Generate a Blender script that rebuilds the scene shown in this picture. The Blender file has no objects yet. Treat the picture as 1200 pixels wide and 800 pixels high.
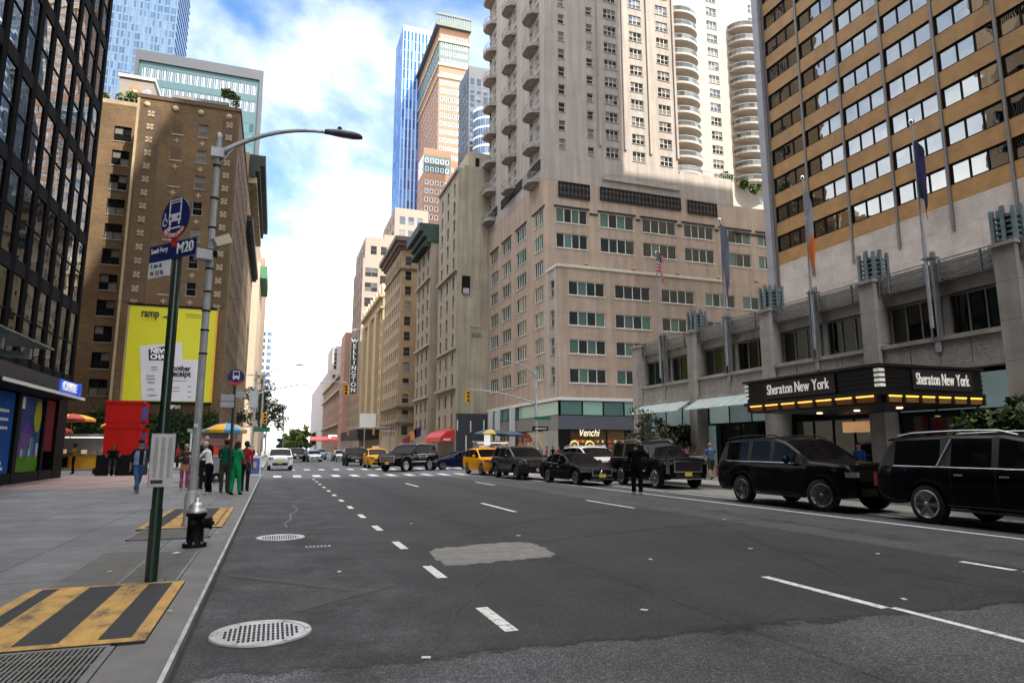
import bpy, bmesh, math, random
from mathutils import Vector, Matrix
C = bpy.context.scene
RND = random.Random(11)
D2R = math.radians
# ------------------------------------------------------------------ camera model (1200 x 800 photo)
CF = 780.0; YAW = D2R(19.45); PITCH = math.atan(126 / CF); CH = 1.6
_fh = Vector((math.sin(YAW), math.cos(YAW), 0)); _r = Vector((math.cos(YAW), -math.sin(YAW), 0)); _u0 = Vector((0, 0, 1))
_f = _fh * math.cos(PITCH) + _u0 * math.sin(PITCH); _u = -_fh * math.sin(PITCH) + _u0 * math.cos(PITCH)
EYE = Vector((0, 0, CH))
def _ray(px, py): return _f * CF + _r * (px - 600) + _u * (400 - py)
def atX(px, py, x): d = _ray(px, py); return EYE + d * (x / d.x)
def atY(px, py, y): d = _ray(px, py); return EYE + d * (y / d.y)
def atZ(px, py, z=0.0): d = _ray(px, py); return EYE + d * ((z - CH) / d.z)
def proj(p):
    d = Vector(p) - EYE; z = d.dot(_f)
    return (600 + CF * d.dot(_r) / z, 400 - CF * d.dot(_u) / z, z)

# ------------------------------------------------------------------ materials
MATS = {}
def nodes_of(m):
    m.use_nodes = True
    nt = m.node_tree
    return nt, nt.nodes, nt.links
def rgb(c): return (c[0], c[1], c[2], 1)
def M(name, col=(.5, .5, .5), rough=.7, metal=0.0, var=.12, scale=1.5, bump=0.0, bscale=30, spec=.5, streak=0.0, coat=0.0, emit=None, estr=0.0, trans=0.0, ior=1.45):
    if name in MATS: return MATS[name]
    m = bpy.data.materials.new(name); nt, N, L = nodes_of(m)
    b = N['Principled BSDF']
    b.inputs['Roughness'].default_value = rough; b.inputs['Metallic'].default_value = metal
    b.inputs['Specular IOR Level'].default_value = spec; b.inputs['Coat Weight'].default_value = coat
    b.inputs['Coat Roughness'].default_value = .03; b.inputs['IOR'].default_value = ior
    b.inputs['Transmission Weight'].default_value = trans
    if emit: b.inputs['Emission Color'].default_value = rgb(emit); b.inputs['Emission Strength'].default_value = estr
    b.inputs['Base Color'].default_value = rgb(col)
    g = N.new('ShaderNodeNewGeometry')
    if var > 0:
        n = N.new('ShaderNodeTexNoise'); n.inputs['Scale'].default_value = scale; n.inputs['Detail'].default_value = 6; n.inputs['Roughness'].default_value = .65
        L.new(g.outputs['Position'], n.inputs['Vector'])
        mr = N.new('ShaderNodeMapRange'); mr.inputs[1].default_value = .25; mr.inputs[2].default_value = .75
        mr.inputs[3].default_value = 1 - var; mr.inputs[4].default_value = 1 + var
        L.new(n.outputs['Fac'], mr.inputs[0])
        val = mr.outputs[0]
        if streak > 0:
            mp = N.new('ShaderNodeVectorMath'); mp.operation = 'MULTIPLY'; mp.inputs[1].default_value = (1.3, 1.3, .08)
            L.new(g.outputs['Position'], mp.inputs[0])
            n2 = N.new('ShaderNodeTexNoise'); n2.inputs['Scale'].default_value = 1.2; n2.inputs['Detail'].default_value = 5
            L.new(mp.outputs[0], n2.inputs['Vector'])
            mr2 = N.new('ShaderNodeMapRange'); mr2.inputs[1].default_value = .3; mr2.inputs[2].default_value = .7
            mr2.inputs[3].default_value = 1 - streak; mr2.inputs[4].default_value = 1 + streak * .4
            L.new(n2.outputs['Fac'], mr2.inputs[0])
            mm = N.new('ShaderNodeMath'); mm.operation = 'MULTIPLY'; L.new(val, mm.inputs[0]); L.new(mr2.outputs[0], mm.inputs[1]); val = mm.outputs[0]
        vm = N.new('ShaderNodeVectorMath'); vm.operation = 'SCALE'; vm.inputs[0].default_value = col
        L.new(val, vm.inputs['Scale']); L.new(vm.outputs[0], b.inputs['Base Color'])
    if bump > 0:
        n3 = N.new('ShaderNodeTexNoise'); n3.inputs['Scale'].default_value = bscale; n3.inputs['Detail'].default_value = 4
        L.new(g.outputs['Position'], n3.inputs['Vector'])
        bp = N.new('ShaderNodeBump'); bp.inputs['Strength'].default_value = bump; bp.inputs['Distance'].default_value = .05
        L.new(n3.outputs['Fac'], bp.inputs['Height']); L.new(bp.outputs[0], b.inputs['Normal'])
    MATS[name] = m
    return m
def MBRICK(name, c1, c2, mortar, bw=.4, bh=.13, ms=.012, rough=.85, off=.5, patch=.18, bump=.3, pscale=.25, gum=False):
    """masonry laid in courses, UVs in metres"""
    if name in MATS: return MATS[name]
    m = bpy.data.materials.new(name); nt, N, L = nodes_of(m); b = N['Principled BSDF']; b.inputs['Roughness'].default_value = rough
    uv = N.new('ShaderNodeUVMap'); t = N.new('ShaderNodeTexBrick'); t.offset = off
    t.inputs['Color1'].default_value = rgb(c1); t.inputs['Color2'].default_value = rgb(c2); t.inputs['Mortar'].default_value = rgb(mortar)
    t.inputs['Scale'].default_value = 1; t.inputs['Brick Width'].default_value = bw; t.inputs['Row Height'].default_value = bh; t.inputs['Mortar Size'].default_value = ms
    L.new(uv.outputs[0], t.inputs['Vector'])
    g = N.new('ShaderNodeNewGeometry'); n = N.new('ShaderNodeTexNoise'); n.inputs['Scale'].default_value = pscale; n.inputs['Detail'].default_value = 7; n.inputs['Roughness'].default_value = .7
    L.new(g.outputs['Position'], n.inputs['Vector'])
    mr = N.new('ShaderNodeMapRange'); mr.inputs[1].default_value = .3; mr.inputs[2].default_value = .7; mr.inputs[3].default_value = 1 - patch; mr.inputs[4].default_value = 1 + patch
    L.new(n.outputs['Fac'], mr.inputs[0])
    vm = N.new('ShaderNodeVectorMath'); vm.operation = 'SCALE'; L.new(t.outputs['Color'], vm.inputs[0]); L.new(mr.outputs[0], vm.inputs['Scale'])
    if gum:
        v = N.new('ShaderNodeTexVoronoi'); v.inputs['Scale'].default_value = 2.6; L.new(g.outputs['Position'], v.inputs['Vector'])
        sp = N.new('ShaderNodeMapRange'); sp.inputs[1].default_value = .05; sp.inputs[2].default_value = .1; sp.inputs[3].default_value = .5; sp.inputs[4].default_value = 1; L.new(v.outputs['Distance'], sp.inputs[0])
        n5 = N.new('ShaderNodeTexNoise'); n5.inputs['Scale'].default_value = 1.3; n5.inputs['Detail'].default_value = 8; n5.inputs['Roughness'].default_value = .75; L.new(g.outputs['Position'], n5.inputs['Vector'])
        m5 = N.new('ShaderNodeMapRange'); m5.inputs[1].default_value = .3; m5.inputs[2].default_value = .7; m5.inputs[3].default_value = .68; m5.inputs[4].default_value = 1.25; L.new(n5.outputs['Fac'], m5.inputs[0])
        pm = N.new('ShaderNodeMath'); pm.operation = 'MULTIPLY'; L.new(sp.outputs[0], pm.inputs[0]); L.new(m5.outputs[0], pm.inputs[1])
        v2 = N.new('ShaderNodeVectorMath'); v2.operation = 'SCALE'; L.new(vm.outputs[0], v2.inputs[0]); L.new(pm.outputs[0], v2.inputs['Scale']); vm = v2
    L.new(vm.outputs[0], b.inputs['Base Color'])
    bp = N.new('ShaderNodeBump'); bp.inputs['Strength'].default_value = bump; bp.inputs['Distance'].default_value = .03
    L.new(vm.outputs[0], bp.inputs['Height']); L.new(bp.outputs[0], b.inputs['Normal'])
    MATS[name] = m
    return m
def MGLASS(name, dark, light, mirror=.15, rough=.03, wav=.02, wscale=.6, curtain=.3, tint=(.9, .95, .95), blend=.12, lit=0):
    """window pane: dark room or drawn blind behind a reflecting sheet; each pane differs"""
    if name in MATS: return MATS[name]
    m = bpy.data.materials.new(name); nt, N, L = nodes_of(m); b = N['Principled BSDF']
    g = N.new('ShaderNodeNewGeometry'); oi = N.new('ShaderNodeObjectInfo')
    ad = N.new('ShaderNodeMath'); ad.operation = 'ADD'; L.new(g.outputs['Random Per Island'], ad.inputs[0]); L.new(oi.outputs['Random'], ad.inputs[1])
    fr = N.new('ShaderNodeMath'); fr.operation = 'FRACT'; L.new(ad.outputs[0], fr.inputs[0])
    cr = N.new('ShaderNodeValToRGB'); cr.color_ramp.interpolation = 'LINEAR'
    e = cr.color_ramp.elements; e[0].position = 0; e[0].color = rgb([c * .6 for c in dark]); e[1].position = 1; e[1].color = rgb(light)
    k = e.new(1 - curtain); k.color = rgb(dark); k2 = e.new(min(.99, 1 - curtain + .03)); k2.color = rgb([.6 * l + .4 * d for l, d in zip(light, dark)])
    L.new(fr.outputs[0], cr.inputs[0]); L.new(cr.outputs[0], b.inputs['Base Color'])
    if lit: L.new(cr.outputs[0], b.inputs['Emission Color']); b.inputs['Emission Strength'].default_value = lit
    b.inputs['Roughness'].default_value = .5; b.inputs['Specular IOR Level'].default_value = 0
    gl = N.new('ShaderNodeBsdfGlossy'); gl.inputs['Roughness'].default_value = rough; gl.inputs['Color'].default_value = rgb(tint)
    n = N.new('ShaderNodeTexNoise'); n.inputs['Scale'].default_value = wscale; n.inputs['Detail'].default_value = 2
    pv = N.new('ShaderNodeVectorMath'); pv.operation = 'ADD'; L.new(g.outputs['Position'], pv.inputs[0])
    cx = N.new('ShaderNodeCombineXYZ'); sc = N.new('ShaderNodeMath'); sc.operation = 'MULTIPLY'; sc.inputs[1].default_value = 37
    L.new(fr.outputs[0], sc.inputs[0]); L.new(sc.outputs[0], cx.inputs[0]); L.new(cx.outputs[0], pv.inputs[1])
    L.new(pv.outputs[0], n.inputs['Vector'])
    bp = N.new('ShaderNodeBump'); bp.inputs['Strength'].default_value = 1; bp.inputs['Distance'].default_value = wav
    L.new(n.outputs['Fac'], bp.inputs['Height']); L.new(bp.outputs[0], gl.inputs['Normal'])
    lw = N.new('ShaderNodeLayerWeight'); lw.inputs['Blend'].default_value = blend
    mx = N.new('ShaderNodeMapRange'); mx.inputs[3].default_value = mirror; mx.inputs[4].default_value = 1
    L.new(lw.outputs['Fresnel'], mx.inputs[0])
    ms = N.new('ShaderNodeMixShader'); L.new(mx.outputs[0], ms.inputs[0]); L.new(b.outputs[0], ms.inputs[1]); L.new(gl.outputs[0], ms.inputs[2])
    L.new(ms.outputs[0], N['Material Output'].inputs['Surface'])
    MATS[name] = m
    return m

# ------------------------------------------------------------------ mesh helpers
def off_of(o):
    v = Vector((0, 0, 0))
    while o: v = v + o.location; o = o.parent
    return v
class MB:
    def __init__(s): s.v = []; s.f = []; s.m = []; s.mats = []; s.sm = []
    def mi(s, mat):
        if mat not in s.mats: s.mats.append(mat)
        return s.mats.index(mat)
    def face(s, pts, mat, smooth=False):
        b = len(s.v); s.v.extend([tuple(p) for p in pts]); s.f.append(tuple(range(b, b + len(pts)))); s.m.append(s.mi(mat)); s.sm.append(smooth)
    def mesh(s, verts, faces, mat, smooth=False):
        b = len(s.v); s.v.extend([tuple(p) for p in verts]); i = s.mi(mat)
        for f in faces: s.f.append(tuple(b + k for k in f)); s.m.append(i); s.sm.append(smooth)
    def box(s, a, c, mat, skip=''):
        x0, y0, z0 = a; x1, y1, z1 = c
        if x0 > x1: x0, x1 = x1, x0
        if y0 > y1: y0, y1 = y1, y0
        if z0 > z1: z0, z1 = z1, z0
        v = [(x0, y0, z0), (x1, y0, z0), (x1, y1, z0), (x0, y1, z0), (x0, y0, z1), (x1, y0, z1), (x1, y1, z1), (x0, y1, z1)]
        F = {'b': (0, 3, 2, 1), 't': (4, 5, 6, 7), 's': (0, 1, 5, 4), 'e': (1, 2, 6, 5), 'n': (2, 3, 7, 6), 'w': (3, 0, 4, 7)}
        s.mesh(v, [F[k] for k in F if k not in skip], mat)
    def obox(s, c, size, mat, rz=0.0, mx=None):
        """box with centre c, turned rz about z or by a matrix"""
        mx = mx or Matrix.Rotation(rz, 3, 'Z'); c = Vector(c); h = [k / 2 for k in size]
        v = [c + mx @ Vector((sx * h[0], sy * h[1], sz * h[2])) for sz in (-1, 1) for sx, sy in ((-1, -1), (1, -1), (1, 1), (-1, 1))]
        s.mesh(v, [(0, 3, 2, 1), (4, 5, 6, 7), (0, 1, 5, 4), (1, 2, 6, 5), (2, 3, 7, 6), (3, 0, 4, 7)], mat)
    def tube(s, pts, r, mat, n=10, caps=True, smooth=True):
        pts = [Vector(p) for p in pts]; rs = r if isinstance(r, (list, tuple)) else [r] * len(pts)
        vs = []; fs = []; up = None
        for i, p in enumerate(pts):
            d = (pts[min(i + 1, len(pts) - 1)] - pts[max(i - 1, 0)])
            d = d.normalized() if d.length > 1e-9 else Vector((0, 0, 1))
            if up is None: up = Vector((0, 0, 1)) if abs(d.z) < .9 else Vector((1, 0, 0))
            a = d.cross(up); a = a.normalized() if a.length > 1e-6 else d.orthogonal().normalized(); b = a.cross(d).normalized(); up = b
            for k in range(n):
                t = 2 * math.pi * k / n; vs.append(p + (a * math.cos(t) + b * math.sin(t)) * rs[i])
        for i in range(len(pts) - 1):
            for k in range(n):
                fs.append((i * n + k, (i + 1) * n + k, (i + 1) * n + (k + 1) % n, i * n + (k + 1) % n))
        s.mesh(vs, fs, mat, smooth)
        if caps:
            s.mesh(vs[:n], [tuple(range(n))], mat); s.mesh(vs[-n:], [tuple(reversed(range(n)))], mat)
    def lathe(s, prof, c, mat, n=20, axis='Z', smooth=True, mx=None):
        """prof: [(radius, height)] about axis through c"""
        c = Vector(c); vs = []; fs = []
        for r, h in prof:
            for k in range(n):
                t = 2 * math.pi * k / n; x, y = r * math.cos(t), r * math.sin(t)
                p = Vector((x, y, h)) if axis == 'Z' else (Vector((h, x, y)) if axis == 'X' else Vector((x, h, -y)))
                if mx: p = mx @ p
                vs.append(c + p)
        for i in range(len(prof) - 1):
            for k in range(n): fs.append((i * n + k, i * n + (k + 1) % n, (i + 1) * n + (k + 1) % n, (i + 1) * n + k))
        s.mesh(vs, fs, mat, smooth)
    def ell(s, c, r, mat, n=10, m=7, smooth=True):
        c = Vector(c); prof = []
        vs = []; fs = []
        for i in range(m + 1):
            ph = math.pi * i / m
            for k in range(n):
                t = 2 * math.pi * k / n
                vs.append(c + Vector((r[0] * math.sin(ph) * math.cos(t), r[1] * math.sin(ph) * math.sin(t), -r[2] * math.cos(ph))))
        for i in range(m):
            for k in range(n): fs.append((i * n + k, i * n + (k + 1) % n, (i + 1) * n + (k + 1) % n, (i + 1) * n + k))
        s.mesh(vs, fs, mat, smooth)
    def prism(s, poly, z0, z1, mat, to=None):
        """extrude a 2-D outline; to maps (u, v, w) to space (w = depth)"""
        to = to or (lambda u, v, w: (u, v, w)); n = len(poly)
        a = [to(u, v, z0) for u, v in poly]; b = [to(u, v, z1) for u, v in poly]
        s.mesh(a + b, [tuple(reversed(range(n))), tuple(range(n, 2 * n))] + [(i, (i + 1) % n, n + (i + 1) % n, n + i) for i in range(n)], mat)
    def data(s, name, o=Vector((0, 0, 0)), flip=False):
        me = bpy.data.meshes.new(name); me.from_pydata([(p[0] - o.x, p[1] - o.y, p[2] - o.z) for p in s.v], [], s.f)
        for k in s.mats: me.materials.append(k)
        me.polygons.foreach_set('material_index', s.m); me.polygons.foreach_set('use_smooth', s.sm)
        uv = me.uv_layers.new(name='UVMap'); co = s.v; buf = []
        for p in me.polygons:
            nx, ny, nz = abs(p.normal.x), abs(p.normal.y), abs(p.normal.z)
            for li in p.vertices:
                x, y, z = co[li]
                buf.extend((x, y) if nz > .72 else ((y, z) if nx > ny else (x, z)))
        uv.data.foreach_set('uv', buf)
        return me
    def build(s, name, parent=None, at=None, weld=False, fixn=False):
        if not s.v: return None
        o = off_of(parent) if parent else Vector((0, 0, 0))
        if at is not None: o = Vector(at)
        me = s.data(name, o)
        if weld or fixn:
            bm = bmesh.new(); bm.from_mesh(me)
            if weld: bmesh.ops.remove_doubles(bm, verts=bm.verts, dist=1e-4)
            if fixn: bmesh.ops.recalc_face_normals(bm, faces=bm.faces)
            bm.to_mesh(me); bm.free()
        ob = bpy.data.objects.new(name, me); C.collection.objects.link(ob)
        ob.parent = parent
        ob.location = o - off_of(parent) if parent else o
        return ob
def thing(name, label, cat, loc=(0, 0, 0), rz=0.0, group=None):
    o = bpy.data.objects.new(name, None); C.collection.objects.link(o); o.location = loc; o.rotation_euler = (0, 0, rz); o.empty_display_size = .2
    o['label'] = label; o['category'] = cat
    if group: o['group'] = group
    return o
def tag(o, label, cat, group=None):
    o['label'] = label; o['category'] = cat
    if group: o['group'] = group
    return o
def struct(name, mb, kind='structure'):
    o = mb.build(name); o['kind'] = kind
    return o
def place(o, loc, rz=0.0): o.location = loc; o.rotation_euler = (0, 0, rz)
KIDS = {}
def copy_tree(o, parent=None):
    c = o.copy(); C.collection.objects.link(c); c.parent = parent
    for ch in o.children_recursive if False else [k for k in list(o.children)]: copy_tree(ch, c)
    return c
def text_data(s, size, depth=.01, bold=0.0, align='CENTER', spacing=1.0, shear=0.0):
    cu = bpy.data.curves.new('t', 'FONT'); cu.body = s; cu.size = size; cu.extrude = depth; cu.bevel_depth = bold; cu.bevel_resolution = 0; cu.align_x = align; cu.space_character = spacing; cu.shear = shear
    cu.align_y = 'BOTTOM_BASELINE' if False else 'CENTER'
    ob = bpy.data.objects.new('t', cu); C.collection.objects.link(ob)
    dg = bpy.context.evaluated_depsgraph_get(); me = bpy.data.meshes.new_from_object(ob.evaluated_get(dg))
    bpy.data.objects.remove(ob); bpy.data.curves.remove(cu)
    return me
def text(s, size, pos, face, mat, name='lettering', parent=None, width=None, **kw):
    """mesh lettering: face = direction the text looks towards (xy angle vector) """
    me = text_data(s, size, **kw); me.materials.clear(); me.materials.append(mat)
    fx, fy = face; a = math.atan2(fy, fx) + math.pi / 2
    mx = Matrix.Rotation(a, 3, 'Z') @ Matrix.Rotation(math.pi / 2, 3, 'X')
    xs = [v.co.x for v in me.vertices]
    sx = 1.0
    if width and xs: sx = width / (max(xs) - min(xs))
    for v in me.vertices: v.co = mx @ Vector((v.co.x * sx, v.co.y, v.co.z))
    ob = bpy.data.objects.new(name, me); C.collection.objects.link(ob); ob.parent = parent
    ob.location = Vector(pos) - (off_of(parent) if parent else Vector((0, 0, 0)))
    return ob

# ------------------------------------------------------------------ facades and windows
WCACHE = {}
STY = {}
def style(key, frame, glass, nx=1, ny=2, fw=.05, rec=.14, sill=None, mull=None, hs=None): STY[key] = dict(frame=frame, glass=glass, nx=nx, ny=ny, fw=fw, rec=rec, sill=sill, mull=mull or fw, hs=hs)
def window_mb(w, h, key, mb, xf):
    """frame, glazing bars, sill and panes of one window; local x along the wall, y inwards, z up"""
    S = STY[key]; fw, fr, gl = S['fw'], S['frame'], S['glass']; q = (w - 2 * fw) / S['nx']; nz = S['ny']; r = (h - 2 * fw) / nz
    def bx(a, b, m):
        x0, y0, z0 = a; x1, y1, z1 = b
        v = [xf(x, y, z) for z in (z0, z1) for x, y in ((x0, y0), (x1, y0), (x1, y1), (x0, y1))]
        mb.mesh(v, [(4, 5, 6, 7), (0, 1, 5, 4), (1, 2, 6, 5), (3, 0, 4, 7), (0, 3, 2, 1)], m)
    x0 = -w / 2
    bx((x0, -.05, 0), (x0 + fw, .02, h), fr); bx((-x0 - fw, -.05, 0), (-x0, .02, h), fr)
    bx((x0 + fw, -.05, 0), (-x0 - fw, .02, fw), fr); bx((x0 + fw, -.05, h - fw), (-x0 - fw, .02, h), fr)
    for i in range(1, S['nx']):
        x = x0 + fw + q * i; bx((x - S['mull'] / 2, -.045, fw), (x + S['mull'] / 2, .02, h - fw), fr)
    for j in range(1, nz):
        z = fw + r * j; bx((x0 + fw, -.04, z - .025), (-x0 - fw, .02, z + .025), fr)
    if S['sill']: bx((x0 - .08, -S['rec'] - .07, -.09), (-x0 + .08, .02, -.002), S['sill'])
    for i in range(S['nx']):
        for j in range(nz):
            a = x0 + fw + q * i; z = fw + r * j; y = -.005 if j % 2 else .005
            mb.face([xf(a, y, z), xf(a + q, y, z), xf(a + q, y, z + r), xf(a, y, z + r)], gl)
def window_data(w, h, key):
    k = (round(w, 2), round(h, 2), key)
    if k not in WCACHE:
        mb = MB(); window_mb(k[0], k[1], key, mb, lambda x, y, z: (x, y, z)); WCACHE[k] = mb.data('window')
    return WCACHE[k]
NRM = {'S': (0, -1), 'N': (0, 1), 'W': (-1, 0), 'E': (1, 0)}
class Bld:
    """a building: an Empty at its foot; wall, roof, windows and trim are its parts"""
    def __init__(s, name, label, cat, x, y, group=None):
        s.root = thing(name, label, cat, (x, y, 0), 0, group); s.wall = MB(); s.wins = []
    def facade(s, side, fixed, a0, a1, z0, z1, wins, wall, key=None, reveal=None):
        """side of the compass it looks to; fixed = its x or y; a0..a1 along; wins = [(c, zb, w, h, key)]"""
        nx, ny = NRM[side]; reveal = reveal or wall
        def P(a, z, d=0.0):
            return (a, fixed - ny * d, z) if side in 'SN' else (fixed - nx * d, a, z)
        ls = sorted({a0, a1} | {round(c + sgn * w / 2, 4) for c, zb, w, h, k in wins for sgn in (-1, 1)})
        hs = sorted({z0, z1} | {round(zb + t, 4) for c, zb, w, h, k in wins for t in (0, h)})
        flip = side in 'NW'
        def Q(p): return list(reversed(p)) if flip else p
        hole = {}
        for c, zb, w, h, k in wins: hole.setdefault((round(c - w / 2, 4)), []).append((round(zb, 4), round(c + w / 2, 4), round(zb + h, 4)))
        H = [(round(c - w / 2, 4), round(zb, 4), round(c + w / 2, 4), round(zb + h, 4)) for c, zb, w, h, k in wins]
        for j in range(len(hs) - 1):
            zc = (hs[j] + hs[j + 1]) / 2; row = [q for q in H if q[1] < zc < q[3]]
            start = None
            for i in range(len(ls) - 1):
                ac = (ls[i] + ls[i + 1]) / 2; inside = any(q[0] < ac < q[2] for q in row)
                if not inside and start is None: start = ls[i]
                if inside and start is not None:
                    s.wall.face(Q([P(start, hs[j]), P(ls[i], hs[j]), P(ls[i], hs[j + 1]), P(start, hs[j + 1])]), wall); start = None
            if start is not None: s.wall.face(Q([P(start, hs[j]), P(ls[-1], hs[j]), P(ls[-1], hs[j + 1]), P(start, hs[j + 1])]), wall)
        for (q0, zb, q1, zt), wn in zip(H, wins):
            d = STY[wn[4]]['rec'] + .02
            s.wall.face(Q([P(q0, zb), P(q0, zb, d), P(q0, zt, d), P(q0, zt)][::-1]), reveal); s.wall.face(Q([P(q1, zb), P(q1, zb, d), P(q1, zt, d), P(q1, zt)]), reveal)
            s.wall.face(Q([P(q0, zb), P(q1, zb), P(q1, zb, d), P(q0, zb, d)]), reveal); s.wall.face(Q([P(q0, zt), P(q0, zt, d), P(q1, zt, d), P(q1, zt)]), reveal)
            c = P(wn[0], wn[1], STY[wn[4]]['rec']); rz = {'S': 0, 'W': -math.pi / 2, 'E': math.pi / 2, 'N': math.pi}[side]
            s.wins.append((Vector(c), rz, wn[2], wn[3], wn[4], Vector((nx, ny, 0))))
    def slab(s, x0, x1, y0, y1, z0, z1, mat, sides='NESW', top=True):
        k = ''.join(c for c in 'nesw' if c.upper() not in sides) + 'b' + ('' if top else 't')
        s.wall.box((x0, y0, z0), (x1, y1, z1), mat, skip=k)
    def done(s, cap=90, minpx=0):
        s.wall.build('wall', s.root)
        sc = []
        for w in s.wins:
            d = w[0] - EYE; px, py, z = proj(w[0] + Vector((0, 0, w[3] / 2)))
            vis = z > 1 and -15 < px < 1215 and -15 < py < 815 and d.dot(w[5]) < 0
            sc.append((w[2] * w[3] * abs(d.normalized().dot(w[5])) / d.length_squared if vis else 0, w))
        sc.sort(key=lambda t: -t[0])
        rest = MB(); base = off_of(s.root)
        for i, (a, w) in enumerate(sc):
            if i < cap and a > 0:
                o = bpy.data.objects.new('window', window_data(w[2], w[3], w[4])); C.collection.objects.link(o); o.parent = s.root; o.location = w[0] - base; o.rotation_euler = (0, 0, w[1])
            else:
                mx = Matrix.Rotation(w[1], 3, 'Z'); c = w[0]
                window_mb(w[2], w[3], w[4], rest, lambda x, y, z, mx=mx, c=c: c + mx @ Vector((x, y, z)))
        if rest.v:
            o = rest.build('windows', s.root); o['kind'] = 'stuff'
        return s.root
def grid(cs, zs, w, h, key): return [(c, z, w, h, key) for z in zs for c in cs]
def lin(a, b, n): return [a + (b - a) * i / (n - 1) for i in range(n)] if n > 1 else [(a + b) / 2]
def cornice(mb, x0, x1, y0, y1, z, prof, mat, sides='SW'):
    """moulding that runs round the given sides; prof = [(out, z0, z1)]"""
    for out, za, zb in prof:
        mb.box((x0 - (out if 'W' in sides else 0), y0 - (out if 'S' in sides else 0), z + za), (x1 + (out if 'E' in sides else 0), y1 + (out if 'N' in sides else 0), z + zb), mat)
SKYSEED = 2.3; EXPO = 2.3
# ------------------------------------------------------------------ palette
m_steel = M('grey_steel', (.33, .34, .36), .45, .6, .1, 3)
m_galv = M('galvanised_steel', (.42, .44, .46), .5, .35, .22, 6, streak=.25)
m_dark = M('dark_bronze', (.01, .01, .011), .65, 0, .2, 2, spec=.15)
m_black = M('black_paint', (.006, .006, .007), .6, 0, .15, 4, spec=.15)
m_blackmatt = M('black_matt', (.01, .01, .01), .9, 0, .2, 2)
m_white = M('white_paint', (.72, .72, .7), .5, 0, .06, 2)
m_cream = M('cream_paint', (.6, .55, .45), .7)
m_conc = M('concrete', (.3, .3, .3), .85, 0, .22, 1.2, bump=.15, bscale=25)
m_chrome = M('chrome', (.75, .76, .78), .12, 1, 0)
m_grnpole = M('dark_green_paint', (.008, .03, .018), .4, 0, .2, 5, coat=.3)
m_red = M('red_paint', (.55, .025, .02), .4, 0, .08, 2)
m_yellow = M('signal_yellow', (.75, .36, .02), .45, 0, .1, 3)
m_navy = M('navy_sign', (.008, .02, .12), .4, 0, .05, 3)
m_signred = M('sign_red', (.6, .04, .04), .4, 0, .05, 3)
m_roof = M('roof_membrane', (.2, .2, .2), .9)

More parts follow.
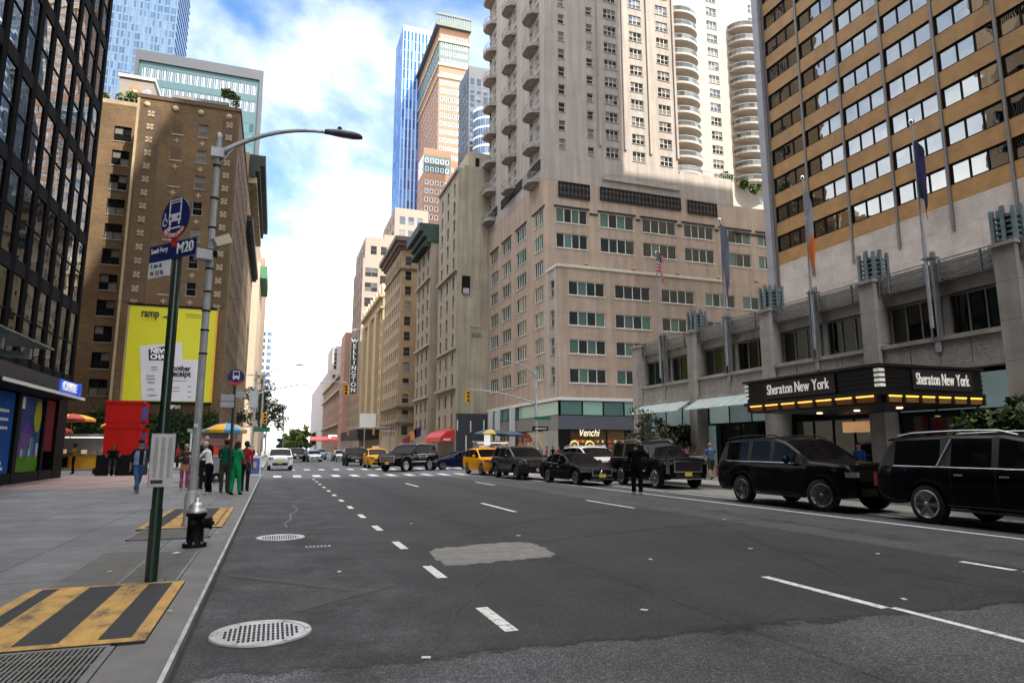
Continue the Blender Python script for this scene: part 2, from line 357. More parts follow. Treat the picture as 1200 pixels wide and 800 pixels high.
# ------------------------------------------------------------------ the ground
def asphalt():
    m = bpy.data.materials.new('asphalt'); nt, N, L = nodes_of(m); b = N['Principled BSDF']; g = N.new('ShaderNodeNewGeometry')
    sx = N.new('ShaderNodeSeparateXYZ'); L.new(g.outputs['Position'], sx.inputs[0])
    def noise(s, d=5, r=.6, vec=None):
        n = N.new('ShaderNodeTexNoise'); n.inputs['Scale'].default_value = s; n.inputs['Detail'].default_value = d; n.inputs['Roughness'].default_value = r
        L.new(vec or g.outputs['Position'], n.inputs['Vector']); return n.outputs['Fac']
    def math_(op, a, c=None, d=None):
        k = N.new('ShaderNodeMath'); k.operation = op
        for i, v in enumerate((a, c, d)):
            if v is None: continue
            if isinstance(v, (int, float)): k.inputs[i].default_value = v
            else: L.new(v, k.inputs[i])
        return k.outputs[0]
    def step(v, a, c):
        k = N.new('ShaderNodeMapRange'); k.clamp = True; k.inputs[1].default_value = a; k.inputs[2].default_value = c; L.new(v, k.inputs[0]); return k.outputs[0]
    wob = math_('MULTIPLY_ADD', noise(1.6, 6, .7), .9, -.45); wob2 = math_('MULTIPLY_ADD', noise(.5, 3), 1.6, -.8)
    # seam where the new surface ends in front of the camera
    ysl = math_('MULTIPLY_ADD', sx.outputs['X'], .03, math_('ADD', sx.outputs['Y'], wob)); near = math_('SUBTRACT', 1.0, step(ysl, 5.38, 5.42))
    edge = math_('MULTIPLY', step(ysl, 5.36, 5.4), math_('SUBTRACT', 1.0, step(ysl, 5.44, 5.5)))
    right = step(math_('ADD', sx.outputs['X'], math_('MULTIPLY', wob2, .12)), 9.7, 9.78)
    left = math_('SUBTRACT', 1.0, step(math_('ADD', sx.outputs['X'], wob2), .9, 2.6))
    far = step(math_('ADD', sx.outputs['Y'], wob2), 38.6, 39.4)
    v = math_('MULTIPLY_ADD', near, .03, .034)
    v = math_('MULTIPLY_ADD', right, .032, v); v = math_('MULTIPLY_ADD', left, math_('MULTIPLY', step(noise(.9, 7, .75), .38, .68), .055), v); v = math_('MULTIPLY_ADD', far, .06, v)
    v = math_('MULTIPLY_ADD', edge, -.02, v)
    big = noise(.35, 7, .7); v = math_('MULTIPLY', v, math_('MULTIPLY_ADD', big, 1.5, .25)); v = math_('MULTIPLY', v, math_('MULTIPLY_ADD', noise(2.4, 8, .75), .8, .6))
    # tyre tracks polished along the lanes and stains
    tr = N.new('ShaderNodeVectorMath'); tr.operation = 'MULTIPLY'; tr.inputs[1].default_value = (1.6, .05, 1); L.new(g.outputs['Position'], tr.inputs[0])
    v = math_('MULTIPLY', v, math_('MULTIPLY_ADD', noise(1, 4, .6, tr.outputs[0]), .55, .72))
    for lane in (.7, 3.95, 7.7, 11.0):
        dd = math_('ABSOLUTE', math_('SUBTRACT', sx.outputs['X'], lane)); band = math_('SUBTRACT', 1.0, step(dd, .1, .8)); v = math_('MULTIPLY', v, math_('SUBTRACT', 1.0, math_('MULTIPLY', band, math_('MULTIPLY', step(noise(1.1, 6, .7), .42, .62), .55))))
    for seam in (4.12, 7.95):
        dd = math_('ABSOLUTE', math_('SUBTRACT', math_('MULTIPLY_ADD', wob, .12, sx.outputs['X']), seam)); v = math_('MULTIPLY', v, math_('MULTIPLY_ADD', step(dd, .015, .035), .45, .55))
    # aggregate
    ag = N.new('ShaderNodeTexVoronoi'); ag.inputs['Scale'].default_value = 85; L.new(g.outputs['Position'], ag.inputs['Vector'])
    spk = N.new('ShaderNodeSeparateColor'); L.new(ag.outputs['Color'], spk.inputs[0])
    amp = math_('MULTIPLY_ADD', near, .4, .55)
    v = math_('MULTIPLY', v, math_('ADD', math_('MULTIPLY', math_('POWER', spk.outputs[0], 3.0), math_('MULTIPLY', amp, 2.2)), .6))
    # hairline cracks
    cv = N.new('ShaderNodeTexVoronoi'); cv.feature = 'DISTANCE_TO_EDGE'; cv.inputs['Scale'].default_value = .22
    dv = N.new('ShaderNodeVectorMath'); dv.operation = 'ADD'; nn = N.new('ShaderNodeTexNoise'); nn.inputs['Scale'].default_value = 1.1; nn.inputs['Detail'].default_value = 6
    L.new(g.outputs['Position'], nn.inputs['Vector']); L.new(g.outputs['Position'], dv.inputs[0]); L.new(nn.outputs['Color'], dv.inputs[1]); L.new(dv.outputs[0], cv.inputs['Vector'])
    v = math_('MULTIPLY', v, math_('MULTIPLY_ADD', step(cv.outputs['Distance'], 0, .004), .3, .7))
    sc = N.new('ShaderNodeVectorMath'); sc.operation = 'SCALE'; sc.inputs[0].default_value = (.94, 1, 1.08); L.new(v, sc.inputs['Scale']); L.new(sc.outputs[0], b.inputs['Base Color'])
    b.inputs['Roughness'].default_value = .78; b.inputs['Specular IOR Level'].default_value = .35
    bp = N.new('ShaderNodeBump'); bp.inputs['Strength'].default_value = .45; bp.inputs['Distance'].default_value = .012
    hh = math_('ADD', spk.outputs[1], math_('MULTIPLY', noise(40, 3), 1.5)); L.new(hh, bp.inputs['Height']); L.new(bp.outputs[0], b.inputs['Normal'])
    return m
m_asph = asphalt()
m_paint = None
def road_paint():
    m = bpy.data.materials.new('worn_road_paint'); nt, N, L = nodes_of(m); b = N['Principled BSDF']; g = N.new('ShaderNodeNewGeometry')
    n = N.new('ShaderNodeTexNoise'); n.inputs['Scale'].default_value = 14; n.inputs['Detail'].default_value = 8; n.inputs['Roughness'].default_value = .75
    L.new(g.outputs['Position'], n.inputs['Vector']); cr = N.new('ShaderNodeValToRGB'); e = cr.color_ramp.elements
    e[0].position = .34; e[0].color = (.1, .1, .1, 1); e[1].position = .5; e[1].color = (.7, .7, .68, 1); L.new(n.outputs['Fac'], cr.inputs[0]); L.new(cr.outputs[0], b.inputs['Base Color'])
    b.inputs['Roughness'].default_value = .7
    return m
m_paint = road_paint()
def paving(name, c, w, h, var, mort, off=.0):
    return MBRICK(name, [k * (1 + var) for k in c], [k * (1 - var) for k in c], [k * mort for k in c], w, h, .012, .8, off, .3, .25, .5, gum=name.startswith('sidewalk'))
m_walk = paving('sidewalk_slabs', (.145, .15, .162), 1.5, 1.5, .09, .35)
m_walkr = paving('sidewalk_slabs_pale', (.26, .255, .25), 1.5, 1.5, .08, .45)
m_plaza = paving('pink_granite_paving', (.24, .17, .165), .9, .45, .1, .55, .5)
g = MB(); g.face([(-1500, -300, -.02), (1500, -300, -.02), (1500, 2600, -.02), (-1500, 2600, -.02)], M('city_ground', (.09, .09, .092), .9, 0, .2, .05))
struct('ground', g)
g = MB()
ys = [-40, 0, 8, 16, 30, 50, 80, 120, 180, 260, 380, 640]
for a, c in zip(ys, ys[1:]): g.face([(-.64, a, 0), (17.3, a, 0), (17.3, c, 0), (-.64, c, 0)], m_asph)
struct('road', g)
g = MB()
for y0, y1 in ((45, 58.5), (125, 138), (205, 218), (285, 298), (365, 378)):
    g.face([(-120, y0, -.004), (-.64, y0, -.004), (-.64, y1, -.004), (-120, y1, -.004)], m_asph); g.face([(17.3, y0, -.004), (160, y0, -.004), (160, y1, -.004), (17.3, y1, -.004)], m_asph)
struct('cross_street', g)
def walk(name, pts, mat, z=.15):
    g = MB(); g.prism(pts, -.015, z, mat); return struct(name, g)
def arc(cx, cy, r, a0, a1, n=8): return [(cx + r * math.cos(D2R(a0 + (a1 - a0) * i / n)), cy + r * math.sin(D2R(a0 + (a1 - a0) * i / n))) for i in range(n + 1)]
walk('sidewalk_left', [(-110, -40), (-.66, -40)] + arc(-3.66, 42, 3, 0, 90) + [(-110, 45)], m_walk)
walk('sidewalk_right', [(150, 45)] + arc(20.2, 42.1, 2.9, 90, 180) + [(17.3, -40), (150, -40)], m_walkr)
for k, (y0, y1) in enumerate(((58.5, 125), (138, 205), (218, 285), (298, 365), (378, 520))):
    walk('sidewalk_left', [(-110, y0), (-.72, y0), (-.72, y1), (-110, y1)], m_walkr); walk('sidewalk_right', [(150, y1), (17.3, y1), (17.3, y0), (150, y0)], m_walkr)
# kerb: concrete strip with a steel facing that catches the light
m_kerbsteel = M('worn_kerb_steel', (.34, .34, .33), .5, .3, .6, 3.5); m_kerbface = M('kerb_face', (.2, .2, .205), .7, .1, .35, 2)
def kerb_path(off): return [(-.66 + off, -40), (-.66 + off, 42)] + [(-3.66 + (3 + off) * math.cos(D2R(a)), 42 + (3 + off) * math.sin(D2R(a))) for a in range(10, 91, 10)] + [(-60, 45 + off)]
def strip(mb, A, B, za, zb, mat):
    for i in range(len(A) - 1): mb.face([(*A[i], za), (*B[i], zb), (*B[i + 1], zb), (*A[i + 1], za)], mat)
g = MB(); A, Bq, Dq = kerb_path(-.42), kerb_path(.045), kerb_path(.075); m_kc = M('kerb_concrete', (.15, .15, .15), .85, 0, .3, 1.5, bump=.2)
strip(g, A, Bq, .156, .156, m_kc); strip(g, Bq, Dq, .157, .15, m_kerbsteel); strip(g, Dq, Dq, .15, .09, m_kerbsteel); strip(g, Dq, Dq, .09, .0, m_kerbface)
struct('kerb_left', g)
g = MB(); g.box((17.1, -40, 0), (17.305, 42.1, .155), m_conc); g.box((17.1, 58.5, 0), (17.305, 124, .155), m_conc); struct('kerb_right', g)
g = MB(); g.face([(-60, 29, .154), (-5.2, 29, .154), (-5.2, 44.2, .154), (-60, 44.2, .154)], m_plaza); struct('plaza_paving', g)
g = MB(); g.face([(14.5, 8, .004), (17.1, 8, .004), (17.1, 42, .004), (14.5, 42, .004)], M('gutter_concrete', (.2, .195, .185), .85, 0, .25, 1.0, bump=.15)); struct('gutter', g)
# painted markings (sheets just above the asphalt)
g = MB()
def mark(x0, x1, y0, y1, z=.005): g.face([(x0, y0, z), (x1, y0, z), (x1, y1, z), (x0, y1, z)], m_paint)
for k in range(13): y = 5.9 + 2.62 * k; mark(2.02, 2.15, y, y + .95 - .02 * k)
for x in (5.96, 9.42):
    mark(x - .06, x + .06, 5.45 if x < 9 else 6.5, 7.25); mark(x - .06, x + .06, 16.6, 19.6); mark(x - .06, x + .06, 29, 32)
mark(6.0, 6.09, 3.4, 5.44); mark(9.4, 9.5, 4.5, 6.4)
mark(12.72, 12.84, 6.0, 37); mark(14.1, 14.22, 9, 37)
for i in range(15): mark(.05 + i * 1.12, .5 + i * 1.12, 41.2, 43.9)
for i in range(15): mark(.05 + i * 1.12, .5 + i * 1.12, 54.2, 56.8)
mark(14.3, 17, 9.3, 9.7)
struct('road_markings', g)
g = MB(); pts = [atZ(*p) for p in ((503, 646), (515, 642), (560, 638), (604, 634.5), (622, 636), (640, 642), (653, 650), (640, 653), (592, 657), (545, 662), (522, 662), (512, 655))]
mp_ = M('pale_patch_asphalt', (.2, .197, .19), .9, 0, .3, 4, bump=.4, bscale=60)
out = []
for a_, c_ in zip(pts, pts[1:] + pts[:1]):
    for k in range(7): q = a_.lerp(c_, k / 7); out.append((q.x + RND.uniform(-.035, .035), q.y + RND.uniform(-.06, .06), .004))
g.face(out, mp_); struct('road_patch', g)
g = MB(); g.face([(.2, 7.2, .003), (1.5, 8.3, .003), (1.4, 8.5, .003), (.1, 7.45, .003)], M('pale_dust', (.06, .06, .063), .9, 0, .3, 6)); g.face([(-.5, 9.6, .0032), (.9, 8.1, .0032), (1.0, 8.3, .0032), (-.5, 9.75, .0032)], MATS['pale_dust']); struct('road_scuffs', g)
g = MB(); m_tar = M('crack_sealant', (.012, .012, .013), .5, 0, .2, 5)
for x0, y0, dx, dy, n_ in ((1.3, 5.6, .5, 1.1, 9), (3.1, 10.8, 1.6, .5, 10), (7.0, 7.0, .5, 1.3, 12), (10.6, 9.0, .1, 1.4, 10), (4.9, 14.0, 1.4, .9, 10), (.3, 15.0, .1, 1.5, 9), (8.6, 12.0, 1.2, .6, 9)):
    p_ = [(x0 + dx * k * .5 + RND.uniform(-.09, .09), y0 + dy * k * .5 + RND.uniform(-.09, .09)) for k in range(n_)]; w_ = .018
    for a_, c_ in zip(p_, p_[1:]):
        nn = Vector((-(c_[1] - a_[1]), c_[0] - a_[0])).normalized() * w_; g.face([(a_[0] - nn.x, a_[1] - nn.y, .0035), (a_[0] + nn.x, a_[1] + nn.y, .0035), (c_[0] + nn.x, c_[1] + nn.y, .0035), (c_[0] - nn.x, c_[1] - nn.y, .0035)], m_tar)
struct('crack_sealant', g)

# ------------------------------------------------------------------ covers, gratings and striped plates
def manhole(name, label, x, y, r, n):
    g = MB(); ms = M('polished_cast_iron', (.42, .42, .42), .42, .3, .35, 7, bump=.1, bscale=80)
    g.lathe([(0, .012), (r * .86, .012), (r * .88, .018), (r, .018), (r * 1.02, .003)], (0, 0, 0), ms, 48, smooth=False)
    o = g.build('manhole_cover'); tag(o, label, 'manhole cover', 'slotted iron covers in the road')
    s = MB(); w = r * 1.5 / n
    for i in range(n):
        for j in range(-4, 5):
            cx = -r * .75 + w * (i + .5); cy = j * r * .2
            if math.hypot(cx, cy) < r * .76: s.box((cx - w * .27, cy - r * .075, .0125), (cx + w * .27, cy + r * .075, .0145), m_blackmatt)
    s.build('slots', o)
    b = MB()
    for k in range(6):
        t = k * math.pi / 3; b.lathe([(0, .021), (.02, .021), (.02, .018)], (r * .94 * math.cos(t), r * .94 * math.sin(t), 0), m_steel, 8)
    b.build('bolts', o); o.location = (x, y, .002)
    return o
manhole('manhole_cover', 'large slotted iron manhole cover nearest the camera, beside the kerb', -.02, 6.56, .42, 16)
manhole('manhole_cover', 'worn round manhole cover farther up the lane beyond the first', .2, 13.25, .42, 16)
g = MB(); g.box((-.2, -.07, 0), (.2, .07, .008), m_steel); o = g.build('valve_cover'); tag(o, 'small rectangular cast iron valve cover in the dark asphalt', 'utility cover')
g = MB(); [g.box((-.17 + k * .06, -.05, .0085), (-.14 + k * .06, .05, .012), m_blackmatt) for k in range(6)]; g.build('slots', o); o.location = (.78, 11.9, .001)
def grating(label, x0, x1, y0, y1, along='Y', pitch=.06):
    g = MB(); mg = M('grating_steel', (.17, .17, .165), .6, .2, .3, 3)
    g.box((x0, y0, .152), (x1, y1, .156), M('grating_pit', (.025, .025, .025), .9))
    for a, c in (((x0, y0), (x1, y0 + .04)), ((x0, y1 - .04), (x1, y1)), ((x0, y0), (x0 + .04, y1)), ((x1 - .04, y0), (x1, y1))): g.box((a[0], a[1], .157), (c[0], c[1], .176), mg)
    if along == 'Y':
        k = x0 + pitch
        while k < x1 - .03: g.box((k - .008, y0 + .04, .157), (k + .008, y1 - .04, .174), mg); k += pitch
        k = y0 + .25
        while k < y1 - .05: g.box((x0 + .04, k - .006, .157), (x1 - .04, k + .006, .170), mg); k += .25
    else:
        k = y0 + pitch
        while k < y1 - .03: g.box((x0 + .04, k - .009, .157), (x1 - .04, k + .009, .174), mg); k += pitch
        k = x0 + .25
        while k < x1 - .05: g.box((k - .006, y0 + .04, .157), (k + .006, y1 - .04, .170), mg); k += .25
    o = g.build('pavement_grating', at=(x0, y0, .15)); return tag(o, label, 'grating', 'steel gratings in the pavement')
# striped plates: black rubber ground with worn yellow bands
m_rub = M('black_rubber', (.03, .032, .036), .85, 0, .25, 3, bump=.2, bscale=90)
def worn_yellow():
    m = bpy.data.materials.new('worn_yellow'); nt, N, L = nodes_of(m); b = N['Principled BSDF']; g = N.new('ShaderNodeNewGeometry')
    n = N.new('ShaderNodeTexNoise'); n.inputs['Scale'].default_value = 5; n.inputs['Detail'].default_value = 9; n.inputs['Roughness'].default_value = .75
    mp = N.new('ShaderNodeVectorMath'); mp.operation = 'MULTIPLY'; mp.inputs[1].default_value = (1, .45, 1); L.new(g.outputs['Position'], mp.inputs[0]); L.new(mp.outputs[0], n.inputs['Vector'])
    cr = N.new('ShaderNodeValToRGB'); e = cr.color_ramp.elements
    e[0].position = .36; e[0].color = (.1, .08, .06, 1); e[1].position = .6; e[1].color = (.52, .31, .085, 1); k = e.new(.46); k.color = (.36, .22, .075, 1)
    L.new(n.outputs['Fac'], cr.inputs[0]); L.new(cr.outputs[0], b.inputs['Base Color']); b.inputs['Roughness'].default_value = .85
    return m
m_wy = worn_yellow()
def striped_plate(label, x0, x1, y0, y1, bands):
    g = MB(); g.box((x0, y0, .151), (x1, y1, .178), m_rub)
    z0, z1 = .1785, .1825
    w = .11
    g.box((x0, y0, z0), (x1, y0 + w, z1), m_wy); g.box((x1 - w, y0 + w, z0), (x1, y1, z1), m_wy); g.box((x0, y1 - .04, z0), (x1 - w, y1, z1), m_wy); g.box((x0, y0 + w, z0), (x0 + w, y1 - .04, z1), m_wy)
    for a, c in bands: g.box((a, y0 + w, z0), (c, y1 - .04, z1), m_wy)
    o = g.build('striped_plate', at=(x0, y0, .15)); return tag(o, label, 'striped plate', 'black and yellow striped plates on the pavement')
striped_plate('black and yellow striped plate closest to the camera, below the bus stop pole', -2.26, -.84, 5.93, 8.36, ((-2.0, -1.73), (-1.43, -1.18)))
striped_plate('farther black and yellow striped plate on which the tall lamp post stands', -2.26, -.84, 13.85, 18.2, ((-1.87, -1.53), (-1.16, -.98)))
grating('pavement grating in front of the nearer striped plate', -2.26, -1.02, 4.2, 5.9, 'Y', .034)
grating('long pavement grating around the foot of the bus stop pole', -1.52, -.92, 8.4, 10.85, 'Y', .03)
g = MB(); g.box((-2.16, 8.42, .151), (-1.54, 11.1, .158), M('chequer_plate', (.12, .118, .11), .6, .2, .3, 3, bump=.6, bscale=60)); tag(g.build('hatch_plate', at=(-1.8, 9.7, .15)), 'dull steel hatch plate left of the long pavement grating', 'hatch')
grating('small pavement grating beyond the fire hydrant', -2.16, -.92, 12.4, 13.75, 'Y', .03)
g = MB(); m_lit = M('litter_paper', (.6, .6, .58), .8)
for x, y, r_ in ((-1.2, 10.6, .12), (-1.75, 9.3, .05), (-.85, 12.9, .06), (-.8, 6.9, .04)): g.obox((x, y, .181), (r_, r_ * .6, .004), m_lit, x * 7)
for x, y in ((3.6, 6.2), (5.3, 8.9), (1.2, 5.4), (7.4, 9.3), (8.9, 8.2), (4.4, 12.1), (9.9, 13.3), (2.9, 14.8), (6.5, 5.7), (.9, 9.4)): g.obox((x, y, .006), (.07, .045, .006), m_lit, x * 5)
o = g.build('litter'); o['kind'] = 'stuff'
# ------------------------------------------------------------------ window kinds
gl_office = MGLASS('office_glass', (.012, .014, .014), (.16, .2, .17), .1, .02, .01, .5, .35)
gl_teal = MGLASS('greenish_glass', (.012, .02, .018), (.1, .19, .15), .1, .02, .01, .5, .3)
gl_home = MGLASS('flat_window_glass', (.014, .014, .015), (.22, .21, .19), .08, .03, .012, .8, .4)
gl_far = MGLASS('far_window_glass', (.02, .022, .025), (.12, .12, .12), .12, .05, .01, .4, .3)
gl_mirror = MGLASS('mirror_glass', (.006, .006, .006), (.02, .02, .02), .36, .012, .009, .55, .1, (.86, .88, .84))
gl_tower = MGLASS('dark_tower_glass', (.004, .004, .005), (.012, .012, .012), .42, .015, .012, .5, .12, (.7, .78, .86))
gl_blue = MGLASS('blue_tower_glass', (.015, .08, .32), (.08, .22, .5), .12, .02, .02, .15, .3, (.7, .88, 1))
gl_pale = MGLASS('pale_tower_glass', (.05, .1, .18), (.1, .16, .24), .06, .05, .02, .12, .4, (.85, .93, 1))
gl_sea = MGLASS('sea_green_glass', (.02, .07, .08), (.06, .14, .14), .06, .05, .02, .2, .4, (.75, .95, .95))
gl_bal = MGLASS('balcony_glass', (.12, .13, .13), (.2, .22, .22), .05, .03, .01, .5, .4)
m_wframe = M('white_window_frame', (.68, .66, .62), .5, 0, .05, 3)
m_gframe = M('grey_window_frame', (.2, .2, .2), .5, 0, .08, 3)
m_sill = M('sill_stone', (.33, .31, .27), .8, 0, .15, 2)
style('dh', m_gframe, gl_home, 1, 2, .06, .16, m_sill)
style('dh2', m_black, gl_home, 2, 2, .07, .2, m_sill)
style('dhw', m_wframe, gl_home, 1, 2, .06, .16, m_sill)
style('tri', m_wframe, gl_home, 3, 2, .06, .14, m_sill)
style('quad', m_wframe, gl_teal, 4, 1, .09, .14, m_wframe, mull=.1)
style('quadw', m_wframe, gl_office, 3, 1, .09, .14, m_wframe, mull=.1)
style('far', m_gframe, gl_far, 1, 2, .07, .16)
style('farw', m_wframe, gl_far, 1, 2, .1, .12)
style('band', m_black, gl_mirror, 3, 1, .1, .12, None, mull=.09)
style('bay', m_dark, gl_tower, 1, 2, .05, .015)
gl_pod = MGLASS('podium_glass', (.006, .011, .009), (.014, .028, .022), .03, .02, .01, .5, .4)
gl_corner = MGLASS('corner_glass', (.08, .17, .15), (.26, .42, .36), .1, .02, .01, .5, .6, lit=.03)
style('pod', m_gframe, gl_pod, 3, 1, .06, .35, None, mull=.05)
style('blue', m_steel, gl_blue, 1, 1, .08, .05)
style('pale', M('pale_frame', (.12, .16, .21), .5), gl_pale, 2, 1, .08, .05)
style('sea', M('sea_frame', (.08, .13, .13), .5), gl_sea, 1, 1, .12, .08)
style('seaslot', m_steel, gl_far, 2, 1, .2, .25, mull=.5)
style('shop', m_black, gl_office, 3, 1, .08, .15)

# ================================================================== LEFT: dark glass tower
b = Bld('office_tower', 'dark glass tower with a black steel grid and a bank branch at its foot', 'building', -10.3, 40.9)
R0 = b.root; X0 = -10.3; Y1 = 40.9; TOPZ = 97.5
nb = 40; bw = 1.62; fl = 3.85; z_first = 5.05
wins = [(Y1 - .12 - bw * (i + .5), z_first + fl * k + .3, bw - .3, fl - .42, 'bay') for i in range(nb) for k in range(24)]
yS = Y1 - .24 - bw * nb
b.facade('E', X0, yS, Y1, z_first, TOPZ, wins, m_dark)
b.wall.box((-45, yS, z_first), (X0 - .3, Y1, TOPZ), m_dark, skip='eb'); b.wall.box((-45, yS + .2, .1), (X0 - .9, Y1 - .2, z_first), m_blackmatt, skip='b')
b.done(cap=95)
m_fin = M('black_fin', (.006, .006, .007), .8, 0, .15, 1, spec=.04)
for i in range(0, nb + 1):
    g = MB(); y = Y1 - .12 - bw * i; g.box((X0 + .003, y - .22, z_first - .3), (X0 + .05, y + .22, TOPZ), m_fin); g.build('mullion', R0)
for k in range(0, 25):
    g = MB(); z = z_first + fl * k; g.box((X0 + .002, yS, z - .26), (X0 + .04, Y1 - .005, z + .26), M('slab_edge', (.016, .016, .018), .8, 0, .15, 1, spec=.05)); g.build('spandrel', R0)
# ground floor: piers, window posters, canopy and signs
for y0, y1 in ((39.35, 40.85), (37.35, 37.6), (33.75, 34.15), (31.0, 31.4), (27, 27.4), (23, 23.4), (18.4, 18.8)):
    g = MB(); g.box((X0 - .9, y0, .15), (X0 - .02, y1, z_first - .31), m_black); g.build('pier', R0)
def poster(name, y0, y1, z0, z1, col, label=None):
    g = MB(); g.box((X0 - .2, y0, z0), (X0 - .16, y1, z1), col); o = g.build(name, R0)
    if label: o['label'] = label
    return o
g = MB(); g.box((X0 - .5, 12, .15), (X0 - .05, 39.4, .58), m_dark); g.build('plinth', R0)
c_b = M('poster_blue', (.01, .08, .3), .6, 0, .25, .9, spec=.1); c_p = M('poster_purple', (.03, .07, .2), .6, 0, .6, .7, spec=.1); c_g = M('poster_green', (.08, .25, .01), .25, 0, .1, 1, coat=.4)
poster('window_poster', 31.45, 33.7, .6, 3.95, c_b, 'blue window poster')
o = poster('window_poster', 34.2, 37.3, 1.25, 3.95, c_p, 'purple and teal window poster'); g = MB(); g.box((X0 - .155, 34.2, .6), (X0 - .15, 37.3, 1.25), c_g)
mk = {k: M('poster_' + k, c, .6, 0, .3, 3, spec=.1) for k, c in dict(teal=(.03, .2, .22), mauve=(.12, .08, .22), pale=(.35, .45, .5), olive=(.3, .33, .03), violet=(.1, .04, .28)).items()}
for i in range(9):
    y = 34.3 + i * .33; h = .4 + .5 * abs(math.sin(i * 2.3)); g.box((X0 - .155, y, 1.26), (X0 - .149, y + .26, 1.26 + h), mk[('teal', 'mauve', 'pale')[i % 3]])
g.face([(X0 - .146, 34.5, 2.3), (X0 - .146, 36.3, 2.3), (X0 - .146, 35.4, 2.9)], mk['violet']); g.box((X0 - .15, 34.7, 1.6), (X0 - .145, 36.1, 2.3), mk['mauve'])
g.prism([(36.75 + .5 * math.cos(t * .4), 3.1 + .75 * math.sin(t * .4)) for t in range(16)], 0, .004, mk['olive'], lambda u, v, w: (X0 - .143 + w, u, v)); g.build('skyline_picture', R0)
poster('window_poster', 37.65, 39.3, 1.5, 3.95, M('poster_red', (.1, .012, .015), .6, 0, .4, 2, spec=.1), 'dark red window poster')
mw = M('sign_white', (.8, .8, .8), .4, 0, 0)
for y, z, s in ((32.5, 3.1, .2), (32.5, 2.75, .2), (32.5, 2.4, .18)):
    g = MB()
    for k in range(5): g.box((X0 - .157, y - .7 + k * .28, z), (X0 - .153, y - .5 + k * .28 + RND.random() * .05, z + .12), mw)
    g.build('poster_wording', R0)
g = MB()
for k in range(3): g.box((X0 - .157, 31.7, .75 + k * .22), (X0 - .153, 33.1 - .2 * k, .87 + k * .22), mw)
g.box((X0 - .14, 34.4, 3.35), (X0 - .135, 34.9, 3.85), mw); g.build('poster_wording', R0)
g = MB(); g.box((X0 - .02, 24, 3.98), (-9.0, 38.2, 4.08), m_dark); g.build('canopy', R0)
g = MB(); g.box((-9.0, 27.5, 3.96), (-8.97, 38.25, 4.09), m_white); g.build('canopy_edge', R0)
g = MB(); g.box((X0 - .02, 18, 4.3), (X0 + .25, 40.7, 5.0), M('fascia_bronze', (.03, .03, .03), .5, .3, .1)); g.build('fascia', R0)
text('CHASE', .56, (-8.93, 35.35, 4.36), (1, 0), M('lit_letter', (.85, .85, .85), .4, 0, 0, emit=(1, 1, 1), estr=.06), 'lettering', R0, width=2.05, bold=.003, depth=.04)
g = MB(); blu = M('sign_blue', (.01, .08, .55), .35, 0, 0, emit=(.01, .08, .6), estr=.12)
for k in range(4):
    mx = Matrix.Rotation(k * math.pi / 2, 2)
    P_ = [mx @ Vector(p) for p in ((-.3, .12), (-.12, .3), (.28, .3), (.1, .12))]
    g.prism([(p.x, p.y) for p in P_], 0, .05, blu, lambda u, v, w: (-8.96 + w, 36.9 + u, 4.38 + v))
g.box((-9.06, 34.2, 4.1), (-9.0, 37.2, 4.66), blu); g.build('sign_emblem', R0)
g = MB(); mgc = M('green_canopy_glass', (.1, .3, .26), .08, 0, .05, 1, trans=.55)
g.mesh([(X0 + .3, 18, 5.25), (X0 + .3, 27.6, 5.25), (-7.2, 26.2, 4.9), (-7.2, 18, 4.9), (X0 + .3, 18, 5.3), (X0 + .3, 27.6, 5.3), (-7.2, 26.2, 4.95), (-7.2, 18, 4.95)], [(0, 3, 2, 1), (4, 5, 6, 7), (1, 2, 6, 5), (2, 3, 7, 6)], mgc); g.build('glass_canopy', R0)
for y in (20.5, 23.2, 25.6):
    g = MB(); g.tube([(X0 + .2, y, 4.75), (-7.7, y, 4.62)], .11, m_galv); g.obox((-7.75, y, 4.68), (.16, .2, .34), m_galv); g.build('canopy_strut', R0)

# ================================================================== LEFT: tan brick building with the billboard
br1 = MBRICK('tan_brick', (.17, .1, .046), (.115, .068, .032), (.11, .078, .044), .42, .2, .03, .9, .5, .3, .35, .18)
br1d = MBRICK('tan_brick_dark', (.11, .066, .036), (.08, .05, .028), (.11, .08, .05), .42, .2, .03, .9, .5, .25, .35, .2)
m_stone = M('buff_stone', (.36, .28, .18), .85, 0, .2, 1.2)
b = Bld('brick_building', 'tan brick apartment block on the left with blank bricked-up bays and a roof garden', 'building', -12, 82)
RB = b.root; XE = -6.0; YB = 82.0
w = [(-9.9, 38.0 - 3.2 * k, 1.05, 1.6, 'dh') for k in range(7)]
b.facade('S', YB, -17, XE, 0, 42, w, br1)
w = [(c, z, 1.15, 1.7, 'dh') for c in lin(85, 107, 9) for z in lin(6, 38, 11)]
b.facade('E', XE, YB, 109, 0, 42, w, br1)
w = [(c, 7.6 + 3.07 * k, 1.85, 1.9, 'dh2') for c in (-19.3, -23.6, -28) for k in range(11)] + [(-17.6, 7.6 + 3.07 * k, .75, 1.8, 'dh') for k in range(11)]
b.facade('S', 87.0, -34, -17, 0, 43, w, br1)
b.wall.box((-17.0, YB + .01, 0), (-16.9, 87.3, 42), br1, skip='neb'); b.wall.box((-34, 87.25, 42.6), (XE, 109, 43), m_roof, skip='b') if False else None
b.slab(-34, -17, 87.01, 109, 0, 43, br1, 'NW'); b.slab(-17, XE - .01, YB + .3, 109, 41.0, 41.2, m_roof, '', True)
b.done(cap=95)
g = MB(); g.box((-17.05, YB - .12, 41.9), (XE + .12, YB + .35, 42.35), br1d); g.box((XE - .35, YB + .36, 41.9), (XE + .12, 109, 42.35), br1d); g.build('parapet', RB)
g = MB()
g.box((-17.0, YB - .1, 5), (-16.75, YB - .002, 41.8), m_stone); g.build('corner_strip', RB)
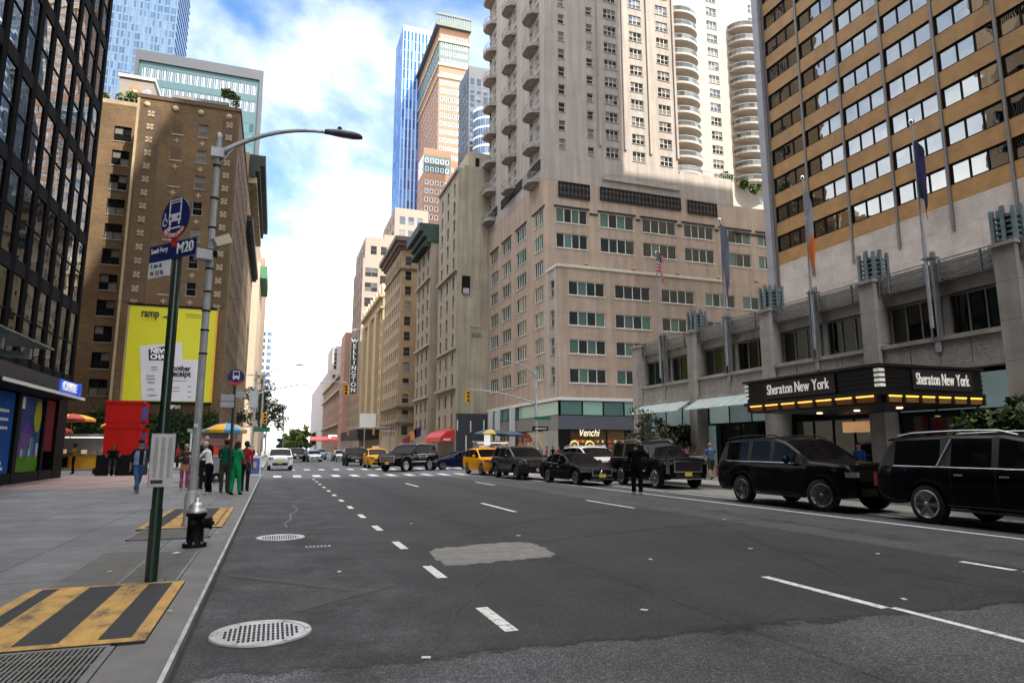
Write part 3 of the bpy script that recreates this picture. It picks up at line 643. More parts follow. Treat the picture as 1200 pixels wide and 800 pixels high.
g = MB(); g.box((-16.5, YB - .07, 17.6), (-14.5, YB - .002, 41), br1d); g.box((-7.9, YB - .07, 17.6), (-6.25, YB - .002, 41), br1d); g.build('brick_pilaster', RB)
def rosette(x, z, r=.28):
    g = MB()
    for a in range(4):
        t = a * math.pi / 2 + math.pi / 4; g.obox((x + r * math.cos(t), YB - .1, z + r * math.sin(t)), (r, .08, r), m_stone)
    g.box((x - .12, YB - .08, z - .12), (x + .12, YB - .05, z + .12), m_stone); g.build('rosette', RB)
for k in range(15): rosette(-15.5, 40 - 1.6 * k); rosette(-7.1, 40 - 1.6 * k)
for k in range(7):
    for x in (-12.6, -9.9): g = MB(); g.obox((x, YB - .04, 37.2 - 3.2 * k), (.6, .06, .16), m_stone); g.obox((x, YB - .043, 37.2 - 3.2 * k), (.16, .06, .6), m_stone); g.build('stone_cross', RB)
    g = MB(); g.box((-13.25, YB - .06, 38.0 - 3.2 * k - .14), (-11.95, YB - .002, 38.0 - 3.2 * k), m_sill); g.box((-13.1, YB - .03, 38 - 3.2 * k), (-12.1, YB - .003, 39.6 - 3.2 * k), br1d); g.build('blind_window', RB)
for x in (-16, -13, -10.3, -7.2):
    g = MB(); g.lathe([(.0, 0), (.34, 0), (.34, .08), (.22, .08), (.2, .03), (0, .03)], (x, YB - .1, 41.1), m_stone, 14, 'Y'); g.build('roundel', RB)
# roof structures
m_pink = M('lilac_grey_render', (.38, .33, .34), .85, 0, .12, .6); m_pent = M('brown_grey_render', (.3, .26, .23), .85, 0, .12, .6)
g = MB(); g.box((-14.2, 88, 41.2), (-8.1, 97, 45.4), m_pink, skip='b'); g.box((-14.4, 87.8, 45.4), (-7.9, 97.2, 45.8), m_roof); g.build('penthouse', RB)
g = MB(); g.box((-21.3, 92, 43), (-17.4, 99, 49.2), m_pent, skip='b'); g.box((-21.5, 91.8, 49.2), (-17.2, 99.2, 49.6), m_white); g.build('lift_house', RB)
g = MB(); g.box((-20.0, 91.9, 45.9), (-18.9, 91.97, 48.1), M('orange_crest', (.5, .22, .1), .7)); g.box((-19.65, 91.86, 46.3), (-19.25, 91.89, 47.6), mw); g.build('crest', RB)
g = MB()
for x in lin(-24, -17.2, 12): g.tube([(x, 87.3, 43), (x, 87.3, 44.1)], .03, m_steel, 6)
g.tube([(-24, 87.3, 44.1), (-17.2, 87.3, 44.1)], .035, m_steel, 6); g.tube([(-24, 87.3, 43.6), (-17.2, 87.3, 43.6)], .025, m_steel, 6); g.build('roof_railing', RB)
g = MB(); g.box((-26, 87.0, 43), (-17.0, 87.2, 43.5), m_stone); g.build('parapet', RB)
for x, y in ((-16.3, 83.3), (-11.9, 84.5)):
    g = MB(); g.box((x - .5, y - .4, 42.0), (x + .5, y + .4, 43.3), m_galv); g.lathe([(.35, 0), (.35, .12), (0, .12)], (x, y, 43.3), m_steel, 12); g.build('air_handler', RB)

# billboard on its side wall
bb = thing('billboard', 'large yellow billboard with two white paper receipts on the brick wall', 'billboard', (-11.45, 81.6, 6.6))
m_by = M('billboard_yellow', (.62, .6, .02), .45, 0, .03, .6)
g = MB(); g.box((-15.75, 81.66, 6.75), (-7.05, 81.9, 17.25), m_by); g.build('panel', bb)
g = MB(); g.box((-15.95, 81.6, 6.45), (-6.95, 81.95, 6.745), m_black); g.box((-15.95, 81.62, 17.255), (-6.95, 81.95, 17.5), m_black); g.box((-7.045, 81.62, 6.75), (-6.85, 81.95, 17.25), m_yellow); g.box((-15.95, 81.62, 6.75), (-15.755, 81.95, 17.25), M('timber_batten', (.35, .25, .13), .8)); g.build('frame', bb)
m_paper = M('billboard_paper', (.62, .62, .66), .6, 0, .06, 1.5); m_ink = M('billboard_ink', (.015, .015, .025), .6, 0, 0)
def bpx(px, py, y): p = atY(px, py, y); return (p.x, p.z)
def sheet(pts, y, mat, name, th=.03):
    g = MB(); g.prism([bpx(*p, y) for p in pts], 0, th, mat, lambda u, v, w: (u, y + w, v)); return g.build(name, bb, fixn=True)
sheet([(166, 469), (164, 405), (213, 401), (216, 469)], 81.62, m_paper, 'paper'); sheet([(187, 470), (187, 423), (234, 421), (233, 470)], 81.585, m_paper, 'paper')
sheet([(174.5, 422), (174, 409), (203, 404), (203.5, 422)], 81.6, m_ink, 'caption_box', .018)
def btxt(s, px, py, wpx, y=81.55, size=.9, mat=None, bold=.03, align='CENTER'):
    a = atY(px, py, y); w = atY(px + wpx / 2, py, y).x - atY(px - wpx / 2, py, y).x
    text(s, size, (a.x, y, a.z), (0, -1), mat or m_ink, 'lettering', bb, width=w, bold=bold, depth=.005)
btxt('ramp', 176, 367, 21, size=1.2); btxt('NEVER', 188.5, 411.5, 25, 81.58, .72, mw, .04); btxt('CHASE', 188.5, 418.5, 25, 81.58, .72, mw, .04)
btxt('another', 211, 431.5, 25, size=.85); btxt('receipt', 211, 438, 25, size=.85); btxt('finance software', 227, 368.5, 18, size=.28, bold=.0); btxt('for modern teams', 227, 371.5, 18, size=.28, bold=0)
g = MB()
for px, py, wd in ((181, 430, 7), (181, 433, 6), (176, 440, 9), (176, 444, 10), (177, 448, 8), (177, 456, 8), (176, 463, 6), (181, 463, 6), (208, 446, 20), (205, 454, 10), (205, 458, 10), (222, 453, 4), (222, 459, 4), (222, 465, 4)):
    p = atY(px, py, 81.56); g.box((p.x - wd * .045, 81.56, p.z - .05), (p.x + wd * .045, 81.567, p.z + .05), M('receipt_print', (.2, .2, .22), .7, 0, .2, 8))
g.build('receipt_print', bb)
g = MB(); p0 = bpx(189.5, 369, 81.62); g.prism([(p0[0], p0[1] - .3), (p0[0] + 1.0, p0[1] - .3), (p0[0] + 1.15, p0[1] + .45), (p0[0] + .9, p0[1] - .05), (p0[0] + .3, p0[1] - .15)], 0, .02, m_ink, lambda u, v, w: (u, 81.62 + w, v)); g.build('swoosh', bb, fixn=True)
g = MB(); g.box((-11.9, 81.5, 5.95), (-10.0, 81.7, 6.35), M('name_plate_white', (.6, .6, .58), .5)); g.build('name_plate', bb)

# ================================================================== LEFT: towers behind
b = Bld('glass_tower', 'pale blue glass skyscraper rising out of frame behind the brick block', 'skyscraper', -75, 330)
w = grid(lin(-94, -57, 14), [20 + 4.1 * k for k in range(10, 54)], 2.2, 3.4, 'pale')
b.facade('S', 330, -96, -55.3, 0, 245, w, M('pale_cladding', (.1, .14, .19), .4, .2, .05)); b.slab(-96, -55.3, 330.01, 365, 0, 245, M('blue_side', (.1, .22, .45), .2, .5, .1, .05), 'NEW'); b.done(cap=90)
g = MB()
for x in lin(-95.5, -55.5, 15): g.box((x - .25, 329.6, 0), (x + .25, 329.98, 245), MATS['pale_cladding'])
g.build('mullions', b.root); g = MB()
for k in range(60): g.box((-55.25, 330, 4 * k), (-55.0, 365, 4 * k + .5), MATS['pale_cladding'])
g.build('floor_bands', b.root)
b = Bld('glass_office_block', 'wide sea-green glass office block with a grey frame behind the brick roof garden', 'building', -28, 220)
mgr = M('grey_frame_cladding', (.06, .062, .07), .5, .2, .08, .2)
w = grid(lin(-44.5, -12.5, 18), [60 + 3.6 * k for k in range(13)], 1.62, 3.1, 'sea') + grid(lin(-44.5, -12.5, 18), [110.5, 116.5], 1.5, 3.6, 'seaslot')
b.facade('S', 220, -46.7, -10.4, 0, 124.5, w, M('sea_cladding', (.05, .1, .105), .4, .1, .06, .3)); b.slab(-46.7, -10.4, 220.01, 236, 0, 124.5, mgr, 'NEW'); b.done(cap=90)
g = MB(); g.box((-47.3, 219.3, 121.8), (-9.8, 219.99, 125.2), mgr); g.box((-10.9, 219.3, 0), (-9.8, 219.99, 121.8), mgr); g.box((-47.3, 219.3, 0), (-46.2, 219.99, 121.8), mgr); g.build('frame', b.root)

# ================================================================== LEFT: the row along the avenue
m_lime = M('limestone', (.42, .37, .29), .85, 0, .15, .4, streak=.15); m_tan = M('tan_masonry', (.3, .22, .15), .85, 0, .18, .4, streak=.15); m_green = M('verdigris', (.022, .05, .04), .6, 0, .25, .8)
b = Bld('cornice_building', 'brown brick building with a huge dark overhanging cornice beyond the billboard wall', 'building', -12, 110)
b.facade('E', -6.3, 110, 150, 0, 49, grid(lin(113, 147, 11), lin(5, 44, 11), 1.2, 1.9, 'dh'), M('brown_masonry', (.25, .17, .1), .85, 0, .2, .4)); b.slab(-30, -6.3, 110, 150, 0, 49, MATS['brown_masonry'], 'SNW'); b.done(cap=60)
mdk = M('dark_copper', (.018, .026, .022), .6, .2, .3, .8)
g = MB()
for k, (o_, z0, z1) in enumerate(((1.0, 45.6, 46.6), (1.7, 46.6, 47.6), (2.5, 47.6, 49.4))): g.box((-6.29, 111.5, z0), (-6.3 + o_, 149, z1), mdk)
for y in lin(112, 148.4, 26): g.box((-6.28, y - .25, 44.6), (-5.0, y + .25, 45.59), m_stone)
g.build('cornice', b.root); g = MB(); g.box((-6.29, 110.5, 37.6), (-5.2, 150, 38.6), mdk)
for y in lin(111, 149.5, 40): g.box((-6.28, y - .2, 37.0), (-5.5, y + .2, 37.59), mdk)
g.build('string_course', b.root)
b = Bld('cream_building', 'sunlit cream building with a green hood at its roof edge, left of the avenue', 'building', -12, 200)
b.facade('E', -6.5, 200, 232, 0, 55, grid(lin(203, 229, 8), lin(6, 50, 13), 1.3, 2, 'far'), M('cream_masonry', (.34, .28, .2), .8, 0, .08, .3)); b.facade('S', 200, -34, -6.5, 0, 55, [], MATS['cream_masonry']); b.slab(-34, -6.5, 200.01, 232, 0, 55, MATS['cream_masonry'], 'NW'); b.done(cap=40)
g = MB(); g.box((-6.45, 203, 51), (-4.6, 229, 54.6), M('green_hood', (.05, .16, .08), .7)); g.build('hood', b.root)
b = Bld('brown_tower', 'tall tan brown building far up the left side of the avenue with stepped top', 'building', -12, 236)
b.facade('E', -6.2, 236, 282, 0, 66, grid(lin(239, 279, 9), lin(6, 60, 15), 1.4, 2, 'far'), m_tan); b.facade('S', 236, -34, -6.2, 0, 66, grid(lin(-32, -8, 6), lin(48, 61, 4), 1.4, 2, 'far'), m_tan); b.slab(-34, -6.2, 236.01, 282, 0, 66, m_tan, 'NW'); b.slab(-30, -9, 240, 278, 66, 78, m_tan); b.done(cap=40)
b = Bld('modern_tower', 'slim white and blue banded tower farthest up the left side of the avenue', 'building', -8, 430)
b.facade('S', 430, -20, -4.2, 0, 75, grid(lin(-17, -6, 4), lin(8, 70, 16), 2.6, 2.6, 'pale'), m_white); b.facade('E', -4.2, 430, 470, 0, 75, grid(lin(434, 466, 8), lin(8, 70, 16), 3, 2.6, 'pale'), m_white); b.slab(-20, -4.2, 430.01, 470, 0, 75, m_white, 'NW'); b.done(cap=30)
b = Bld('dark_terrace', 'low dark stone building beside the slim tower at the far left of the avenue', 'building', -8, 300)
b.facade('E', -6, 300, 420, 0, 32, grid(lin(304, 416, 20), lin(5, 27, 6), 1.6, 2.2, 'far'), M('dark_masonry', (.15, .12, .1), .85, 0, .2, .3)); b.slab(-40, -6, 300, 420, 0, 32, MATS['dark_masonry'], 'SNW'); b.done(cap=30)
# ================================================================== RIGHT: hotel tower with ochre spandrels
m_ochre = M('ochre_marble', (.38, .215, .075), .5, 0, .28, 1.1, spec=.5)
m_alum = M('ribbed_aluminium', (.2, .195, .195), .5, .5, .12, 1.5, streak=.2)
m_pale_stone = paving('pale_stone_panels', (.52, .475, .45), 1.7, 1.25, .05, .7)
b = Bld('hotel_tower', 'tall hotel tower with ochre stone bands and mirror windows rising behind the grey podium', 'hotel', 35, 39.6)
RT = b.root; XT = 35.0; pit = 3.42; YT = 39.55
zb = []
# floor pitch from the picture: the ochre bands are 2.28 m apart from z = 15.2 up
fz = 2.28; z0 = 15.15
wins = []
for k in range(62):
    z = z0 + 1.0 + fz * k
    for i in range(18):
        y = YT - .55 - pit * (i + .5); wins.append((y, z, pit - .2, fz - 1.02, 'band'))
yS = YT - .55 - pit * 18 - .3
b.facade('W', XT, yS, YT, z0, z0 + fz * 62, wins, m_ochre, reveal=m_black)
b.wall.box((XT, yS, 5), (XT + .3, YT, z0), m_pale_stone, skip='te')
b.wall.box((XT + .31, yS, 5), (XT + 28, YT, z0 + fz * 62), m_alum, skip='w')
b.done(cap=98)
for i in range(19):
    y = YT - .55 - pit * i; g = MB(); m_ = m_alum
    g.box((XT - .07, y - .08, z0 - 1.6), (XT - .002, y + .08, z0 + fz * 62), m_); g.build('mullion', RT)
g = MB(); g.box((XT - .35, YT - .4, 5), (XT + .2, YT + .25, z0 + fz * 62), M('corner_aluminium', (.33, .33, .36), .5, .3, .08, .5))
for k in range(60): g.box((XT - .37, YT - .42, 6 + fz * 1 * k), (XT + .2, YT + .26, 6.06 + fz * k), m_steel)
g.build('corner_column', RT)

# podium: granite piers, rails, lanterns and recessed windows
m_gran = M('rough_granite', (.4, .37, .335), .9, 0, .3, 5, bump=.55, bscale=14, streak=.15); m_gran2 = M('sawn_granite', (.42, .39, .355), .75, 0, .22, 1.2, streak=.3, bump=.1)
XS = 22.6
b = Bld('hotel_podium', 'grey granite hotel podium with square piers, metal rails and lantern finials', 'hotel podium', 24, 39.3)
RP = b.root
PY = [39.0, 32.7, 26.4, 20.3, 14.75, 9.3, 3.9, -1.6, -7]
bm_ = b.wall
bm_.box((XS + .35, -9, 4.6), (34.9, 39.2, 5.5), m_gran, skip='b')
bm_.box((XS + .72, -9, 5.5), (34.9, 39.2, 7.78), m_gran2, skip='bt'); bm_.box((XS + .5, -9, 7.25), (34.9, 39.3, 7.9), m_gran2)
bm_.box((XS + 1.6, -9, .15), (34.9, 38.2, 4.6), m_blackmatt, skip='tb')
bm_.box((34.0, -9, 7.9), (34.6, 39.2, 8.8), m_pale_stone, skip='b')
bm_.box((XS + .345, -9, 4.57), (34.8, 39.2, 4.6), m_gran2)
b.done()
for i, y in enumerate(PY):
    g = MB(); h = 8.3; w_ = .36 if i else .5
    zs = [.15, 1.7, 3.1, 4.45, 5.8, 7.1, h]
    for a, c in zip(zs, zs[1:]): g.box((XS - .02, y - w_, a + .012), (XS + .95, y + w_, c), m_gran2)
    g.box((XS + .02, y - w_ + .03, .15), (XS + .9, y + w_ - .03, h - .05), m_blackmatt)
    g.box((XS - .1, y - w_ - .08, h), (XS + 1.0, y + w_ + .08, h + .14), m_gran); pr_ = g.build('pier', RP)
    if 0 < i < 6:
        g = MB(); cy, cx, zb_ = y, XS + .5, h + .14; ml = M('weathered_lantern_metal', (.2, .26, .28), .55, .5, .25, 4)
        for k in range(5): z = zb_ + .1 + k * .19; g.box((cx - .36, cy - .36, z), (cx + .36, cy + .36, z + .07), ml)
        for sx in (-1, 0, 1):
            for sy in (-1, 0, 1):
                if sx or sy: g.box((cx + sx * .36 - .06, cy + sy * .36 - .06, zb_), (cx + sx * .36 + .06, cy + sy * .36 + .06, zb_ + 1.16 + (.1 if not (sx and sy) else 0)), ml)
        g.box((cx - .25, cy - .25, zb_), (cx + .25, cy + .25, zb_ + 1.0), M('lantern_panel', (.09, .13, .14), .3, 0, .1)); g.build('lantern', pr_)
for i in range(len(PY) - 1):
    y1, y0 = PY[i] - .4, PY[i + 1] + .38; yc = (y0 + y1) / 2
    # stone courses under the windows
    g = MB(); n = 4
    for k in range(n):
        a = y0 + (y1 - y0) * k / n; c = y0 + (y1 - y0) * (k + 1) / n
        g.box((XS + .18, a + .02, 4.62), (XS + .34, c - .02, 5.5), m_gran)
    g.box((XS + .1, y0, 5.5), (XS + .7, y1, 5.66), m_gran2); g.box((XS + .1, y0, 4.42), (XS + .6, y1, 4.6), m_gran2); g.build('stone_course', RP)
    for a, c in ((y0 + .1, yc - .24), (yc + .24, y1 - .1)):
        o = bpy.data.objects.new('window', window_data(c - a, 1.5, 'pod')); C.collection.objects.link(o); o.parent = RP; o.location = Vector((XS + .66, (a + c) / 2, 5.7)) - off_of(RP); o.rotation_euler = (0, 0, -math.pi / 2)
    g = MB(); mr_ = M('rail_metal', (.24, .25, .26), .5, .6, .2, 3)
    g.box((XS + .38, y0, 7.72), (XS + .5, y1, 8.45), m_gran)
    for z in (7.8, 8.02, 8.24, 8.46):
        for a, c in ((y0, yc - .25), (yc + .25, y1)): g.box((XS + .18, a, z), (XS + .22, c, z + .04), mr_)
    for y in (y0 + .1, y0 + .55, yc - .3, yc + .3, y1 - .55, y1 - .1): g.box((XS + .16, y - .025, 7.7), (XS + .25, y + .025, 8.5), mr_)
    g.build('rail', RP)
    if i < 6:
        g = MB(); g.box((XS + .14, yc - .12, 5.1), (XS + .34, yc + .12, 5.55), m_steel); g.box((XS + .24, yc - .07, 5.55), (XS + .38, yc + .07, 8.9), m_steel)
        for s_ in (-1, 1): g.box((XS + .04, yc + s_ * .13 - .025, 5.6), (XS + .11, yc + s_ * .13 + .025, 8.75), mr_)
        g.box((XS - .02, yc - .22, 8.6), (XS + .42, yc + .22, 8.66), mr_); g.build('pole_bracket', RP)
# flags and poles: each a thing
def flagpole(y, label, group='flagpoles along the hotel podium'):
    x = XS + .05; t = thing('flagpole', label, 'flagpole', (x, y, 8.2), 0, group)
    g = MB(); g.tube([(x, y, 6.0), (x, y, 9.6), (x, y, 14.0)], [.075, .06, .04], m_galv, 10); g.build('pole', t)
    g = MB(); g.ell((x, y, 14.12), (.11, .11, .11), m_chrome); g.build('finial', t)
    return t
for y, l in ((17.6, 'flagpole with the dark blue emblem flag, nearest the camera'), (23.3, 'flagpole carrying the orange, white and blue flag'), (29.5, 'flagpole with the furled grey blue flag'), (36.1, 'flagpole flying the striped national flag at the podium end')): flagpole(y, l)
def flag(label, y, zt, L, h, cols, sag, name='flag', wave=.18, stripes='V'):
    """cloth hanging from the pole: L along the fly, h along the hoist, drooping by sag (0..1)"""
    x = XS + .05; g = MB(); nu, nv = 14, len(cols) if stripes == 'H' else 12; th = .006
    def P(u, v):
        a = sag * u * 1.0; dy = -L * u * math.cos(a * 1.45); dz = -h * v - L * u * math.sin(a * 1.45) * .95
        return Vector((x - .05 + wave * math.sin(u * 9 + v * 1.5) * u - .1 * u, y + dy, zt + dz))
    for i in range(nu):
        for j in range(nv):
            u0, u1, v0, v1 = i / nu, (i + 1) / nu, j / nv, (j + 1) / nv
            c = cols(u0 + .5 / nu, v0 + .5 / nv) if callable(cols) else cols[j]
            q = [P(u0, v0), P(u0, v1), P(u1, v1), P(u1, v0)]
            g.face(q, c, True); g.face([p + Vector((th, 0, 0)) for p in reversed(q)], c, True)
    o = g.build(name, at=(x, y, zt)); return tag(o, label, 'flag')
fl_r = M('flag_red', (.5, .02, .03), .8, 0, .1, 4); fl_w = M('flag_white', (.6, .6, .6), .8, 0, .05, 4); fl_b = M('flag_blue', (.012, .016, .07), .8, 0, .1, 4); fl_o = M('flag_orange', (.7, .16, .01), .8, 0, .1, 4); fl_g = M('flag_grey_blue', (.16, .17, .23), .8, 0, .1, 4); fl_e = M('flag_gold', (.5, .25, .15), .8, 0, .1, 4)
class Fn(list): pass
def usf(u, v):
    if u < .42 and v < .54: return fl_b if (int(u * 26) + int(v * 20)) % 3 else fl_w
    return fl_r if int(v * 13) % 2 == 0 else fl_w
def _flag(label, y, zt, L, h, fn, sag, nv=13, wave=.18):
    x = XS + .05; g = MB(); nu = 16; th = .008
    def P(u, v):
        a = sag * 1.35 * (.35 + .65 * u); return Vector((x - .06 - wave * (math.sin(u * 8 + v * 2) * .8 + .7) * u, y - .05 - L * u * math.cos(a), zt - h * v - L * u * math.sin(a)))
    for i in range(nu):
        for j in range(nv):
            u0, u1, v0, v1 = i / nu, (i + 1) / nu, j / nv, (j + 1) / nv; q = [P(u0, v0), P(u0, v1), P(u1, v1), P(u1, v0)]; c = fn((u0 + u1) / 2, (v0 + v1) / 2)
            g.face(q, c, True); g.face([p + Vector((th, 0, 0)) for p in reversed(q)], c, True)
    o = g.build('flag', at=(x, y, zt)); return tag(o, label, 'flag')
_flag('flag with red and white stripes and a starred blue canton, at the podium end', 36.1, 14.2, 1.9, 1.3, usf, .62, wave=.35)
_flag('limp grey blue flag beside the beige building', 29.5, 13.9, 2.2, 2.3, lambda u, v: fl_g if (v < .7) else M('flag_slate', (.12, .13, .24), .8), 1.05, wave=.12)
_flag('limp flag with an orange lower half and a pale blue top', 23.3, 13.4, 1.5, 2.6, lambda u, v: fl_o if (v + u * .2) > .62 else (fl_w if v > .45 else M('flag_pale_blue', (.3, .33, .42), .8)), 1.08, wave=.1)
_flag('dark navy flag with a small golden emblem, nearest the camera', 17.6, 13.3, 1.1, 2.3, lambda u, v: fl_e if (u - .45) ** 2 * 4 + (v - .62) ** 2 * 9 < .1 else fl_b, .95, wave=.2)

# glazed shop fronts and sloping glass awnings under the podium
m_aqua = M('aqua_glass', (.25, .5, .5), .06, 0, .04, 1, trans=.25, spec=.6); m_frost = MGLASS('frosted_shop_glass', (.55, .78, .78), (.68, .88, .88), .1, .04, .01, .4, .5, (.85, .97, .97), lit=.028)
gl_lobby = MGLASS('lobby_glass', (.012, .013, .013), (.03, .034, .03), .05, .02, .01, .5, .3)
style('lobby', m_dark, gl_lobby, 4, 1, .06, .1, None, mull=.05); style('frost', m_dark, m_frost, 3, 1, .05, .1, None, mull=.05)
for i in (0, 1, 3):
    y1, y0 = PY[i] - .4, PY[i + 1] + .38; yc = (y0 + y1) / 2
    for nm, z, h, k in (('shop_front', .2, 2.75, 'lobby'), ('clerestory', 2.97, 1.35, 'frost')):
        g = MB(); mx = Matrix.Rotation(-math.pi / 2, 3, 'Z'); c = Vector((XS + .75, yc, z)); window_mb(y1 - y0, h, k, g, lambda x, y, zz: c + mx @ Vector((x, y, zz))); g.build(nm, RP)
    g = MB(); xa, xb, za, zb2 = XS + .15, XS - .9, 4.38, 3.75
    if i < 2:
        g.mesh([(xa, y0, za), (xa, y1, za), (xb, y1, zb2), (xb, y0, zb2), (xa, y0, za + .04), (xa, y1, za + .04), (xb, y1, zb2 + .04), (xb, y0, zb2 + .04)], [(0, 1, 2, 3), (7, 6, 5, 4), (2, 6, 7, 3), (0, 3, 7, 4), (1, 5, 6, 2)], M('awning_glass', (.6, .75, .74), .12, 0, .05, 1, trans=.4)); aw = g.build('glass_awning', RP)
        g = MB()
        for y in lin(y0 + .05, y1 - .05, 7): g.tube([(xa, y, za + .05), (xb, y, zb2 + .05)], .025, m_steel, 6)
        g.build('awning_ribs', aw)
        if i == 0:
            g = MB(); g.box((XS + .6, y1 - 1.6, .2), (XS + .66, y1 - .2, 2.9), m_frost); g.build('pale_panel', RP)
        else:
            g = MB(); g.box((XS + .6, y1 - .7, .2), (XS + .66, y1 - .1, 2.9), m_frost); g.build('pale_panel', RP)

# entrance canopy with the hotel's name
cn = thing('entrance_canopy', 'dark hotel entrance canopy with white lettering on two sides and warm lights', 'canopy', (20.3, 19.1, 3.2))
m_cbr = M('canopy_bronze', (.014, .012, .011), .5, .1, .15, 2); m_cpan = M('sign_panel_bronze', (.035, .03, .028), .5, .2, .1, 2)
xa, xb, ya, yb, za, zt = 18.0, 22.55, 15.95, 22.3, 3.42, 4.2
g = MB(); g.box((xa, ya, za), (xb, yb, zt), m_cbr); g.box((xa - .14, ya - .14, zt), (xb, yb + .1, zt + .09), m_cbr); g.box((xa - .1, ya - .1, 3.3), (xb, yb + .1, 3.418), m_cbr)
for z in (3.55, 3.7, 3.85, 4.0): g.box((xa - .035, ya - .035, z), (xb, yb + .03, z + .05), m_cbr)
g.build('canopy_box', cn)
g = MB(); g.box((xa - .09, 17.7, 3.5), (xa - .036, 21.2, 4.16), m_cpan); p1_ = g.build('sign_panel', cn); g = MB(); g.box((19.3, ya - .09, 3.5), (22.0, ya - .036, 4.16), m_cpan); p2_ = g.build('sign_panel', cn)
def serif_text(s, height, start, direction, face, mat, parent, total):
    """bracketed slab-serif lettering drawn letter by letter"""
    dx = Vector((direction[0], direction[1], 0)); x = 0.0; glyph = []
    for ch in s:
        if ch == ' ': x += .32; continue
        me = text_data(ch, 1.0, depth=.02, bold=.005, align='LEFT'); xs = [v.co.x for v in me.vertices]; ys = [v.co.y for v in me.vertices]
        V = [(v.co.x - min(xs), v.co.y, v.co.z) for v in me.vertices]; F = [tuple(p.vertices) for p in me.polygons]; w = max(xs) - min(xs); glyph.append((x, V, F, ch, w, min(ys), max(ys))); x += w + .075; bpy.data.meshes.remove(me)
    sc = total / x; base = min(gy[5] for gy in glyph); mb = MB(); up = height / .74; n = Vector((face[0], face[1], 0))
    def T(a, bb, c): p = Vector(start) + dx * (a * sc) + n * (c * .6); return (p.x, p.y, p.z + (bb - base) * up)
    feet = {'h': (0, 1), 'r': (0,), 'n': (0, 1), 'N': (0,), 'Y': (.5,), 'k': (0, 1)}; heads = {'h': (0,), 'N': (0, 1), 'w': (0, .5, 1), 'Y': (0, 1), 'k': (0,), 'r': (0,), 'n': (0,), 't': (.4,)}
    for gx, V, F, ch, w, y0, y1 in glyph:
        mb.mesh([T(gx + a, bb, c) for a, bb, c in V], F, mat)
        st = .1
        for tbl, yy in ((feet, y0), (heads, y1)):
            for f in tbl.get(ch, ()):
                cx = gx + st / 2 + f * (w - st); a0, a1 = cx - .1, cx + .1
                mb.mesh([T(a, q, .021) for a, q in ((a0, yy - (.0 if yy == y0 else .055)), (a1, yy - (.0 if yy == y0 else .055)), (a1, yy + (.055 if yy == y0 else .0)), (a0, yy + (.055 if yy == y0 else .0)))], [(0, 1, 2, 3)], mat)
    return mb.build('lettering', parent)
m_let = M('sign_letter_white', (.8, .78, .72), .4, 0, 0, emit=(1, .96, .88), estr=.06)
serif_text('Sheraton New York', .4, (xa - .1, 21.0, 3.66), (0, -1), (-1, 0), m_let, p1_, 3.1); serif_text('Sheraton New York', .4, (19.45, ya - .1, 3.66), (1, 0), (0, -1), m_let, p2_, 2.4)
m_warm = M('warm_lamp', (.9, .5, .15), .5, 0, 0, emit=(1, .42, .07), estr=.5); m_warm2 = M('yellow_lamp', (.9, .7, .1), .5, 0, 0, emit=(1, .58, .06), estr=.4)
for k in range(7):
    g = MB(); y0 = yb - .2 - k * .87; g.box((xa - .05, y0 - .8, 3.25), (xa + .06, y0, 3.297), m_warm); g.box((xa - .03, y0 - .8, 3.08), (xa + .02, y0, 3.249), M('amber_panel', (.22, .11, .03), .6, 0, .2, 6, emit=(1, .4, .06), estr=.006)); g.build('light_strip', cn)
for k in range(6):
    g = MB(); x0 = xa + .25 + k * .72; g.box((x0, ya - .05, 3.25), (x0 + .62, ya + .06, 3.297), m_warm2); g.box((x0, ya - .03, 3.08), (x0 + .62, ya + .02, 3.249), MATS['amber_panel']); g.build('light_strip', cn)
g = MB()
for k in range(8): y0 = yb - .13 - k * .87; g.box((xa - .1, y0 - .05, 3.05), (xa + .1, y0 + .05, 3.299), m_cbr)
for k in range(7): x0 = xa + .16 + k * .72; g.box((x0 - .05, ya - .1, 3.05), (x0 + .05, ya + .1, 3.299), m_cbr)
g.box((xa + .1, ya + .1, 3.02), (xb, yb - .1, 3.299), m_cbr); g.build('soffit', cn)
g = MB()
for k in range(4): g.box((xa - .06, ya - .06, 3.56 + .16 * k), (xa + .16, ya + .16, 3.66 + .16 * k), m_let)
g.build('corner_light', cn); g = MB()
for k in range(4): g.box((xa - .06, yb - .1, 3.56 + .16 * k), (xa + .12, yb + .06, 3.66 + .16 * k), m_let)
g.build('corner_light', cn)
g = MB()
for y in (17.2, 19.0, 20.8): g.lathe([(0, 0), (.1, 0), (.1, .03), (0, .03)], (20.2, y, 2.98), M('downlight', (1, .8, .5), .5, 0, 0, emit=(1, .7, .35), estr=1.5), 10)
g.build('downlight', cn)
# doors and lit lobby under the canopy
ent = thing('hotel_entrance', 'glazed hotel entrance doors with a warm lit lobby under the dark canopy', 'entrance', (23.6, 23.3, .15))
g = MB(); mx = Matrix.Rotation(-math.pi / 2, 3, 'Z'); c = Vector((XS + .8, 23.35, .17)); window_mb(4.7, 2.75, 'lobby', g, lambda x, y, zz: c + mx @ Vector((x, y, zz))); g.build('door_screen', ent)
g = MB(); g.box((XS + .55, 21.2, 2.3), (XS + .75, 22.6, 2.75), M('lobby_glow', (.5, .3, .15), .6, 0, .3, 4, emit=(1, .55, .25), estr=.06)); g.build('lit_panel', ent)

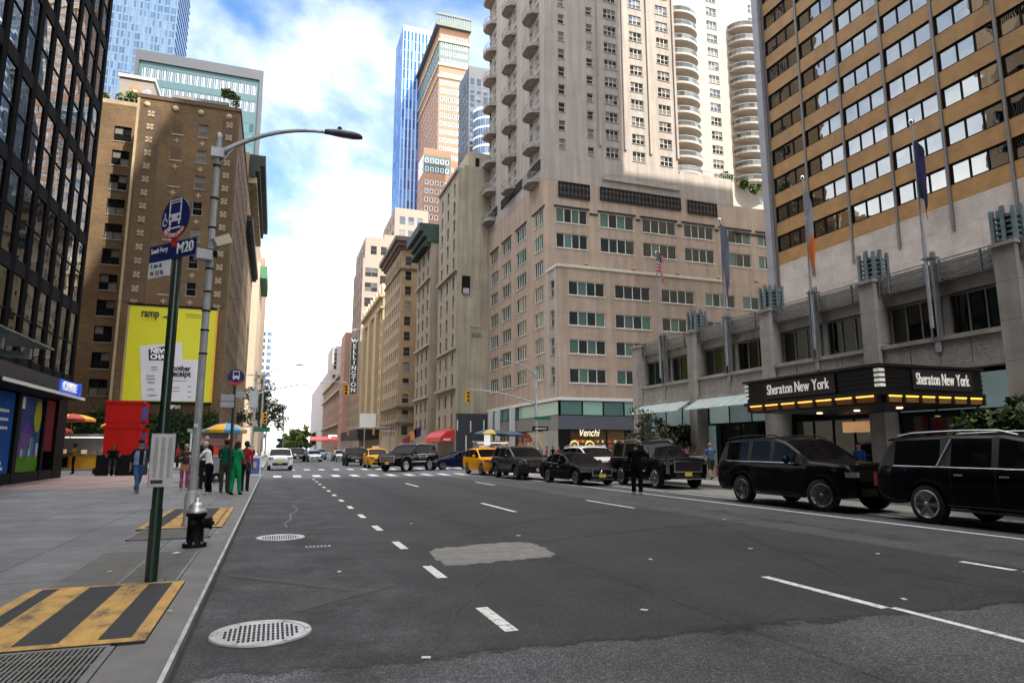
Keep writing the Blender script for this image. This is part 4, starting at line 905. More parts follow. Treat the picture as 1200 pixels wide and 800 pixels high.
# ================================================================== RIGHT: beige office block with apartment tower
m_beige = M('beige_stucco', (.43, .33, .255), .85, 0, .14, .5, streak=.2); m_beige2 = M('pale_stucco', (.38, .335, .295), .85, 0, .12, .4, streak=.22)
b = Bld('beige_block', 'beige corner office block with wide four-light windows and iron grilles under a stepped parapet', 'building', 31, 71.4)
RBG = b.root; XB = 31.0; YL = 71.4; YM = 75.0
def zx(px, py, X): return atX(px, py, X).z
def zy(px, py, Y): return atY(px, py, Y).z
def xr(p0, p1, Y): a = atY(p0, 400, Y).x; c = atY(p1, 400, Y).x; return (a + c) / 2, c - a
# low front wing
zl = zy(660, 312.5, YL)
colsL = [xr(a, c, YL) for a, c in ((667, 710), (722, 764), (777, 816), (829, 864), (873, 912))]
rowL = [zy(688, q, YL) for q in (346.8, 382, 415, 449)]; rp = (rowL[0] - rowL[3]) / 3
w = [(c, z, wd, 1.75, 'quad') for c, wd in colsL for z in rowL]
zg = zy(690, 466, YL)
b.facade('S', YL, XB, 56, zg, zl, w, m_beige)
wn = [((YL + YM) / 2 - .3, z, 1.5, 2.0, 'dhw') for z in rowL]
b.facade('W', XB, YL, YM, zg, zl, wn, m_beige)
b.wall.face([(XB, YL, zl - .3), (56, YL, zl - .3), (56, YM, zl - .3), (XB, YM, zl - .3)], m_roof)
# main block
zc = zx(644, 190, XB)
colsM = [xr(a, c, YM) for a, c in ((653, 691), (706, 747), (757, 797), (807, 842), (851, 886), (895, 925))]
zA, zBq = zy(672, 262, YM), zy(672, 291.5, YM)
w = [(c, z, wd, 1.95, 'quad') for c, wd in colsM for z in (zA, zBq)] + [(c, zl + .1, wd, .85, 'quadw') for c, wd in colsM]
b.facade('S', YM, XB, 60, zl - .3, zc - 1.6, w, m_beige)
YN = 99.2
colW = [atX(q, 400, XB).y for q in (632, 611, 593.5, 579)]
ftop = zx(629, 270, XB); rowsW = [zA - .1 - k * 3.35 for k in range(7)]
w = [(c, z, 3.9 if i else 2.9, 1.95, 'quad') for i, c in enumerate(colW) for z in rowsW]
b.facade('W', XB, YM, YN, zg, zc - 1.6, w, m_beige); b.slab(XB, 60, YM + .01, YN, 0, zc - 1.6, m_beige, 'NE')
b.wall.box((XB - .02, YM - .02, zc - 1.6), (60, YN, zc + 1.9), m_beige2, skip='b')
# the glazed bottom floors
b.wall.box((XB + .3, YL + .3, 0), (56, YM + 8, zg), m_blackmatt, skip='tb')
b.done(cap=88)
# ledge, strips
g = MB(); g.box((XB - .12, YL - .12, zl), (56, YL + .25, zl + .35), m_cream); g.box((XB - .12, YL + .26, zl), (XB + .25, YM, zl + .35), m_cream); g.build('parapet', RBG)
g = MB(); g.box((XB - .15, YL - .15, zg - .35), (56, YL + .2, zg + .02), m_wframe); g.box((XB - .15, YL + .21, zg - .35), (XB + .2, YN, zg + .02), m_wframe); g.build('string_course', RBG)
g = MB(); g.box((XB - .1, YL + .35, zg + .1), (XB - .002, YL + .75, zl - .1), M('pale_grey_panel', (.4, .4, .42), .6)); g.box((XB - .1, YM - .9, zg + .1), (XB - .002, YM - .45, zl - .1), MATS['pale_grey_panel']); g.build('metal_strip', RBG)
# stepped dark course under the pale top and iron grilles
m_iron = M('ornate_iron', (.02, .019, .018), .7, .3, .3, 3)
def grille(a0, a1, z0, z1, side):
    g = MB()
    def bx(u0, u1, v0, v1, d0, d1, m=m_iron):
        if side == 'S': g.box((u0, YM - d1, v0), (u1, YM - d0, v1), m)
        else: g.box((XB - d1, u0, v0), (XB - d0, u1, v1), m)
    bx(a0, a1, z0, z1, .03, .06, m_blackmatt)
    for u in (a0, a1 - .09): bx(u, u + .09, z0, z1, .065, .16)
    for v in (z0, z1 - .09): bx(a0 + .09, a1 - .09, v, v + .09, .065, .16)
    n = max(3, int((a1 - a0) / .55)); m2 = M('iron_highlight', (.1, .09, .085), .6, .3, .2, 4)
    for k in range(n):
        u = a0 + .1 + (a1 - a0 - .2) * (k + .5) / n; bx(u - .03, u + .03, z0 + .09, z1 - .09, .065, .12, m2)
        for s_ in (-1, 1):
            zz = (z0 + z1) / 2 + s_ * (z1 - z0) * .22; bx(u - .16, u + .16, zz - .03, zz + .03, .125, .14, m2); bx(u - .17, u - .11, zz - .16, zz + .16, .125, .145, m2); bx(u + .11, u + .17, zz - .16, zz + .16, .125, .145, m2)
    g.build('grille', RBG)
for p0, p1, q0, q1 in ((654, 691, 233, 215), (703, 797, 241, 226), (805, 839, 252, 237)):
    a, c = atY(p0, 230, YM).x, atY(p1, 230, YM).x; pm = (p0 + p1) / 2; grille(a, c, zy(pm, q0, YM), zy(pm, q1, YM), 'S')
for p0, p1 in ((634, 619), (612, 588), (583, 571)):
    a, c = atX(p0, 250, XB).y, atX(p1, 250, XB).y; z = zc + .35; grille(min(a, c), max(a, c), z, z + 1.3, 'W')
g = MB()
segs = [(XB - .1, 0)] + [(c + sgn * (wd / 2 + .25), 0) for c, wd in colsM for sgn in (-1, 1)]
for k in range(len(colsM)):
    c, wd = colsM[k]; g.box((c - wd / 2 - .3, YM - .1, zA + 2.0), (c + wd / 2 + .3, YM - .002, zA + 2.22), m_iron)
    nx_ = colsM[k + 1][0] - colsM[k + 1][1] / 2 - .3 if k + 1 < len(colsM) else 60
    g.box((c + wd / 2 + .3, YM - .1, zA + 1.45), (nx_, YM - .002, zA + 1.67), m_iron)
for k, y in enumerate(colW): g.box((XB - .1, y - 2.2, zA + 1.95), (XB - .002, y + 2.2, zA + 2.15), m_iron)
g.build('drip_course', RBG)
for c, wd in colsM[:5]:
    g = MB(); g.ell((c + .3, YL + .1, zl + .6), (.35, .25, .22), M('copper_cowl', (.4, .22, .12), .6, 0, .2)); g.tube([(c - 1.6, YL + .2, zl + .3), (c - 1.6, YL + .2, zl + .9)], .05, m_steel, 6); g.build('roof_lamp', RBG)
# shop front on the corner
style('corner', m_black, gl_corner, 4, 1, .1, .1, None, mull=.18); style('shopw', m_black, MGLASS('lit_shop_glass', (.16, .1, .05), (.3, .22, .12), .18, .03, .01, .5, .5), 3, 1, .12, .1, None, mull=.16)
def front(nm, side, a0, a1, z0, z1, key, fixed):
    g = MB(); c = (a0 + a1) / 2; P = Vector((c, fixed, z0)) if side == 'S' else Vector((fixed, c, z0)); mx = Matrix.Rotation(0 if side == 'S' else -math.pi / 2, 3, 'Z')
    window_mb(abs(a1 - a0), z1 - z0, key, g, lambda x, y, zz: P + mx @ Vector((x, y, zz))); return g.build(nm, RBG)
z5, z4, z3 = zy(690, 487, YL), zy(690, 503, YL), .2
xq = [atY(q, 480, YL).x for q in (657, 700, 722, 760)]
front('clerestory', 'S', XB + .15, xq[3] - .5, z5, zg - .36, 'corner', YL + .05); front('clerestory', 'S', xq[3] - .4, 55, z5, zg - .36, 'corner', YL + .05)
front('clerestory', 'W', YL + .15, YN - .2, z5, zg - .36, 'corner', XB + .05)
g = MB(); mgb = M('blue_grey_fascia', (.1, .105, .13), .5, .1, .06, 1); g.box((XB - .06, YL - .06, z4), (56, YL + .2, z5), mgb); g.box((XB - .06, YL + .21, z4), (XB + .2, YN, z5), M('grey_stone_fascia', (.2, .19, .18), .6, 0, .15, 1)); g.build('fascia', RBG)
front('shop_window', 'S', XB + 1.3, xq[2] + 1.2, z3, z4, 'shopw', YL + .1); front('shop_window', 'S', xq[2] + 1.9, 55, z3, z4, 'shopw', YL + .1)
front('shop_window', 'W', YL + 5, YN - .3, z3, z4, 'shopw', XB + .1)
g = MB(); g.box((XB, YL, .1), (XB + 1.25, YL + .3, z4 - .002), m_black); g.box((XB - .02, YL + .31, .1), (XB + .2, YL + 5, z4 - .002), M('brushed_stone', (.3, .29, .26), .4, 0, .2, .8)); g.build('corner_cladding', RBG)
m_warmsign = M('shop_sign_glow', (.9, .8, .6), .4, 0, 0, emit=(1, .85, .55), estr=.2)
text('Venchi', 1.25, (atY(690, 507, YL).x, YL - .02, zy(690, 507, YL)), (0, -1), m_warmsign, 'lettering', RBG, width=2.6, shear=.25)
for q in (673, 691):
    g = MB(); p = atY(q, 522, YL); g.lathe([(0, 0), (.62, 0), (.62, .06), (0, .06)], (p.x, YL - .05, p.z), M('gold_disc', (.6, .42, .1), .4, .3, .1, emit=(1, .7, .2), estr=.06), 20, 'Y'); g.lathe([(.25, 0), (.42, 0), (.42, .02), (.25, .02)], (p.x, YL - .08, p.z), m_black, 20, 'Y'); g.build('disc_sign', RBG)
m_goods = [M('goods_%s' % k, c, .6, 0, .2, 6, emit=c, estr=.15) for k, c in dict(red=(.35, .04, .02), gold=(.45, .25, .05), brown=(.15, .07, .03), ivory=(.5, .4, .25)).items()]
g = MB()
for k in range(90):
    x = XB + 1.5 + RND.random() * 9; z = .7 + RND.choice((0, .55, 1.1, 1.65)) ; g.box((x, YL + .07, z), (x + .25, YL + .09, z + .3), RND.choice(m_goods))
for k in range(60):
    y = YL + 6 + RND.random() * 14; z = .6 + RND.choice((0, .7, 1.4)); g.box((XB + .03, y, z), (XB + .06, y + .4, z + .4), RND.choice(m_goods))
g.build('window_display', RBG)
for k, q in enumerate((601, 583.5, 575, 566)):
    g = MB(); y = atX(q + 3, 480, XB).y; g.box((XB - .75, y - .35, .15), (XB - .15, y + .35, zg - .36), M('white_column', (.55, .55, .56), .5, 0, .05)); g.build('column', RBG)

# apartment tower on top
b = Bld('apartment_tower', 'pale apartment tower with tiers of small balconies standing on the beige office block', 'building', 36, 80)
RA = b.root; z0 = zc + 1.9; fh_ = 2.56; NF = 30; ZT = z0 + fh_ * NF
XR = atY(793, 150, YM).x
zf = [zy(658, 193.5, YM) - .2 + fh_ * k for k in range(NF - 2)]
cs = lambda q: atY(q, 150, YM).x
w = [(cs(659), z, .95, 1.35, 'dhw') for z in zf] + [(cs(692.5), z - .3, .95, 1.15, 'dhw') for z in zf] + [(cs(q), z - .15, 1.95, 1.4, 'tri') for q in (717.5, 748, 780) for z in zf]
b.facade('S', YM + .05, XB + .05, XR, z0, ZT, w, m_beige2)
colB = [atX(q, 150, XB).y for q in (626, 600, 577)]
w = []
for k in range(NF - 2):
    for c in colB: w += [(c - 1.2, zf[k] - .3, 1.3, 1.6, 'tri'), (c + 1.3, zf[k] - .3, 1.0, 1.5, 'dhw')]
b.facade('W', XB + .05, YM + .05, YN - .1, z0, ZT, w, m_beige2); b.slab(XB + .05, XR, YM + .06, YN - .1, z0, ZT, m_beige2, 'NE')
YR = 88.0
xw = atY(840, 150, YR).x
w = [(xw, z, 2.1, 1.45, 'tri') for z in zf] + [(xw + 9, z, 2.1, 1.45, 'tri') for z in zf]
b.facade('S', YR, XR, XR + 34, z0, ZT, w, M('white_render', (.42, .38, .33), .85, 0, .06, .4)); b.slab(XR, XR + 34, YR + .01, YN, z0, ZT, m_beige2, 'NE')
b.done(cap=96)
g = MB()
for q in (703, 732.5, 762, 793): x = cs(q); g.box((x - .16, YM - .16, z0 + 2.2), (x + .16, YM + .045, ZT), m_beige2)
g.box((cs(705), YM - .25, zy(748, 213, YM) - .5), (XR, YM + .045, zy(748, 213, YM) + .0), m_beige2); g.build('pilasters', RA)
m_bal = M('balcony_concrete', (.33, .29, .25), .85, 0, .12, 1, streak=.1); m_balw = M('balcony_white', (.42, .37, .32), .8, 0, .06, 1)
# faceted balconies on the avenue side
def balcony_w(y, z):
    g = MB(); P_ = [(0, -1.8), (-.9, -1.6), (-1.45, -.95), (-1.45, .95), (-.9, 1.6), (0, 1.8)]
    g.prism([(p[0] + .04, p[1]) for p in P_], 0, .42, m_bal); g.prism([(p[0] * .6 + .04, p[1] * .6) for p in P_], -.18, -.001, m_bal)
    o = g.build('balcony', RA, at=(0, 0, 0), fixn=True); o.location = Vector((XB, y, z)) - off_of(RA)
    r = MB()
    for k in range(len(P_) - 1):
        a, c = Vector(P_[k]), Vector(P_[k + 1])
        for zz in (.55, 1.3): r.tube([(a.x * .97, a.y * .97, zz), (c.x * .97, c.y * .97, zz)], .035, m_steel, 5)
        for u in lin(0, .85, 5): q = a.lerp(c, u); r.tube([(q.x * .97, q.y * .97, .42), (q.x * .97, q.y * .97, 1.3)], .018, m_steel, 4)
    for p in P_[1:-1]: r.tube([(p[0] * .97, p[1] * .97, .42), (p[0] * .97, p[1] * .97, 1.32)], .035, m_steel, 5)
    ro = r.build('railing', o, at=(0, 0, 0)); ro.parent = o; ro.location = (0, 0, 0)
    return o
zb0 = [zx(626, 219, XB), zx(600, 226, XB), zx(577, 228, XB)]
proto = None
for j, y in enumerate(colB):
    for k in range(-1 if j == 2 else 0, 8):
        z = zb0[j] + k * fh_ * 1.9
        if proto is None: proto = balcony_w(y, z); prail = proto.children[0]
        else:
            c = proto.copy(); C.collection.objects.link(c); c.location = Vector((XB, y, z)) - off_of(RA); r = prail.copy(); C.collection.objects.link(r); r.parent = c
# rounded balconies on the set-back wing
def balcony_r(cx, z, rad):
    g = MB(); P_ = [(rad * math.cos(D2R(a)), -rad * .8 * math.sin(D2R(a))) for a in range(180, -1, -15)]
    g.prism(P_, 0, .38, m_balw); o = g.build('balcony', RA, at=(0, 0, 0), fixn=True); o.location = Vector((cx, YR - .02, z)) - off_of(RA)
    r = MB()
    for k in range(len(P_) - 1):
        a, c = P_[k], P_[k + 1]; s_ = .97
        r.face([(a[0] * s_, a[1] * s_, .32), (c[0] * s_, c[1] * s_, .32), (c[0] * s_, c[1] * s_, 1.15), (a[0] * s_, a[1] * s_, 1.15)], gl_bal); r.tube([(a[0] * s_, a[1] * s_, 1.18), (c[0] * s_, c[1] * s_, 1.18)], .04, m_white, 5)
    ro = r.build('railing', o, at=(0, 0, 0)); ro.location = (0, 0, 0)
    return o
for cx, rad, zs_, n in ((atY(798, 150, YR).x, 3.5, zy(812, 212, YR), 12), (atY(878, 150, YR).x, 3.5, zy(870, 218, YR), 12)):
    pb = None
    for k in range(n):
        z = zs_ + k * fh_
        if pb is None: pb = balcony_r(cx, z, rad); rr = pb.children[0]
        else:
            c = pb.copy(); C.collection.objects.link(c); c.location = Vector((cx, YR - .02, z)) - off_of(RA); r = rr.copy(); C.collection.objects.link(r); r.parent = c
g = MB(); x0_ = atY(798, 210, YM).x
g.box((x0_, YM + .2, z0 - .1), (60, YM + .5, z0 + .5), m_beige2); g.build('terrace_parapet', RA)
g = MB()
for x in lin(x0_, 60, 26): g.tube([(x, YM + .3, z0 + .5), (x, YM + .3, z0 + 1.3)], .03, m_steel, 5)
g.tube([(x0_, YM + .3, z0 + 1.3), (60, YM + .3, z0 + 1.3)], .04, m_steel, 5); g.build('terrace_railing', RA)

# ================================================================== RIGHT: the row up the avenue
def rowb(name, label, pxc, Y0, pxn, top_px, top_py, wall, wkey, ncols, fl, zbase, wS=None, side_w=None, win=(1.2, 2.0), depth=16, cat='building', cap=70, X=None, east=30, skiprows=()):
    """building whose south-west corner is seen at pixel column pxc at distance Y0 and whose far end is at pxn"""
    x = X or atY(pxc, 450, Y0).x; Y1_ = atX(pxn, 450, x).y; zt = atY(top_px, top_py, Y0).z
    b = Bld(name, label, cat, x + 5, Y0)
    rows = []; z = zbase
    while z + win[1] + .8 < zt: rows.append(z); z += fl
    w = [(c, z, win[0], win[1], wkey) for c in lin(Y0 + (Y1_ - Y0) * .5 / ncols + .2, Y1_ - (Y1_ - Y0) * .5 / ncols - .2, ncols) for z in rows]
    b.facade('W', x, Y0, Y1_, 0, zt, w, wall)
    ws = [(x + u, z, win[0] * 1.1, win[1], wkey) for u in (wS or []) for z in rows]
    b.facade('S', Y0, x, x + east, 0, zt, ws, side_w or wall); b.slab(x, x + east, Y0 + .01, Y1_, 0, zt, wall, 'NE'); b.done(cap=cap)
    return b, x, Y1_, zt, rows
m_g1 = M('grey_buff_stone', (.37, .325, .25), .85, 0, .15, .5, streak=.2); m_g1s = M('stained_grey_render', (.36, .325, .245), .9, 0, .2, .35, streak=.3, bump=.1)
b, x, y1, zt, rows = rowb('grey_stone_building', 'grey stone building with a big blank rendered side wall', 534, 99.3, 511.5, 534, 196, m_g1, 'dh', 3, 3.15, 5, side_w=m_g1s, win=(1.15, 2.0))
R1 = b.root
g = MB(); z_ = atY(570, 485, 99.3).z; g.box((x + .15, 98.6, .1), (x + 5.6, 99.28, z_), M('slate_shopfront', (.03, .035, .045), .6, 0, .1)); sf = g.build('shop_front', R1)
g = MB()
for q, a, c in ((536, 492, 504), (551.5, 493, 506), (567, 492, 506), (546, 510, 528)): p = atY(q, c, 98.57); g.box((p.x - .09, 98.56, p.z), (p.x + .09, 98.598, atY(q, a, 98.57).z), m_wframe)
g.build('shop_stripes', sf)
g = MB(); p = atY(546, 337, 99.25); g.box((p.x - .65, 99.1, p.z - 1.0), (p.x + .65, 99.295, p.z + 1.9), m_black); g.box((p.x - .5, 99.05, p.z - 1.0), (p.x + .5, 99.098, p.z - .1), m_galv); g.build('side_window', R1)
for q, r_, wd, m_ in ((557, 381, 1.6, m_g1), (558, 392, 1.5, M('vent_grey', (.18, .17, .15), .8))): g = MB(); p = atY(q, r_, 99.25); g.box((p.x - wd / 2, 99.2, p.z - .3), (p.x + wd / 2, 99.296, p.z + .3), m_); g.build('vent', R1)
g = MB()
for zz, o_, h_ in ((rows[2] - .5, .5, .5), (rows[4] - .6, .3, .35), (rows[8] - .7, .4, .45), (zt - .5, .35, .5)): g.box((x - o_, 99.25, zz), (x - .002, y1, zz + h_), m_g1)
g.box((x + 1, 99.32, zt), (x + 6, y1 - 2, zt + .6), m_g1); g.build('stone_courses', R1)
p = atY(552, 178, 103); g = MB(); g.box((p.x - .4, 103, zt - 1), (p.x + 10, y1 - 1, p.z), m_g1, skip='b'); g.box((p.x + 3, 102.96, p.z - 4), (p.x + 4.0, 102.99, p.z - 1.6), m_black); g.box((p.x + .8, 102.96, p.z - 3), (p.x + 1.5, 102.99, p.z - 1), m_black); g.build('attic', R1)
# red awning
aw = thing('awning', 'bright red restaurant awning on the avenue side of the grey stone building', 'awning', (x - .8, 103, 3))
g = MB(); ya, yb_ = 99.6, 111; P_ = [(x - .05, 4.6), (x - 1.2, 4.3), (x - 2.2, 3.4), (x - 2.3, 2.7)]
for k in range(3): g.mesh([(P_[k][0], ya, P_[k][1]), (P_[k][0], yb_, P_[k][1]), (P_[k + 1][0], yb_, P_[k + 1][1]), (P_[k + 1][0], ya, P_[k + 1][1])], [(0, 1, 2, 3)], m_red, True)
g.mesh([(a, ya, c) for a, c in P_] + [(x - .05, ya, 2.7)], [(0, 1, 2, 3, 4)], m_red); g.mesh([(a, yb_, c) for a, c in P_] + [(x - .05, yb_, 2.7)], [(4, 3, 2, 1, 0)], m_red); g.build('canvas', aw)
g = MB(); g.box((x - 1.9, 99.55, 2.85), (x - .4, 99.58, 3.25), MATS['sign_white']) if False else g.box((x - 1.7, 99.55, 2.9), (x - .6, 99.585, 3.2), M('awning_wording', (.7, .5, .48), .6)); g.build('name_strip', aw)

b, x, y1, zt, rows = rowb('stone_hotel', 'grey brown stone building crowned by a green copper cornice', 502, 117.5, 486, 497, 282, M('grey_brown_stone', (.34, .285, .22), .85, 0, .15, .5, streak=.2), 'far', 3, 3.15, 5, win=(1.2, 2.0))
g = MB(); 
for o_, z0_, z1_ in ((.8, -.2, .9), (1.5, .9, 1.9), (2.3, 1.9, 3.4)): g.box((x - o_, 117.4, zt + z0_), (x + 3 + .3 * o_, y1 + .1, zt + z1_), m_green)
for y in lin(118, y1 - .4, 9): g.box((x - 1.4, y - .2, zt - .9), (x - .003, y + .2, zt - .21), m_green)
g.build('cornice', b.root); g = MB()
for k in (2, 5, 9): g.box((x - .4, 117.4, rows[k] - .6), (x - .002, y1, rows[k] - .2), m_lime)
g.build('stone_courses', b.root)

b, x, y1, zt, rows = rowb('tan_brick_hotel', 'tan brick corner building with a bracketed cornice across the side street', 466.5, 141, 448, 467, 285, MBRICK('honey_brick', (.34, .25, .155), (.3, .215, .13), (.28, .21, .14), .5, .25, .02), 'dh', 8, 3.35, 4.5, wS=(1.6, 4.6, 7.6, 10.6), side_w=MBRICK('honey_brick_side', (.31, .21, .115), (.27, .18, .095), (.25, .18, .1), .5, .25, .02), win=(1.25, 2.0), cap=95)
g = MB(); mcb = M('brown_cornice', (.11, .08, .06), .7, 0, .2, 1)
for o_, z0_, z1_ in ((.5, -1.3, -.7), (1.1, -.7, .2), (1.7, .2, 1.2)): g.box((x - o_, 141 - o_, zt + z0_), (x + 12, y1, zt + z1_), mcb)
g.build('cornice', b.root); 
for k, q in ((1, .35), (2, .5), (11, .3)):
    if k < len(rows): g = MB(); g.box((x - q, 141 - q, rows[k] - 1.0), (x + 29.9, y1, rows[k] - .6), mcb); g.build('string_course', b.root)
b, x, y1, zt, rows = rowb('ornate_hotel', 'yellowish ornate building with crested gables along its roofline', 446, 172.5, 423.5, 446, 345, M('yellow_stone', (.37, .285, .17), .85, 0, .15, .4), 'far', 9, 3.4, 5, wS=(2, 5), win=(1.4, 2.2), cap=80)
g = MB()
for o_, z0_, z1_ in ((.6, -3.6, -3.1), (1.0, -.6, .2)): g.box((x - o_, 172.3, zt + z0_), (x + 6, y1, zt + z1_), m_stone)
for y in lin(174, y1 - 2, 8): g.prism([(y - 1.6, zt + .2), (y + 1.6, zt + .2), (y + 1.2, zt + 2.0), (y, zt + 3.4), (y - 1.2, zt + 2.0)], x - .3, x + .5, m_stone, lambda u, v, w_: (w_, u, v))
for k in range(3): yy = 172.5 + (y1 - 172.5) * (k + .5) / 3; g.box((x - 1.0, yy - 1.8, 6), (x - .004, yy + 1.8, zt - 3.7), M('yellow_stone_bay', (.36, .275, .165), .85, 0, .1, .4))
g.build('roof_ornament', b.root)
b, x, y1, zt, rows = rowb('signed_hotel', 'plain tan hotel carrying the tall vertical name sign', 424.5, 214, 409, 424, 395, m_tan, 'far', 6, 3.5, 6, wS=(2, 5.5), win=(1.6, 2.2), cap=60)
sg = thing('vertical_sign', 'tall dark green vertical sign with white capital letters fixed to a hotel front', 'sign', (atY(413.5, 460, 212).x, 212, 24))
pc = atY(413.5, 460, 212); zt_, zb_ = atY(413.5, 396, 212).z, atY(413.5, 461, 212).z; wx = 1.05
g = MB(); g.box((pc.x - wx, 211.7, zb_), (pc.x + wx, 212.4, zt_), M('sign_dark_green', (.03, .045, .04), .6)); g.build('sign_box', sg)
g = MB(); g.box((pc.x - wx - .12, 211.8, zb_ - .15), (pc.x - wx - .002, 212.3, zt_ + .15), m_steel); g.box((pc.x + wx + .002, 211.8, zb_ - .15), (pc.x + wx + .12, 212.3, zt_ + .15), m_steel); g.tube([(pc.x - 2.6, 212, zt_ + 2.4), (pc.x + 4, 212, zt_ + 3.2)], .12, m_steel, 6); g.tube([(pc.x, 212, zt_), (pc.x, 212, zt_ + 2.6)], .1, m_steel, 6); g.build('sign_frame', sg)
st = (zt_ - zb_) / 10.2
for k, ch in enumerate('WELLINGTON'): text(ch, st * 1.12, (pc.x, 211.66, zt_ - st * (k + .6)), (0, -1), mw, 'letter', sg, bold=.06, depth=.02)
b, x, y1, zt, rows = rowb('pink_brick_building', 'narrow pinkish building lit along its edge, left of the hotel with the vertical sign', 402.5, 268, 398, 402, 389, M('pink_masonry', (.42, .25, .19), .85, 0, .12, .3), 'far', 3, 4, 6, win=(1.5, 2), cap=20)
b, x, y1, zt, rows = rowb('red_brick_hall', 'low reddish brick and terracotta hall with an arched cornice far up the avenue', 399.5, 300, 380, 396, 440, M('terracotta', (.28, .15, .1), .85, 0, .2, .3), 'far', 6, 6, 6, win=(2.2, 3.2), cap=30)
g = MB()
for zz in (zt - .2, zt - 6.5, 12): g.box((x - 1.2, 299.8, zz), (x + 10, y1, zz + 1.1), m_stone)
g.build('cornice', b.root)
m_hazegrey = M('grey_limestone', (.34, .3, .28), .85, 0, .08, .2)
b, x, y1, zt, rows = rowb('grey_apartment_block', 'pale grey stepped apartment block farthest up the right side of the avenue', 385, 420, 366, 378, 433, m_hazegrey, 'far', 7, 4.5, 8, win=(1.8, 2.6), cap=50, wS=(3, 8, 13, 18))
b.wall = MB(); g = MB(); t0 = atY(388, 405, 440).z; g.box((x + 3, 440, zt), (x + 24, 480, t0), m_hazegrey, skip='b'); g.build('upper_storeys', b.root)
g = MB()
for q in lin(x + 5, x + 22, 5):
    for zz in lin(zt + 3, t0 - 4, 5): g.box((q - .8, 439.9, zz), (q + .8, 439.98, zz + 2.4), gl_far)
o = g.build('windows', b.root); o['kind'] = 'stuff'

# pale set-back tower behind the row
b = Bld('setback_tower', 'pale cream stepped apartment tower in sunlight rising behind the tan cornice building', 'building', 45, 235)
m_pc = M('pale_cream_brick', (.27, .21, .17), .85, 0, .07, .25)
def blockS(Y, p0, p1, ptop, z0_, cols, key='far', d=30, fl=4.0, nrow=9, wd=2.2):
    xa_, xb2 = atY(p0, 350, Y).x, atY(p1, 350, Y).x; zt_ = atY((p0 + p1) / 2, ptop, Y).z
    w = [(atY(q, 350, Y).x, zt_ - 6.5 - fl * 1.35 * k, wd, 3.2, key) for q in cols for k in range(nrow)]
    b.facade('S', Y, xa_, xb2, z0_, zt_, w, m_pc); b.facade('W', xa_, Y, Y + d, z0_, zt_, grid(lin(Y + 4, Y + d - 4, 4), [zt_ - 6 - 5.4 * k for k in range(nrow)], 2, 3.2, key), m_pc); b.slab(xa_, xb2, Y + .01, Y + d, z0_, zt_, m_pc, 'NE')
blockS(232, 424, 440, 303, 0, (430.5, 438), nrow=12); blockS(236, 426, 452, 278, 40, (436, 448), nrow=4); blockS(240, 448, 475, 276, 30, (460, 469), nrow=4); blockS(244, 460, 500, 245, 60, (469, 479.5, 490), nrow=6)
b.done(cap=70)

# far skyscrapers
b = Bld('blue_skyscraper', 'slender blue glass skyscraper with white vertical stripes, tallest in the avenue gap', 'skyscraper', 80, 420)
Y = 420; xa_, xm, xb2 = atY(468, 200, Y).x, atY(477, 200, Y).x, atY(503, 200, Y).x; zt_ = atY(485, 32, Y).z
def tower_face(side, fixed, a0, a1, z0_, z1_, n, fl, key, wd, h, wall): b.facade(side, fixed, a0, a1, z0_, z1_, grid(lin(a0 + (a1 - a0) / n / 2, a1 - (a1 - a0) / n / 2, n), [z0_ + 2 + fl * k for k in range(int((z1_ - z0_ - 3) / fl))], wd, h, key), wall)
m_bw = M('blue_white_cladding', (.3, .4, .55), .35, .2, .1, .1)
tower_face('S', Y, xa_, xb2, 40, zt_, 8, 7.2, 'blue', (xb2 - xa_) / 8 * .66, 7.15, m_bw); tower_face('W', xa_, Y, Y + 30, 40, zt_, 8, 7.2, 'blue', 3.2, 6.6, M('deep_blue_cladding', (.04, .14, .4), .2, .4, .1, .1)); b.slab(xa_, xb2, Y + .01, Y + 30, 40, zt_, m_bw, 'NE'); b.done(cap=90)
b = Bld('brick_skyscraper', 'orange brick skyscraper with dark green bands and an overhanging roof frame', 'skyscraper', 100, 360)
Y = 360; xa_, xb2 = atY(513, 150, Y).x, atY(549, 150, Y).x; zt_ = atY(530, 25, Y).z; z1_ = atY(530, 78, Y).z
m_ob = M('orange_brick', (.25, .135, .085), .85, 0, .12, .2); m_yb = M('yellow_brick', (.25, .155, .1), .85, 0, .1, .2); m_gt = M('dark_green_tile', (.06, .09, .08), .5, 0, .2, .3)
style('sk', m_wframe, gl_pale, 1, 2, .25, .1)
zq = atY(530, 50, Y).z
yn = atX(490, 150, xa_).y
for za_, zb2_, m_ in ((20, atY(530, 190, Y).z, m_ob), (atY(530, 190, Y).z, z1_, m_yb), (z1_, zq, m_gt), (zq, zt_ - 6, m_ob)):
    n = int((zb2_ - za_) / 5.2); rows_ = [za_ + 1.2 + 5.2 * k for k in range(n)]
    b.facade('S', Y, xa_, xb2, za_, zb2_, grid(lin(xa_ + 2, xb2 - 2, 7), rows_, 1.5, 2.6, 'sk'), m_); b.facade('W', xa_, Y, yn, za_, zb2_, grid(lin(Y + 3, yn - 3, 12), rows_, 1.8, 2.8, 'sk'), m_ if m_ is m_gt else m_ob)
b.slab(xa_, xb2, Y + .01, yn, 0, zt_ - 6, m_ob, 'NE'); b.done(cap=95)
g = MB()
for zz in (atY(530, 78, Y).z, atY(530, 92, Y).z, zq): g.box((xa_ - .6, Y - .6, zz - .8), (xb2 + .3, yn, zz + .8), m_stone)
g.build('stone_bands', b.root); g = MB(); g.box((xa_ - 2.6, Y - 2.6, zt_ - 6), (xb2 + .6, yn + 2, zt_ - 4), m_gt)
for x in lin(xa_ - 2, xb2 + .2, 15): g.box((x - .35, Y - 2.4, zt_ - 3.99), (x + .35, Y - 1.8, zt_ + 1), m_gt)
